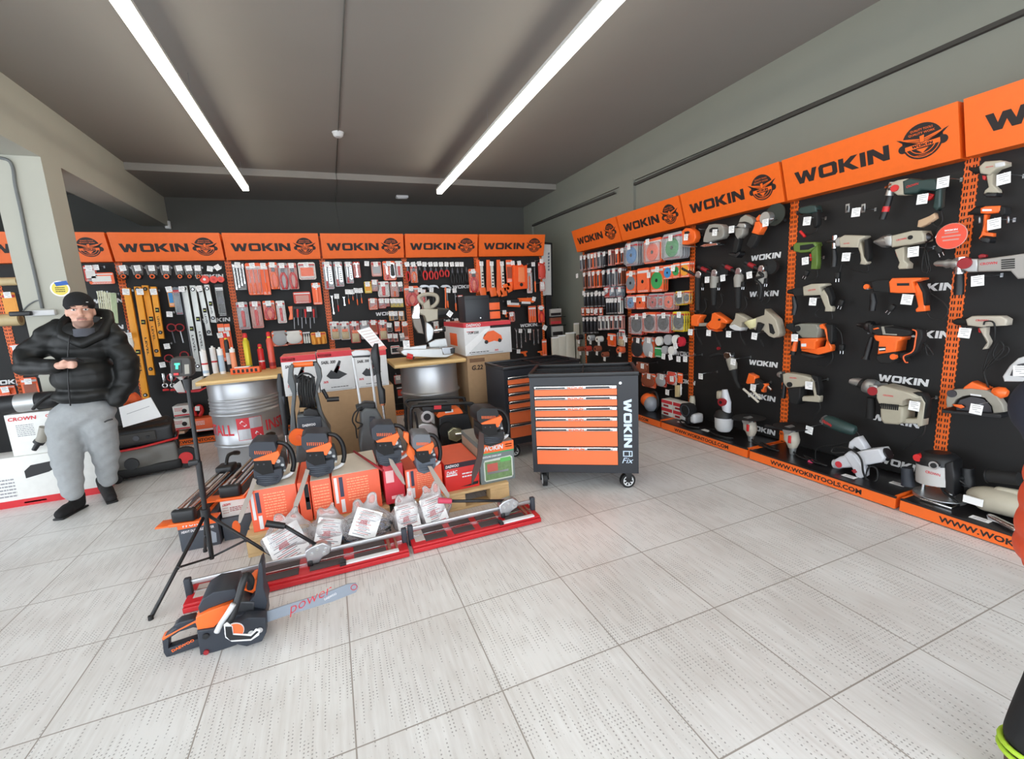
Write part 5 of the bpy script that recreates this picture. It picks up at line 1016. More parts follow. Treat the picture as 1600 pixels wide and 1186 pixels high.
flat_tag(T, 215, 882, 'white price card lying flat in front of the plunge router'); flat_tag(T, 522, 994, 'white price card lying flat nearest the orange jacket', .08)
t = T.thing('planer', 'beige corded tool lying on the base shelf beside the orange jacket', 'power tool', 660, 860); T.t.location.z = .087+.1; T.o = T.t.location.copy(); q = T.t.location
blobpart('body', [('e', (0, 0, -.02), (.15, .08, .07)), ('c', (-.05, -.02, -.03), (.14, 0, -.02), .06, .06)], BEIGE, t, .012, 3); blobpart('handle', [('c', (-.02, 0, .04), (.12, .02, .05), .022, .025)], BEIGE, t, .01, 2); MB().bx(-.12, -.04, -.1, -.09, -.045, -.005).build('data_sticker', TAGM[0], t)
MB().tube([(-.12, 0, 0), (-.2, -.02, .05), (-.24, .0, .0), (-.18, -.03, -.06), (-.24, -.03, -.04), (-.2, .02, .04), (-.15, 0, .08), (-.22, 0, .09), (-.26, -.02, -.02), (-.16, -.05, -.08)], .006, 6).build('cord', RUBBER, t); blobpart('chrome_plate', [('c', (.0, -.1, -.085), (.12, -.16, -.088), .02, .02)], CHROME, t, .008, 2)
t = T.thing('black_tool_case', 'black rounded tool lying behind the beige tool on nearest shelf', 'power tool', 640, 740); T.rod('barrel', MATTE, (570, 725), (760, 745), .035); T.rod('end_ring', BLACK, (565, 725), (575, 726), .04)
t.location.z += 0
# ------------------------------------------------------------------ on the base shelf of the hammer drill stand
T = Tr('R', .22, (1140, 580, 5.926))
def polisher(lab, px, py0, py1, lean, foot):
    t = T.thing('angle_polisher', lab, 'polisher', px, py1); T.t.location.z = .087; T.o = T.t.location.copy(); h = T.l(px, py0)[1]
    MB().loft([((0, 0, .05), .03), ((.0, 0, .09), .045), ((-.01, 0, h*.55), .055), ((-.02, 0, h*.82), .05), ((-.02, 0, h*.86), .03)], 18).build('motor_body', mat('warm_beige_plastic', (184, 176, 162), .5), t)
    MB().disc((-.02, h*.93), .035, -.05, .01).build('gear_head', CAST, t); MB().loft([((-.02, 0, h*1.01), .03), ((-.02, 0, h*1.02), .10), ((-.02, 0, h*1.045), .125), ((-.02, 0, h*1.055), .12)], 32).build('grinding_disc', MATTE, t); MB().cyl((-.02, .01, h*.86), (-.02, .01, h*1.0), .04, seg=18).build('gear_neck', CHROME, t)
    MB().bx(.0, .022, -.062, -.05, .1, .16, .004).build('red_switch', RED, t); MB().cyl((0, 0, .0), (.0, 0, .06), .02, .028, 12).build('end_boss', CAST, t)
    MB().tube([(0, 0, .03), (.06, -.03, .01), (.16, -.05, .008), (.26, -.05, .008), (.2, -.02, .01), (.1, -.01, .02), (.2, -.06, .012), (.3, -.05, .01)], .007, 6).build('cord', RUBBER, t)
    MB().cyl((-.06, .0, h*.86), (-.24, -.0, h*.8), .012, .018, 10).build('side_handle', BLACK, t)
polisher('left beige angle polisher standing on its end at the foot of the grinder stand', 195, 440, 710, 0, 0)
polisher('right beige angle polisher standing on its end beside the orange upright', 580, 525, 790, 0, 0)
t = T.thing('die_grinder', 'dark green straight grinder with silver nose above the white mixer', 'straight grinder', 1000, 500)
T.loft('body', DGRN, [(900, 460, .042), (960, 480, .045), (1060, 520, .042), (1150, 550, .036), (1165, 555, .02)]); T.loft('nose', CAST, [(900, 460, .042), (870, 462, .03), (868, 462, .015), (842, 465, .012)]); mb = MB(); a = T.l(940, 472); text_mb(mb, 'CROWN', .07, .02, a[0], a[1], -.046, ang=-.35); mb.build('brand_print', RED, t); cord(T, [(1160, 560), (1190, 600), (1130, 640), (1000, 680), (850, 700), (790, 740), (790, 830)])
t = T.thing('stirring_mixer', 'white mixing drill lying across the base shelf of the hammer drill stand', 'mixer drill', 1200, 860)
LW = mat('cool_white_plastic', (202, 204, 210), .4)
T.poly('motor_housing', LW, [(1010, 810), (1060, 780), (1290, 720), (1430, 705), (1480, 790), (1460, 830), (1300, 860), (1160, 880), (1040, 890), (1015, 870)], .11, bev=.02); T.poly('upper_handle', LW, [(1130, 650), (1180, 610), (1215, 600), (1290, 715), (1240, 730), (1180, 690), (1150, 720), (1120, 700)], .06, bev=.014); T.poly('lower_handle', LW, [(1110, 760), (1150, 730), (1200, 760), (1300, 900), (1300, 960), (1260, 985), (1230, 980), (1190, 890), (1160, 840)], .06, -.03, .014)
T.loft('spindle', LW, [(1020, 860, .036), (975, 860, .034)]); T.disc('red_badge', REDP, (1058, 850), .022, .004, -.057); T.rod('rear_cap', BLACK, (1440, 770), (1478, 760), .045, .035); T.poly('trigger', DRED, [(1190, 900), (1215, 890), (1235, 920), (1215, 930)], .03, -.06)
T.tube('cord', RUBBER, [(1110, 740, -.05), (1000, 740, -.06), (1010, 700, -.05), (1110, 690, -.07), (1220, 720, -.08), (1290, 800, -.08), (1300, 920, -.07), (1330, 1000, -.05), (1390, 1000, -.03), (1380, 900, -.02), (1320, 880, -.03), (1300, 980, -.05), (1380, 1040, -.06)], .006)
T.disc('cord_tie', mat('pink_cord_tie', (220, 70, 110), .5), (795, 832), .018, .02, -.05)
flat_tag(T, 1110, 975, 'white price card lying flat below the white mixer', .08); flat_tag(T, 1560, 1045, 'beige price card lying flat next to the router', .08)
# ------------------------------------------------------------------ grinder stand
z6 = (1060, 310, 6.589); z7 = (1060, 460, 5.39)
T = Tr('R', .12, z6)
t = T.thing('jigsaw', 'small orange jigsaw at the top left beside the green disc pack', 'jigsaw', 130, 390)
T.poly('body', ORG2, [(60, 340), (100, 305), (150, 310), (195, 340), (205, 400), (185, 450), (110, 480), (60, 475), (70, 400), (60, 370)], .07, bev=.014); T.poly('grip_opening', BLACK, [(90, 345), (130, 335), (150, 350), (120, 375), (95, 375)], .074, bev=.004); T.poly('shoe', CAST, [(55, 482), (110, 490), (160, 495), (160, 502), (60, 500)], .09, bev=.002); T.poly('blade_slot', BLACK, [(100, 410), (135, 390), (138, 398), (104, 420)], .074, bev=0)
hook(AG, 'R', 80, 400, .2, z=z6); hook(AG, 'R', 215, 345, .14, False, z=z6)
t = T.thing('jigsaw', 'beige jigsaw with silver shoe at the top of the grinder stand', 'jigsaw', 390, 390)
T.poly('body', mat('grey_tool_plastic', (150, 147, 140), .5), [(285, 420), (310, 330), (345, 270), (400, 262), (470, 270), (495, 300), (498, 380), (470, 415), (380, 435), (330, 455), (285, 450)], .075, bev=.014); T.poly('grip_opening', BLACK, [(350, 320), (380, 300), (440, 300), (445, 340), (400, 352), (350, 350)], .079, bev=.004); T.poly('shoe', CHROME, [(262, 490), (300, 470), (430, 460), (440, 480), (300, 500)], .09, bev=.002); T.rod('plunger', CAST, (335, 450), (330, 485), .016)
hook(AG, 'R', 377, 352, .22, z=z6, ts=.95); hook(AG, 'R', 550, 320, .2, z=z6, ts=1.0)
t = T.thing('angle_grinder', 'cordless grey angle grinder with half guard at the top of the grinder stand', 'angle grinder', 660, 350)
T.poly('guard', GREY, [(640, 250), (660, 200), (710, 168), (770, 195), (790, 235), (780, 275), (740, 250), (700, 240)], .05, bev=.008); T.poly('gear_head', CAST, [(625, 290), (650, 255), (715, 258), (722, 300), (680, 310)], .07, bev=.012); T.poly('body', mat('grey_tool_plastic', (150, 147, 140), .5), [(610, 305), (700, 305), (690, 370), (640, 420), (615, 380)], .075, bev=.014); T.poly('grip', MATTE, [(610, 380), (650, 400), (640, 470), (620, 560), (580, 560), (590, 470)], .05, bev=.01); T.poly('battery', BLACK, [(548, 560), (620, 570), (655, 545), (660, 570), (625, 612), (555, 590)], .07, bev=.008)
t = T.thing('angle_grinder', 'orange and black cordless angle grinder below the third wordmark badge', 'angle grinder', 850, 320)
T.disc('cutting_disc', mat('dark_green_disc', (44, 50, 44), .7), (970, 165), .085, .008, .03); T.disc('gear_head', CAST, (915, 200), .045, .06, 0); T.poly('guard_arm', ORG2, [(810, 205), (845, 168), (870, 175), (850, 230), (815, 235)], .03, bev=.006); T.poly('body', ORG2, [(820, 240), (865, 235), (890, 300), (850, 375), (780, 355), (800, 310)], .07, bev=.014); T.poly('grip', MATTE, [(780, 360), (845, 380), (800, 480), (770, 520), (720, 480), (745, 420)], .055, bev=.012); T.rod('spindle', CHROME, (950, 215), (990, 210), .012)
hook(AG, 'R', 900, 252, .22, z=z6, ts=.95)
for i, (x, y, b0, g1, lab) in enumerate(((220, 745, None, 1150, 'small grinder half over the orange upright with chrome head'), (385, 728, 920, 1100, 'grey angle grinder, second from left in the row of four'), (635, 710, 912, 1130, 'grey angle grinder, third from left in the row of four'), (870, 685, 880, 1060, 'grey angle grinder wrapped in its cord, rightmost of four'))):
    T = Tr('R', .13, z6); t = T.thing('angle_grinder', lab, 'angle grinder', x, y+80)
    T.poly('gear_head', CHROME, [(x-28, y+40), (x-15, y+5), (x+20, y), (x+35, y+25), (x+25, y+75), (x-30, y+80)], .06, bev=.012); hy = b0 or y+60
    if b0: T.loft('motor_body', mat('grey_tool_plastic', (150, 147, 140), .5), [(x-8, y+70, .034), (x-14, y+110, .042), (x-18, b0, .034)])
    T.loft('grip', MATTE, [(x-15, hy, .032), (x-22, (hy+g1)/2, .026), (x-20, g1, .022)]); T.loft('side_handle', BLACK, [(x-30, y+45, .01), (x-90, y+10, .016), (x-160, y-25, .018)], -.02)
    if i: T.rod('handle_band', DRED, (x-70, y+18), (x-125, y-8), .019, dy=-.02)
    T.disc('guard', MATTE, (x+50, y+20), .06, .03, .04); cord(T, [(x-20, g1), (x+10, g1+40), (x+60, g1-30), (x+40, g1-120), (x+70, g1-100)]); plug(T, x+30, b0 or 920, .1)
T = Tr('R', .17, z6); T.t = t; T.o = t.location
T.tube('cord_bundle', RUBBER, [(840, 760, -.05), (880, 800, -.05), (800, 830, -.05), (850, 900, -.04), (830, 1050, -.03)], .012)
for x, y in ((298, 838), (460, 820), (733, 790)): hook(AG, 'R', x, y, .2, z=z6, ts=.95)
for i, (pts, m, lab) in enumerate((
  ([(130, 180), (160, 165), (215, 175), (212, 190), (190, 220), (195, 250), (180, 268), (130, 262)], ORG2, 'orange sander touching the orange upright'),
  ([(262, 250), (300, 215), (308, 160), (330, 150), (435, 220), (430, 245), (385, 235), (375, 275), (345, 300), (290, 285)], ORG2, 'orange palm sander with projecting handle'),
  ([(455, 260), (500, 200), (508, 155), (535, 165), (605, 205), (600, 230), (560, 235), (555, 270), (545, 285), (500, 278)], mat('warm_grey2', (168, 160, 144), .5), 'beige palm sander with silver pad'),
  ([(628, 215), (690, 190), (750, 170), (755, 120), (850, 210), (880, 320), (870, 350), (830, 365), (790, 350), (740, 300), (690, 310), (650, 280)], mat('warm_grey2', (168, 160, 144), .5), 'large beige long handled sander'))):
    T = Tr('R', .12, z7); t = T.thing('sander', lab+' in the middle of the grinder stand', 'sander', *pts[0]); T.poly('body', m, pts, .08, bev=.014)
    if i == 0: T.poly('dust_bag', GREY, [(190, 240), (255, 240), (260, 265), (190, 268)], .06)
    if i == 1: T.poly('pad', mat('deep_orange', (216, 88, 28), .5), [(262, 252), (290, 290), (345, 303), (348, 312), (282, 298), (258, 262)], .085); T.disc('air_slot', MATTE, (375, 210), .01, .02, -.04)
    if i == 2: T.poly('pad', LGREY, [(455, 262), (500, 250), (560, 280), (550, 305), (500, 300), (462, 280)], .084)
    if i == 3: T.loft('pad', mat('pad_yellow', (214, 208, 160), .6), [(640, 215, .07), (632, 222, .074), (655, 280, .05)]); T.poly('handle_opening', MATTE, [(790, 240), (820, 250), (845, 320), (830, 335), (800, 320)], .084, bev=.004); T.loft('dust_port', MATTE, [(740, 240, .028), (715, 305, .02)], -.06)
    x, y = pts[-1]; cord(T, [(x+10, y), (x+20, y+80), (x+60, y+160), (x+40, y+100)])
for x, y in ((105, 318), (257, 325), (425, 335), (642, 352), (190, 690), (464, 568), (632, 785)): hook(AG, 'R', x, y, .21, z=z7, ts=.95)
T = Tr('R', .12, z7); t = T.thing('angle_grinder', 'grey right angle polisher with black side handle below the sanders', 'angle grinder', 450, 600)
T.poly('gear_head', CHROME, [(395, 500), (420, 482), (455, 490), (462, 530), (430, 545), (405, 530)], .06, bev=.01); T.loft('motor_body', GREY, [(435, 540, .036), (455, 590, .042), (462, 635, .034)]); T.loft('grip', MATTE, [(465, 640, .032), (485, 730, .022), (515, 790, .018)]); T.loft('side_handle', MATTE, [(395, 510, .012), (350, 498, .018), (270, 520, .018)]); T.disc('red_knob', DRED, (338, 455), .014, .02, 0); cord(T, [(515, 790), (520, 760), (560, 760), (640, 750)])
t = T.thing('rivet_gun', 'orange and black rivet gun with two pale rods at the lower right', 'rivet gun', 680, 760)
T.poly('head', ORG2, [(588, 740), (600, 700), (612, 660), (665, 690), (660, 745), (600, 752)], .06, bev=.01); T.poly('grip', MATTE, [(662, 705), (740, 760), (720, 800), (650, 760)], .05, bev=.01); T.poly('hook_end', ORG2, [(712, 750), (750, 750), (755, 770), (735, 780), (730, 825), (710, 815)], .04, bev=.006); T.rod('tip', CHROME, (755, 775), (785, 805), .01)
for k in range(2): T.rod('pale_rod', mat('cream_panel', (214, 210, 196), .6), (582+k*65, 790-k*2), (710+k*18, 900-k*25), .01, dy=-.05)
# paint sprayers on the shelf
T = Tr('R', .24, z7)
for i, (x, y0, y1, lab) in enumerate(((115, 855, 1050, 'beige paint sprayer with black disc and white cup, left of two'), (382, 800, 1110, 'white paint sprayer with red dial and white cup, right of two'))):
    t = T.thing('paint_sprayer', lab, 'paint sprayer', x, y1); T.t.location.z = .087+.03; T.o = T.t.location.copy(); h = T.l(x, y0)[1]
    if i == 0:
        MB().loft([((0, 0, h*.6), .03), ((0, 0, h*.85), .028), ((0, 0, h), .022)], 14).build('barrel', BEIGE, t); MB().cyl((0, -.09, h*.48), (0, 0, h*.52), .075, .06, 22).build('air_cap', MATTE, t); MB().ring((0, -.092, h*.48), .055, .006, 20).build('air_ring', CHAR, t)
        for s_ in (-1, 1): MB().bx(s_*.06-.034, s_*.06+.034, -.06, .06, 0, h*.36, .02).build('cup', LGREY, t)
        MB().bx(-.026, .026, -.065, .055, -.02, h*.4, .01).build('cup_clamp', BLACK, t)
    else:
        MB().loft([((.03, 0, h*.45), .035), ((.02, 0, h*.7), .042), ((.0, 0, h), .024)], 14).build('barrel', LW, t); MB().disc((.015, h*.72), .036, -.06, -.02).build('dial', DRED, t); MB().disc((.015, h*.72), .014, -.066, -.06).build('dial_centre', BLACK, t)
        MB().loft([((0, 0, h*.34), .085), ((0, 0, h*.46), .07), ((0, 0, h*.52), .04)], 20).build('cup_lid', BLACK, t); MB().loft([((0, 0, 0), .055), ((0, 0, .03), .075), ((0, 0, h*.34), .08)], 20).build('cup', LGREY, t); MB().bx(-.07, -.02, -.03, .03, h*.75, h*.95, .012).build('trigger_guard', BEIGE, t)
    MB().tube([(-.03, .02, 0), (-.1, .03, -.02), (-.14, -.02, -.02), (-.02, -.1, -.02), (.1, -.1, -.02), (.16, -.06, -.02)], .008, 6).build('air_hose', RUBBER, t)
flat_tag(T, 232, 1146, 'white price card lying flat before the paint sprayers', .08); flat_tag(T, 20, 1076, 'white price card lying flat beside the red boxes', .06)
# ================================================================== BARREL TABLES
DRUM = mat('galvanised_drum_paint', (182, 184, 188), .38, .7, noise=.03, scale=3)
def barrel(label, cx, cy, H, ribs, hoops, logo):
    t = thing('steel_barrel', label, 'barrel', (cx, cy, 0))
    pr = [(.0, .275), (.004, .288), (.014, .288), (.02, .278)]
    R = .283; z = .03; ev = sorted([(h, .013, .016) for h in hoops]+[(r, .005, .010) for r in ribs])
    pr.append((.03, R))
    for (c, a, w_) in ev:
        for k in range(9):
            u = -1+k/4; pr.append((c+u*w_*1.3, R+1.35*a*max(0, math.cos(u*math.pi/2))))
    pr += [(H-.03, R), (H-.02, R), (H-.012, R+.006), (H-.004, R+.006), (H, R-.004)]
    MB().loft([((0, 0, a), b) for a, b in pr], 64).build('drum', DRUM, t)
    if logo:
        a0 = math.atan2(-cy, -cx)+logo[0]; zc = logo[1]
        def wrap(mb, name, m, off=.0015):
            for v in mb.bm.verts:
                ang = a0 + v.co.x/R; v.co = Vector(((R+off)*math.cos(ang), (R+off)*math.sin(ang), zc+v.co.z))
            return mb.build(name, m, t)
        def grid(mb, x0, x1, z0, z1):
            n = 6
            for k in range(n):
                a = x0+(x1-x0)*k/n; b = x0+(x1-x0)*(k+1)/n; mb.add([(a, 0, z0), (b, 0, z0), (b, 0, z1), (a, 0, z1)], [(0, 1, 2, 3)])
        s = .1; mb = MB(); grid(mb, -s, s, -s, s); wrap(mb, 'emblem_border', REDP); mb = MB(); grid(mb, -s*.96, s*.96, -s*.96, s*.96); wrap(mb, 'emblem_field', mat('emblem_pale', (190, 190, 194), .4, .5), .002)
        mb = MB(); grid(mb, -s*.96, 0, 0, s*.96); grid(mb, 0, s*.96, -s*.96, 0); wrap(mb, 'emblem_squares', REDP, .0025)
        mb = MB(); mb.add([(-.075, 0, .06), (-.055, 0, .08), (-.02, 0, .035), (-.04, 0, .02)], [(0, 1, 2, 3)]); mb.add([(.03, 0, -.05), (.045, 0, -.03), (.08, 0, -.075), (.065, 0, -.09)], [(0, 1, 2, 3)]); wrap(mb, 'emblem_tool', PRINTW, .003)
        mb = MB(); co, fs = text_mesh('INSTALL', .03); text_mb(mb, 'INSTALL', .40, .10, .1+.03+.2, 0, 0); wrap(mb, 'red_lettering', REDP, .0025); mb = MB(); text_mb(mb, 'INSTALL', .40, .10, -.1-.03-.2, 0, 0); wrap(mb, 'red_lettering', REDP, .0025)
    return t
BT = .865
barrel('silver steel barrel with red INSTALL lettering, carrying sealant cartridges', -.81, 4.73, .83, (.66, .63, .60, .57), (.535, .25), (0.0, .40))
def tabletop(label, x0, x1, y0, y1):
    t = thing('table_board', label, 'table board', ((x0+x1)/2, (y0+y1)/2, .8305)); a, b = (x1-x0)/2, (y1-y0)/2
    MB().bx(-a, a, -b, b, 0, .0345, .006).build('board', WOOD, t); MB().bx(-a+.002, a-.002, -b-.001, -b+.001, .008, .014).build('edge_ply', mat('ply_edge', (190, 150, 96), .6), t)
tabletop('pale plywood board on the left barrel under the cartridges', -1.09, -.44, 4.36, 5.0)
barrel('plain silver steel barrel under the mitre saw', .88, 4.52, .83, (), (.535, .25), None)
tabletop('pale plywood board on the right barrel under the mitre saw', .50, 1.19, 4.19, 4.83)
def cartridge(x, y, ytop, r, body, cap, lab, bands, name='sealant_cartridge', cat='cartridge', nozzle=True):
    p = onZ(x, y, BT); t = thing(name, lab, cat, p); h = onY(x, ytop, p.y).z-BT
    if nozzle:
        MB().loft([((0, 0, 0), r), ((0, 0, h*.9), r), ((0, 0, h*.91), r*1.05), ((0, 0, h*.93), r*1.05), ((0, 0, h*.94), r*.6)], 20).build('tube', body, t); MB().loft([((0, 0, h*.94), r*.45), ((0, 0, h), r*.35)], 12).build('thread', cap, t)
    else:
        MB().loft([((0, 0, 0), r*.98), ((0, 0, .005), r), ((0, 0, h*.78), r), ((0, 0, h*.84), r*.6)], 20).build('can', body, t); MB().loft([((0, 0, h*.83), r*.62), ((0, 0, h*.88), r*.5), ((0, 0, h*.89), r*.3)], 14).build('collar', YLW, t); MB().loft([((0, 0, h*.88), r*.7), ((0, 0, h*.98), r*.62), ((0, 0, h), r*.4)], 14).build('cap', cap, t)
    for k, (z0, z1, m) in enumerate(bands): MB().loft([((0, 0, h*z0), r*1.012), ((0, 0, h*z1), r*1.012)], 20, caps=False).build('label_band', m, t)
PB = mat('pale_blue_label', (176, 200, 220), .5); PO = mat('pale_orange_label', (240, 150, 110), .5)
cartridge(338, 583, 540, .024, WHITE, WHITE, 'white cartridge with red cross label, behind the leftmost one', [(.4, .46, REDP)])
cartridge(323, 587, 545, .025, WHITE, WHITE, 'leftmost white sealant cartridge with red cross label', [(.42, .48, REDP), (.1, .2, PB)])
cartridge(349, 584, 542, .024, WHITE, WHITE, 'white cartridge with pale blue label, third from left', [(.1, .7, PB)])
cartridge(368, 582, 542, .023, WHITE, WHITE, 'white cartridge with orange label beside the orange box', [(.12, .8, PO)])
cartridge(361, 581, 520, .02, BLACK, RED, 'dark foam can with red cap behind the cartridges', [(.2, .5, PRINTW)], 'foam_can', 'spray can', False)
cartridge(391, 580, 520, .028, mat('olive_yellow_can', (196, 180, 40), .35, .3), RED, 'yellow foam can with red cap', [(.1, .16, GRN)], 'foam_can', 'spray can', False)
cartridge(411, 577, 537, .027, RED, RED, 'short red foam can between yellow and tall red cans', [(.3, .36, PRINTW)], 'foam_can', 'spray can', False)
cartridge(427, 576, 518, .029, mat('coral_can', (214, 84, 66), .35), RED, 'tall coral red foam can nearest the pressure washer', [(.08, .18, DRED)], 'foam_can', 'spray can', False)
p = onZ(387, 583, BT); t = thing('blade_box', 'low orange box with black marks lying by the cartridges', 'box', p, -.1)
MB().bx(-.13, .11, -.03, .04, 0, .055, .003).build('carton', ORP, t); mb = MB()
for k in range(6): mb.bx(-.11+k*.036, -.09+k*.036, -.0312, -.03, .012, .042)
mb.build('print', TXTB, t); MB().bx(-.1, .02, -.01, .05, .055, .062).build('white_leaflet', WHITE, t)
# ------------------------------------------------------------------ mitre saw
z7 = (620, 400, 7.414); T = Tr('Y', 4.42, z7); t = T.thing('mitre_saw', 'beige mitre saw with silver blade guard on the right barrel', 'mitre saw', 330, 1165)
T.t.location.z = BT; T.o.z = BT
T.poly('blade_guard', CHROME, [(195, 578), (245, 550), (262, 600), (255, 700), (285, 830), (303, 905), (240, 880), (190, 800), (165, 700)], .05, -.03, .012); T.poly('lower_guard', mat('smoked_guard', (120, 110, 100), .3), [(170, 720), (260, 720), (300, 900), (235, 890), (195, 820)], .054, -.035, .01)
T.poly('motor_housing', BEIGE, [(250, 622), (330, 610), (460, 615), (462, 735), (335, 765), (312, 690), (262, 672)], .13, bev=.02); T.rod('motor_end', BLACK, (460, 670), (600, 660), .062, .045)
a = [T.l(x, y) for x, y in ((262, 470), (330, 445), (430, 448), (470, 480), (465, 540), (410, 590), (340, 590), (290, 540), (262, 500))]
MB().tube([(u, 0, v) for u, v in a], .019, 10, closed=True).build('handle_loop', mat('warm_grey2', (168, 160, 144), .5), t); T.poly('handle_neck', mat('warm_grey2', (168, 160, 144), .5), [(300, 560), (370, 500), (390, 620), (310, 625)], .05, bev=.01)
T.poly('pivot_arm', CAST, [(330, 760), (385, 790), (425, 850), (405, 960), (345, 1000), (335, 900)], .07, bev=.012); T.rod('slide_rail', CHROME, (420, 865), (550, 850), .016); T.rod('rail_knob', BLACK, (525, 850), (560, 848), .026)
b0 = T.l(60, 1165); T.poly('turntable', CAST, [(20, 1100), (60, 1070), (560, 1060), (620, 1080), (620, 1130), (540, 1165), (400, 1165), (150, 1155), (60, 1140)], .3, .02, .012)
T.poly('left_fence', CAST, [(50, 1060), (180, 1040), (320, 1020), (320, 1075), (180, 1100), (60, 1100)], .05, -.08, .006); T.poly('right_fence', CAST, [(380, 1010), (460, 970), (580, 955), (600, 1050), (500, 1060), (390, 1060)], .03, .05, .006); T.poly('table_end', STEEL, [(480, 1050), (600, 1040), (625, 1060), (615, 1120), (500, 1130)], .12, -.09, .01)
T.poly('end_scale', BLACK, [(575, 1060), (625, 1050), (622, 1110), (585, 1115)], .02, -.16, .006); T.rod('clamp_knob', RED, (90, 1140), (150, 1155), .026, dy=-.15); T.rod('clamp_stub', BLACK, (140, 1150), (170, 1170), .012, dy=-.15); mb = MB(); a = T.l(85, 1015); tag_mb(mb, a[0], -.14, a[1], .06, .075); mb.build('price_tag', TAGM, t)
mb = MB(); a = T.l(590, 670); tag_mb(mb, a[0], -.08, a[1], .05, .055, .7); mb.build('price_tag', TAGM, t)
# ================================================================== CARTONS
def carton(name, label, cat, x0, x1, y0, y1, z0, z1, m, topm=None, bands=(), lines=(), texts=(), pics=(), sidepics=(), rotz=0):
    cx, cy = (x0+x1)/2, (y0+y1)/2; t = thing(name, label, cat, (cx, cy, z0), rotz); a, b, h = (x1-x0)/2, (y1-y0)/2, z1-z0
    MB().bx(-a, a, -b, b, 0, h, .003).build('carton_body', m, t)
    if topm: MB().bx(-a+.004, a-.004, -b+.004, b-.004, h, h+.0012).build('top_print', topm, t)
    for k, (u0, u1, v0, v1, mm) in enumerate(bands): MB().bx(-a+2*a*u0, -a+2*a*u1, -b-.0012, -b, h*v0, h*v1).build('colour_band', mm, t)
    for (txt, u0, u1, v0, v1, mm) in texts: mb = MB(); text_mb(mb, txt, 2*a*(u1-u0), h*(v1-v0), -a+a*(u0+u1), h*(v0+v1)/2, -b-.0014, bold=.03, lean=.15); mb.build('lettering', mm, t)
    for k, (u0, u1, v0, v1, n, mm) in enumerate(lines): mb = MB(); lines_mb(mb, -a+2*a*u0, -a+2*a*u1, h*v0, h*v1, n, -b-.0004, seed=k+n); o = mb.build('small_print', mm, t)
    for poly, mm in pics: mb = MB(); mb.prism([(-a+2*a*u, h*v) for u, v in poly], -b-.0022, -b-.0012); mb.build('picture', mm, t)
    return t
BRN = CARDB
SILB = mat('silver_white_carton', (214, 214, 214), .5)
def hb(x, y, Y): p = onY(x, y, Y); return p.x, p.z
YS = 4.12
xs = [hb(445, 617, YS)[0], hb(501, 612, YS)[0], hb(557, 608, YS)[0], hb(609, 601, YS)[0]]
carton('cardboard_box', 'large brown cardboard box under the three white tool boxes', 'box', xs[0]+.02, xs[3]+.03, YS, YS+.4, 0, .70, BRN)
saw_pic = [(.2, .28), (.35, .42), (.42, .38), (.6, .65), (.66, .62), (.56, .4), (.8, .28), (.55, .18), (.3, .2)]
for i, (nm, top, lab) in enumerate((('SABL 270', 1.035, 'white and red leaf blower box, leftmost of three on brown cardboard'), ('SABL 300', 1.045, 'white and red blower vac box, middle of three on brown cardboard'), ('SABL 3000', 1.02, 'white and red boxed garden tool, rightmost of three'))):
    carton('garden_tool_box', lab, 'box', xs[i]+.004, xs[i+1]-.004, YS+.005, YS+.3, .7005, top, SILB, mat('salmon_top_print', (226, 120, 104), .5),
        bands=[(0, 1, .86, 1, REDP), (.04, .4, .89, .95, PRINTW), (.1, .9, .03, .035, TXTB)], texts=[(nm, .1, .5, .7, .78, TXTB), ('DAEWOO', .06, .38, .9, .945, REDP), ('36%', .1, .24, .22, .28, REDP)], lines=[(.3, .8, .08, .12, 1, TXTB)],
        pics=[([(u, v+.12) for u, v in saw_pic], BLACK), ([(.42, .5), (.55, .64), (.62, .6), (.5, .44)], RED)])
# white paper board leaning on the boxes
T = Tr('Y', 4.22, (540, 440, 3.953)); t = T.thing('price_board', 'white printed sheet tilted above the rightmost tool box', 'sign', 150, 400); T.poly('sheet', WHITE, [(70, 303), (148, 280), (250, 405), (200, 440)], .006, 0, 0); T.poly('orange_foot', mat('salmon_top_print', (226, 120, 104), .5), [(200, 405), (240, 395), (256, 412), (215, 440)], .008, -.004, 0)
mb = MB()
for k in range(7):
    a = T.l(95+k*14, 310+k*17); b = T.l(158+k*12, 298+k*16); mb.add([(a[0], -.0035, a[1]), (b[0], -.0035, b[1]), (b[0], -.0035, b[1]-.004), (a[0], -.0035, a[1]-.004)], [(0, 1, 2, 3)])
mb.build('small_print', mat('pale_print', (200, 170, 160), .6), t)
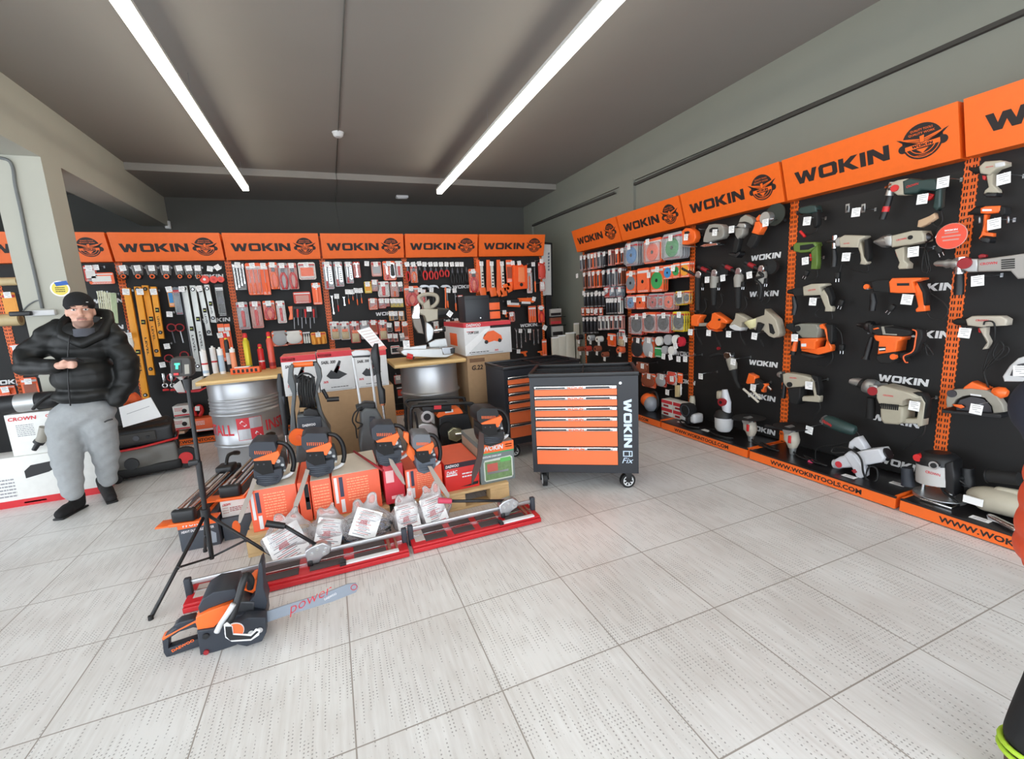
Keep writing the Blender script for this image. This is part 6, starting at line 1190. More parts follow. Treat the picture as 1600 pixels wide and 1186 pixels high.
# lawn mower box stack
YM = 4.3; xa, za = hb(728, 557.5, YM); xb, zb = hb(800, 549, YM); far = onX(697, 549, xa).y; zt_ = hb(728, 505, YM)[1]
za = (za+zb)/2
carton('cardboard_box', 'brown cardboard box on the floor behind the right barrel, lower one', 'box', xa+.02, xb-.03, YM+.02, far, 0, .375, mat('dark_cardboard', (140, 112, 84), .85)); zc_ = za-.002
carton('cardboard_box', 'brown cardboard box directly under the lawn mower box', 'box', xa+.01, xb-.02, YM+.01, far-.02, .376, zc_, BRN, bands=[(.06, .4, .86, .94, mat('cardboard_label', (120, 90, 66), .8))], texts=[('G.22', .1, .35, .7, .8, TXTB)])
lm = [(.38, .5), (.42, .62), (.5, .7), (.62, .72), (.78, .55), (.8, .42), (.72, .36), (.62, .4), (.5, .36), (.44, .42)]
t = carton('lawn_mower_box', 'white and red lawn mower box with orange mower picture', 'box', xa, xb, YM, far, za, zt_, SILB, mat('salmon_top_print', (226, 120, 104), .5),
    bands=[(0, 1, .86, 1, REDP), (.55, 1, .8, .88, TXTB), (.1, .8, .04, .05, TXTB), (.05, .2, .72, .74, REDP)], texts=[('DAEWOO', .05, .35, .88, .97, PRINTW), ('DLM 2200', .08, .3, .66, .74, TXTB), ('36%', .62, .7, .08, .14, REDP)], lines=[(.08, .5, .07, .12, 1, TXTB)],
    pics=[([(0, 0), (.35, .45), (.55, .8), (.45, .8), (0, .3)], mat('pale_grey_print', (232, 232, 232), .5)), (lm, ORP)])
p_ = MB()
for u, v in ((.45, .38), (.74, .4)): p_.disc((xa*0+(-(xb-xa)/2+(xb-xa)*u), (zt_-za)*v), .02, -(far-YM)/2-.004, -(far-YM)/2-.0022, 14)
p_.build('picture_wheels', BLACK, t)
s_ = MB(); a = (xb-xa)/2; b = (far-YM)/2; h = zt_-za; s_.bx(-a-.0012, -a, -b, b, h*.86, h); s_.build('side_band', REDP, t); s_ = MB(); s_.bx(-a-.0016, -a, -b*.3, b*.4, h*.25, h*.65, .0005); s_.build('side_picture', ORP, t)
# portable black tool chest on top of it
Yc = YM+.06; x0, z0 = hb(728, 501, Yc); x1, _ = hb(766, 499, Yc); x2, _ = hb(778, 499, Yc+.05); zz = hb(745, 462, Yc)[1]
t = thing('tool_chest', 'small black tool chest with orange drawers on the lawn mower box', 'tool chest', (x0, Yc, zt_+.0015)); h = zz-zt_
MB().bx(0, x1-x0, 0, .25, 0, h, .004).build('body', mat('dark_blue_grey_steel', (38, 42, 48), .45), t); MB().bx(x1-x0, x2-x0+.02, .02, .24, 0, h*.86, .003).build('drawer_bay', MATTE, t); MB().bx(.01, x1-x0-.01, -.0015, 0, h*.86, h*.87).build('lid_seam', MATTE, t)
for k in range(2): MB().bx(x1-x0+.004, x2-x0+.016, .014, .02, h*(.08+k*.34), h*(.36+k*.34), .002).build('drawer', ORP, t)
MB().disc(((x1-x0)*.6, h*.15), .006, -.003, 0).build('lock', CHROME, t)

# ================================================================== TOOL CABINETS
CAB = mat('black_blue_cabinet_steel', (36, 38, 44), .42, noise=.05); FRO = mat('coral_orange_drawer', (240, 116, 66), .42, noise=.02)
def cabinet(label, loc, rz, W, D, z0, z1, side_logo=True):
    t = thing('tool_trolley', label, 'tool trolley', loc, rz); H = z1
    b = MB(); b.bx(0, W, 0, D, z0, z0+.02); b.bx(0, .03, 0, D, z0+.02, H-.0); b.bx(W-.14, W, 0, D, z0+.02, H); b.bx(.03, W-.14, D-.01, D, z0+.02, H); b.bx(.03, W-.14, 0, .02, H-.06, H); b.bx(.03, W-.14, 0, .02, z0+.02, z0+.06); b.bx(.03, W-.14, .02, D-.01, H-.055, H-.05); b.bx(.03, W-.14, .01, .02, z0+.06, H-.06)
    b.build('body', CAB, t)
    tr = MB(); tr.bx(-.006, W+.006, -.006, .014, H, H+.03, .004); tr.bx(-.006, W+.006, D-.014, D+.006, H, H+.03, .004); tr.bx(-.006, .02, .014, D-.014, H, H+.03, .004); tr.bx(W-.02, W+.006, .014, D-.014, H, H+.03, .004); tr.bx(W*.5-.006, W*.5+.006, .014, D-.014, H, H+.022); tr.bx(.02, W-.02, D*.34-.004, D*.34+.004, H, H+.02); tr.bx(.02, W-.02, D*.64-.004, D*.64+.004, H, H+.02); tr.bx(0, W, 0, D, H, H+.003)
    tr.build('tray_top', mat('black_tray_plastic', (24, 24, 27), .35), t)
    hs = [.094, .094, .094, .094, .176, .17]; sc = (H-.06-(z0+.06))/sum(hs); z = H-.06; xL, xR = .034, W-.144
    for i, hh in enumerate(hs):
        hh *= sc; d = MB(); d.bx(xL, xR, -.004, .01, z-hh+.004, z-.034*sc-.002); dr = d.build('drawer', FRO, t)
        pl = MB(); pl.bx(xL, xR, -.014, .0, z-.034*sc, z-.002, .004); hd = pl.build('handle_rail', CHROME, dr)
        k_ = MB(); k_.bx(xL+.01, xL+(xR-xL)*.38, -.0152, -.014, z-.024*sc, z-.012*sc); k_.bx(xL+(xR-xL)*.63, xR-.05, -.0152, -.014, z-.026*sc, z-.01*sc); k_.build('dark_inlay', mat('dark_inlay', (48, 46, 48), .3), hd); lg = MB(); logo_mb(lg, .021*sc, xL+(xR-xL)*.5, z-.018*sc, -.0145, .001, sx=1.0); lg.build('wordmark', ORP, hd); cl = MB(); cl.bx(xR-.035, xR-.004, -.017, -.014, z-.03*sc, z-.004, .001); cl.build('latch', PRINTW, hd)
        z -= hh
    if side_logo:
        lg = MB(); hh = .055; lg.M = Matrix.Translation((W-.072, 0, z0+(H-z0)*.52)) @ Matrix.Rotation(math.pi/2, 4, 'Y'); logo_mb(lg, hh, 0, 0, 0, .0015, sx=1.0); lg.build('side_wordmark', mat('pale_blue_print', (206, 224, 244), .4), t)
        lg = MB(); zc = z0+(H-z0)*.20; xc = W-.072
        for (a0, b0_, a1, b1_) in ((-.035, .02, .03, .026), (-.035, -.016, .03, -.01), (-.035, -.016, -.028, .026), (.006, -.016, .012, .026), (.024, -.016, .03, .026)): lg.bx(xc+a0, xc+a1, -.0012, 0, zc+b0_, zc+b1_)
        text_mb(lg, 'Fix', .07, .04, xc, zc-.045, 0, bold=.0, lean=.35); lg.build('fix_mark', mat('pale_blue_print', (206, 224, 244), .4), t)
        MB().disc((W-.12, H-.05), .010, -.004, 0, 16).build('lock', CHROME, t)
    def wheel(x, y, R, yaw, nm):
        w_ = thing_part(t, nm, (x, y, R)); 
        M_ = Matrix.Translation((x, y, R)) @ Matrix.Rotation(yaw, 4, 'Z')
        mb = MB(); mb.M = M_; mb.cyl((0, -.017, 0), (0, .017, 0), R, seg=32); tire = mb.build(nm, RUBBER, t); mb = MB(); mb.M = M_; mb.cyl((0, -.019, 0), (0, .019, 0), R*.66, seg=28); hub = mb.build('hub', mat('hub_black', (30, 30, 33), .4), tire)
        sp = MB(); sp.M = M_; sp.ring((0, -.019, 0), R*.66, .003, 28)
        for k in range(7):
            a = k*2*math.pi/7; c, s = math.cos(a), math.sin(a); c2, s2 = math.cos(a+.5), math.sin(a+.5); sp.prism([(c*R*.18, s*R*.18), (c*R*.62-s*.006, s*R*.62+c*.006), (c2*R*.62, s2*R*.62), (c2*R*.2, s2*R*.2)], -.022, -.018)
        sp.build('wheel_spokes', PRINTW, tire)
        fk = MB(); fk.M = M_; fk.bx(-.022, .022, -.03, -.024, R-.09+.03, z0-R, .003); fk.bx(-.022, .022, .024, .03, R-.09+.03, z0-R, .003); fk.bx(-.03, .03, -.032, .032, z0-R-.012, z0-R-.0005); fk.cyl((0, -.032, 0), (0, .032, 0), .009, seg=10); fk.build('caster_fork', BLACK, t)
    return t, wheel
def thing_part(t, n, p): return None
# front trolley: stands turned towards the camera
A = Vector((1.275, 2.89, 0)); B = Vector((1.915, 2.487, 0)); dv = (B-A); Wc = dv.length
t, wheel = cabinet('black trolley with six orange drawers and vertical white lettering, nearer one', A, math.atan2(dv.y, dv.x), Wc, .46, .125, .835)
wheel(.075, .05, .055, -1.35, 'caster_wheel'); wheel(Wc-.075, .05, .055, .35, 'caster_wheel'); wheel(.08, .41, .055, .2, 'caster_wheel'); wheel(Wc-.08, .41, .055, .2, 'caster_wheel')
t, wheel = cabinet('second black trolley with orange drawers standing behind the nearer one', Vector((1.335, 3.56, 0)), 0.02, .76, .46, .125, .80)
wheel(.08, .05, .055, -.4, 'caster_wheel'); wheel(.68, .05, .055, .2, 'caster_wheel'); wheel(.08, .41, .055, .2, 'caster_wheel'); wheel(.68, .41, .055, .2, 'caster_wheel')
# ================================================================== PALLETS AND CHAINSAW BOXES
def pallet(label, x0, x1, y0, y1, h=.128):
    t = thing('wooden_pallet', label, 'pallet', ((x0+x1)/2, (y0+y1)/2, 0)); a, b = (x1-x0)/2, (y1-y0)/2
    for k in range(5): w_ = .1; c = -b+.05+k*(2*b-.1)/4; MB().bx(-a, a, c-w_/2, c+w_/2, h-.02, h, .002).build('deck_board', PALW, t)
    for k in range(3):
        for j in range(3): cx = -a+.07+j*(2*a-.14)/2; cy = -b+.05+k*(2*b-.1)/2; MB().bx(cx-.07, cx+.07, cy-.05, cy+.05, .0185, h-.0405, .002).build('block', PALW, t)
    for j in range(3): cx = -a+.07+j*(2*a-.14)/2; MB().bx(cx-.07, cx+.07, -b, b, h-.04, h-.0205, .002).build('stringer_board', PALW, t)
    for k in range(3): c = -b+.05+k*(2*b-.1)/2; MB().bx(-a, a, c-.05, c+.05, 0, .018, .002).build('bottom_board', PALW, t)
pallet('wooden pallet under the chainsaw boxes, right one beside the orange trolley', .26, 1.04, 2.80, 3.45)
pallet('wooden pallet under the chainsaw boxes, left one behind the tripod', -.59, .22, 2.80, 3.45)
YB = 2.84; CREAM = mat('cream_top_print', (226, 216, 200), .5); SALM = mat('salmon_orange_carton', (240, 104, 72), .5); REDC = mat('strong_red_carton', (214, 48, 44), .5)
def sawbox(x0, yt0, x1, yt1, lab, m, topm, D=.42, **k):
    a = onY(x0, yt0, YB); b = onY(x1, yt1, YB); zt = (a.z+b.z)/2
    return carton('chainsaw_box', lab, 'box', a.x+.002, b.x-.002, YB, YB+D, .1285, zt, m, topm, **k), a.x, b.x, zt
side = dict(bands=[(.04, .1, .3, .95, PRINTW), (.14, .22, .45, .95, mat('dark_blue_print', (60, 62, 84), .5)), (.14, .22, .05, .38, PRINTW)], lines=[(.3, .75, .3, .9, 9, mat('pale_orange_print', (250, 160, 120), .5))])
_, _, _, zb1 = sawbox(386, 769, 462, 756, 'orange chainsaw box, leftmost of the row in front of the barrel', SALM, CREAM, **side)
sawbox(463, 756, 482, 753, 'narrow orange chainsaw box with dark strap, second from left', SALM, SALM, bands=[(.55, .95, .3, .95, BLACK), (.6, .9, .5, .62, PRINTW)])
_, _, _, zb2 = sawbox(483, 753, 516, 747, 'orange chainsaw box, third from left behind the plastic bags', SALM, CREAM, lines=[(.1, .9, .2, .9, 9, mat('pale_orange_print', (250, 160, 120), .5))])
_, _, _, zb3 = sawbox(517, 746, 592, 731, 'orange chainsaw box with cream top picture, centre of the row', SALM, CREAM, **side)
_, _, _, zb4 = sawbox(597, 728, 629, 723, 'crimson chainsaw box with white lettering, right of centre', mat('crimson_carton', (206, 52, 66), .5), CREAM, bands=[(.1, .5, .55, .85, mat('pale_pink_print', (240, 190, 190), .5)), (.3, .9, .12, .2, mat('pale_pink_print', (240, 190, 190), .5))])
_, _, _, zb5 = sawbox(632, 734, 690, 727, 'orange chainsaw box beneath the orange chainsaw with grey cover', SALM, SALM, **side)
_, xr0, xr1, zb6 = sawbox(693.5, 729, 747, 715, 'red chainsaw box with black name band', REDC, SALM, bands=[(0, 1, .82, 1, mat('dark_maroon_band', (44, 28, 40), .5)), (.04, .36, .55, .6, PRINTW)], texts=[('DAEWOO', .04, .42, .86, .96, PRINTW), ('DABC', .06, .36, .62, .74, PRINTW)], lines=[(.5, .95, .4, .62, 2, PRINTW)], pics=[([(.42, .1), (.75, .14), (.8, .2), (.97, .2), (.95, .1), (.7, .08)], BLACK)])
# brush cutter box with the garden picture
GP = mat('garden_photo_green', (110, 138, 92), .5, noise=.5, scale=40); GG = mat('slate_grey_carton', (112, 122, 122), .5)
a = onY(747, 695.6, YB); b = onY(802, 688.5, YB)
t = carton('garden_tool_box', 'grey and orange garden tool box with lawn picture at the pallet corner', 'box', a.x+.004, b.x, YB, YB+.45, .1285, (a.z+b.z)/2, GG, mat('grey_top_print', (150, 146, 140), .5), bands=[(0, 1, .78, 1, ORG2), (0, 1, .745, .775, GRN)], texts=[('WOKIN', .1, .68, .83, .95, PRINTW), ('GASOLINE CHAIN SAW', .08, .62, .66, .71, PRINTW)], lines=[(.75, .95, .84, .95, 2, PRINTW)],
  pics=[([(.1, .1), (.14, .06), (.9, .06), (.94, .12), (.94, .58), (.88, .63), (.14, .6), (.1, .54)], mat('pale_frame', (200, 206, 196), .5))])
W_ = b.x-a.x; H_ = (a.z+b.z)/2-.1285
MB().bx(-W_*.36, W_*.4, -.2275, -.2272, H_*.09, H_*.56).build('photo', GP, t); MB().bx(W_*.08, W_*.38, -.2285, -.2276, H_*.5, H_*.6).build('photo_badge', mat('bright_green_badge', (96, 180, 92), .5), t)
MB().bx(-W_*.3, W_*.0, -.2285, -.2276, H_*.3, H_*.5).build('photo_tool', mat('photo_tool_red', (190, 90, 80), .5), t); MB().bx(-W_*.3, W_*.3, -.2285, -.2276, H_*.24, H_*.29).build('photo_blade', STEEL, t)
s_ = MB(); s_.bx(-W_/2-.001, -W_/2+.0015, -.2, .2, H_*.1, H_*.9); s_.build('side_print', mat('side_grey_print', (170, 150, 130), .6), t)
zb7 = (a.z+b.z)/2
xg = (a.x, b.x)
# ------------------------------------------------------------------ chainsaws
SHAPES = dict(cover=[(755, 230), (790, 200), (930, 200), (948, 250), (930, 305), (790, 325), (757, 300)], rim=[(788, 320), (960, 258), (972, 285), (935, 352), (902, 347), (880, 327), (800, 337)], recess=[(792, 328), (912, 322), (932, 408), (852, 424), (796, 392)],
   base=[(786, 385), (925, 392), (985, 378), (990, 440), (966, 478), (870, 507), (812, 492), (796, 452)], engine=[(925, 300), (990, 322), (1012, 400), (962, 442), (915, 400)], bar=[(788, 440), (815, 450), (796, 510), (758, 620), (724, 700), (708, 700), (710, 650), (754, 540)])
def chainsaw(label, fx, fy, sx, sy, zt, cover=CHAR, trim=ORG2, base=CHAR, bar=None, barm=None, px=(755, 1068), py=(197, 505)):
    """fx, fy: pixel of the base centre resting at height zt; sx, sy scale of the reference outline in pixels"""
    g = onZ(fx, fy, zt); T = Tr('Y', g.y, (0, 0, 1)); t = thing('chainsaw', label, 'chainsaw', (g.x, g.y, zt)); T.t = t; T.o = t.location.copy()
    f = lambda pts: [(fx+(x-895)*sx/4.562, fy+(y-507)*sy/4.562) for x, y in pts]
    T.poly('top_cover', cover, f(SHAPES['cover']), .17, 0, .006); mb = MB()
    for k in range(9): a = T.l(*f([(800+k*14, 285)])[0]); b = T.l(*f([(805+k*13, 262)])[0]); mb.bx(a[0]-.002, a[0]+.002, -.0875, -.085, a[1], b[1])
    o = mb.build('cover_vents', trim, t); o['kind'] = 'stuff'
    T.poly('coloured_shroud', trim, f(SHAPES['rim']), .18, -.008, .004); T.poly('bar_cover', MATTE, f(SHAPES['recess']), .19, -.006, .003); T.poly('crankcase', base, f(SHAPES['base']), .18, -.006, .006); T.poly('engine_side', mat('cast_dark', (74, 76, 80), .45, .5), f(SHAPES['engine']), .13, .02, .005)
    for (x, y) in ((820, 350), (862, 348)): a = T.l(*f([(x, y)])[0]); MB().cyl((a[0], -.106, a[1]), (a[0], -.1, a[1]), .0045, seg=8).build('nut', DSTEEL, t)
    mb = MB()
    for k in range(4): a = T.l(*f([(812+k*4, 436+k*14)])[0]); b = T.l(*f([(965-k*6, 432+k*12)])[0]); mb.tube([(a[0], -.098, a[1]), (b[0], -.098, b[1])], .0035, 5, sub=1)
    o = mb.build('casting_ribs', mat('rib_grey', (78, 84, 94), .5), t); o['kind'] = 'stuff'
    for x, y, r in ((955, 345, .012), (985, 372, .009), (960, 400, .010), (1000, 410, .007)): a = T.l(*f([(x, y)])[0]); MB().disc(a, r, -.055, -.04, 10).build('engine_bolt', CAST, t)
    q = [T.l(*p) for p in f([(940, 222), (1000, 235), (1045, 290), (1062, 370), (1052, 428)])]; MB().tube([(x, -.02, z) for x, z in q], .014, 8).build('front_handle', BLACK, t)
    q = [T.l(*p) for p in f([(1056, 424), (1035, 450), (990, 470), (925, 482)])]; MB().tube([(x, -.02, z) for x, z in q], .011, 8).build('handle_bracket', PRINTW, t)
    # guide bar reaching forward over the edge of the box
    bp = bar or SHAPES['bar']; pts = [T.l(*p) for p in f(bp)]; b_ = MB(); b_.prism(pts, -.004, .004)
    for v in b_.bm.verts:
        zz = max(0, pts[0][1]-v.co.z); v.co.y += -.105-zz*.45; 
    b_.build('guide_bar', barm or mat('brushed_bar_steel', (138, 128, 120), .42, .8), t); return t
chainsaw('charcoal and orange chainsaw on the leftmost box of the row', 423, 752, 1.0, 1.0, zb1)
chainsaw('charcoal and orange chainsaw in front of the left pressure washer', 502, 738, .98, .98, zb3)
chainsaw('charcoal and orange chainsaw in front of the right pressure washer', 606, 722, .88, .94, zb4, bar=[(885, 440), (915, 450), (950, 500), (990, 560), (1002, 606), (985, 600), (936, 545), (895, 480)])
t = chainsaw('orange chainsaw with grey side cover, right of centre', 662, 733, .68, .88, zb5, cover=mat('mid_grey_plastic', (104, 108, 114), .5), trim=ORG2, base=mat('slate_plastic', (84, 92, 104), .5), bar=[(900, 440), (940, 440), (990, 500), (1055, 575), (1095, 630), (1080, 655), (1050, 635), (960, 540)])
g = t.location; T = Tr('Y', g.y-.09, (520, 620, 4.235)); T.t = t; T.o = g.copy(); T.poly('orange_body', ORG2, [(485, 255), (515, 260), (520, 330), (560, 380), (570, 430), (540, 450), (500, 400), (515, 340), (480, 290)], .05, 0, .008)
chainsaw('black and orange chainsaw with black bar on the garden tool box', 764, 692, .80, .86, zb7, cover=BLACK, trim=ORG2, base=BLACK, barm=mat('black_bar_cover', (58, 34, 28), .5), bar=[(765, 380), (800, 400), (785, 520), (740, 630), (690, 700), (648, 752), (664, 670), (722, 560)])
# strap lying across the boxes
t = thing('packing_strip', 'thin dark red slanting strip lying across the chainsaw boxes', 'strip', onZ(560, 712, zb3+.05)); a = onZ(553, 705, zb3+.02); b = onZ(598, 735, zb3+.02)
MB().tube([a-t.location, b-t.location], .008, 6, sub=1).build('strip', DRED, t)
# ================================================================== PRESSURE WASHERS
T = Tr('Y', 3.66, (240, 500, 3.953)); t = T.thing('pressure_washer', 'charcoal pressure washer with orange grip and black hose reel, left one', 'pressure washer', 960, 900)
t.location.z = 0; T.o = t.location.copy(); SL = mat('slate_grey_plastic', (88, 92, 94), .5)
T.poly('left_arm', SL, [(835, 300), (850, 270), (868, 275), (862, 330), (880, 400), (882, 450), (872, 560), (885, 700), (845, 690), (850, 560), (858, 450), (830, 380)], .09, bev=.012); T.poly('right_arm', SL, [(990, 262), (1010, 258), (1035, 300), (1042, 350), (1012, 440), (1040, 560), (1100, 700), (1060, 700), (1015, 560), (992, 440), (1010, 350)], .09, bev=.012)
T.rod('grip', ORG2, (862, 278), (985, 270), .02); T.rod('grip_bracket', BLACK, (985, 270), (1012, 268), .018)
a = T.l(945, 430); MB().cyl((a[0], -.03, a[1]), (a[0], .07, a[1]), .06, seg=20).build('reel_drum', BLACK, t)
rr = random.Random(3)
for k in range(9):
    x = 905+k*11; T.tube('reel_cable', RUBBER, [(x, 335+rr.uniform(0, 30), -.06), (x-8+rr.uniform(-6, 6), 420, -.09), (x+6, 480+rr.uniform(0, 30), -.08), (x+2, 530, -.05)], .007)
T.tube('cable_loop', BLACK, [(890, 350, -.07), (930, 320, -.09), (985, 340, -.08), (995, 420, -.07), (985, 500, -.06)], .008); T.poly('reel_frame', mat('tan_label', (196, 160, 118), .7), [(905, 480), (1000, 470), (1010, 560), (900, 570)], .05, .03)
T.rod('crank', BLACK, (1045, 430), (1075, 485), .014); T.rod('crank_handle', BLACK, (1070, 485), (1145, 480), .018, dy=-.05)
T.poly('motor_housing', SL, [(885, 700), (890, 580), (960, 565), (1030, 575), (1095, 680), (1100, 900), (1090, 960), (880, 960)], .24, .05, .03); T.poly('hose_bag', BLACK, [(930, 550), (960, 530), (1010, 545), (1030, 580), (930, 580)], .08, -.04, .014)
T.poly('front_panel', CHAR, [(890, 590), (1035, 580), (1045, 680), (900, 690)], .02, -.075, .008); mb = MB(); a = T.l(963, 632); text_mb(mb, 'DAEWOO', .09, .02, a[0], a[1], -.087, bold=.04); mb.build('brand_print', PRINTW, t)
T.disc('orange_dial', ORG2, (900, 705), .065, .03, -.08); T.disc('orange_dial_right', ORG2, (985, 690), .045, .03, -.08); T.disc('dial_cap', ORP, (900, 705), .02, .02, -.098); a = T.l(840, 900)
for s_ in (-.13, .16): MB().cyl((s_-.02, .1, .09), (s_+.02, .1, .09), .09, seg=24).build('wheel', RUBBER, t)
t = T.thing('washer_lance', 'black pressure washer lance standing between left barrel and washer', 'lance', 800, 900); t.location.z = .005; T.o = t.location.copy(); T.o.z = .005
T.loft('gun_grip', BLACK, [(778, 332, .012), (780, 380, .022), (786, 440, .024)]); T.loft('wand_sleeve', BLACK, [(786, 440, .018), (795, 520, .024), (808, 600, .022), (818, 710, .018)], -.0); T.rod('wand_tube', CHROME, (818, 710), (826, 790), .008); T.poly('trigger_collar', CHAR, [(778, 470), (808, 468), (812, 520), (782, 522)], .04); T.rod('lower_tube', CHROME, (826, 790), (838, 905), .008)
T = Tr('Y', 3.62, (540, 440, 3.953)); t = T.thing('pressure_washer', 'grey pressure washer with white telescopic handle, right one', 'pressure washer', 150, 1080); t.location.z = 0; T.o = t.location.copy()
T.tube('telescopic_handle', LGREY, [(98, 790, .03), (70, 620, .03), (45, 460, .03)], .011); T.tube('telescopic_handle', LGREY, [(190, 790, .03), (170, 620, .03), (150, 450, .03)], .011); T.poly('handle_grip', LGREY, [(36, 440), (60, 425), (140, 425), (160, 440), (150, 455), (45, 462)], .035, .03, .008); T.poly('grip_underside', BLACK, [(40, 458), (60, 450), (140, 450), (155, 455), (150, 468), (45, 472)], .03, .03, .004)
T.poly('body', SL, [(90, 800), (120, 775), (190, 780), (230, 850), (240, 1050), (240, 1110), (100, 1110), (85, 1000), (95, 900)], .22, .06, .03); T.poly('latch', CHAR, [(145, 825), (175, 825), (180, 860), (145, 860)], .03, -.055, .004); T.poly('top_bundle', BLACK, [(62, 770), (120, 742), (180, 745), (185, 780), (110, 790), (70, 800)], .1, .02, .02)
T.tube('power_cord', RUBBER, [(100, 770, -.05), (55, 800, -.05), (40, 850, -.05), (60, 890, -.05), (65, 930, -.04), (70, 960, -.04)], .006); T.tube('cord_loop', RUBBER, [(80, 780, -.06), (60, 850, -.06), (100, 870, -.06), (70, 900, -.06)], .006)
for s_ in (-.12, .12): MB().cyl((s_-.02, .12, .08), (s_+.02, .12, .08), .08, seg=24).build('wheel', RUBBER, t)
t = T.thing('washer_lance', 'black trigger lance leaning in front of the white printed sheet', 'lance', 230, 1080); t.location.z = .005; T.o = t.location.copy()
T.loft('gun_grip', BLACK, [(183, 378, .014), (175, 420, .03), (180, 470, .034), (195, 560, .018)], -.08); T.loft('wand_sleeve', BLACK, [(195, 560, .018), (205, 640, .02), (215, 660, .028), (222, 740, .024)], -.08); T.rod('copper_band', mat('copper', (190, 120, 90), .3, 1), (222, 740), (223, 752), .018, dy=-.08); T.rod('wand_tube', CHROME, (223, 752), (236, 850), .009, dy=-.08); T.rod('lower_tube', CHROME, (236, 850), (262, 1080), .009, dy=-.08)
# ================================================================== MOTOR PUMP
T = Tr('Y', 3.72, (540, 440, 3.953)); t = T.thing('motor_pump', 'motor pump in black tube frame in front of the right barrel', 'motor pump', 580, 1130); t.location.z = 0; T.o = t.location.copy()
fr = [(395, 960), (388, 790), (400, 762), (430, 752), (730, 735), (765, 755), (775, 800), (780, 950)]
for dy in (-.12, .16): T.tube('frame_tube', BLACK, [(*p, dy) for p in fr], .014)
for x, y in ((392, 775), (770, 765)): a = T.l(x, y); MB().cyl((a[0], -.12, a[1]), (a[0], .16, a[1]), .014, seg=10).build('frame_crossbar', BLACK, t)
z0 = -.0; a = T.l(395, 960); b = T.l(780, 950)
MB().tube([(a[0], -.12, a[1]), (a[0], -.12, .02), (b[0], -.12, .02), (b[0], -.12, b[1])], .014, 8, sub=1).build('frame_base', BLACK, t); MB().bx(a[0], b[0], -.1, .14, .03, .045).build('base_plate', BLACK, t)
T.poly('top_plate', BLACK, [(460, 765), (640, 752), (640, 790), (470, 800)], .2, .02, .006); T.poly('red_badge', REDP, [(525, 748), (568, 745), (568, 768), (525, 770)], .004, -.137, 0)
T.tube('inner_bar', BLACK, [(415, 790, -.1), (430, 870, -.1), (435, 950, -.1)], .010)
T.disc('outlet_flange', CAST, (490, 822), .05, .06, -.06); T.disc('outlet_bore', BLACK, (490, 822), .03, .01, -.091); T.poly('pump_casing', CAST, [(425, 880), (460, 860), (520, 865), (555, 890), (565, 960), (540, 1020), (450, 1040), (420, 960)], .16, -.01, .02); T.loft('pump_neck', CAST, [(490, 850, .045), (495, 890, .05)])
T.poly('fuel_tank', ORG2, [(548, 815), (575, 790), (690, 770), (705, 785), (720, 815), (560, 832)], .18, .02, .012); T.poly('tank_sticker', PRINTW, [(600, 785), (650, 778), (652, 795), (604, 802)], .003, -.072, 0)
T.poly('engine_block', BLACK, [(565, 830), (600, 815), (740, 800), (765, 880), (760, 1000), (700, 1040), (600, 1040), (570, 960)], .2, .02, .02); T.disc('recoil_cover', MATTE, (610, 900), .07, .05, -.09); T.poly('carburettor', mat('brass_silver', (196, 192, 160), .3, .8), [(610, 905), (640, 880), (690, 890), (700, 940), (660, 965), (615, 950)], .06, -.11, .012); T.rod('choke', CHROME, (650, 920), (690, 915), .014, dy=-.15); T.disc('air_filter', BLACK, (650, 1000), .05, .06, -.1)
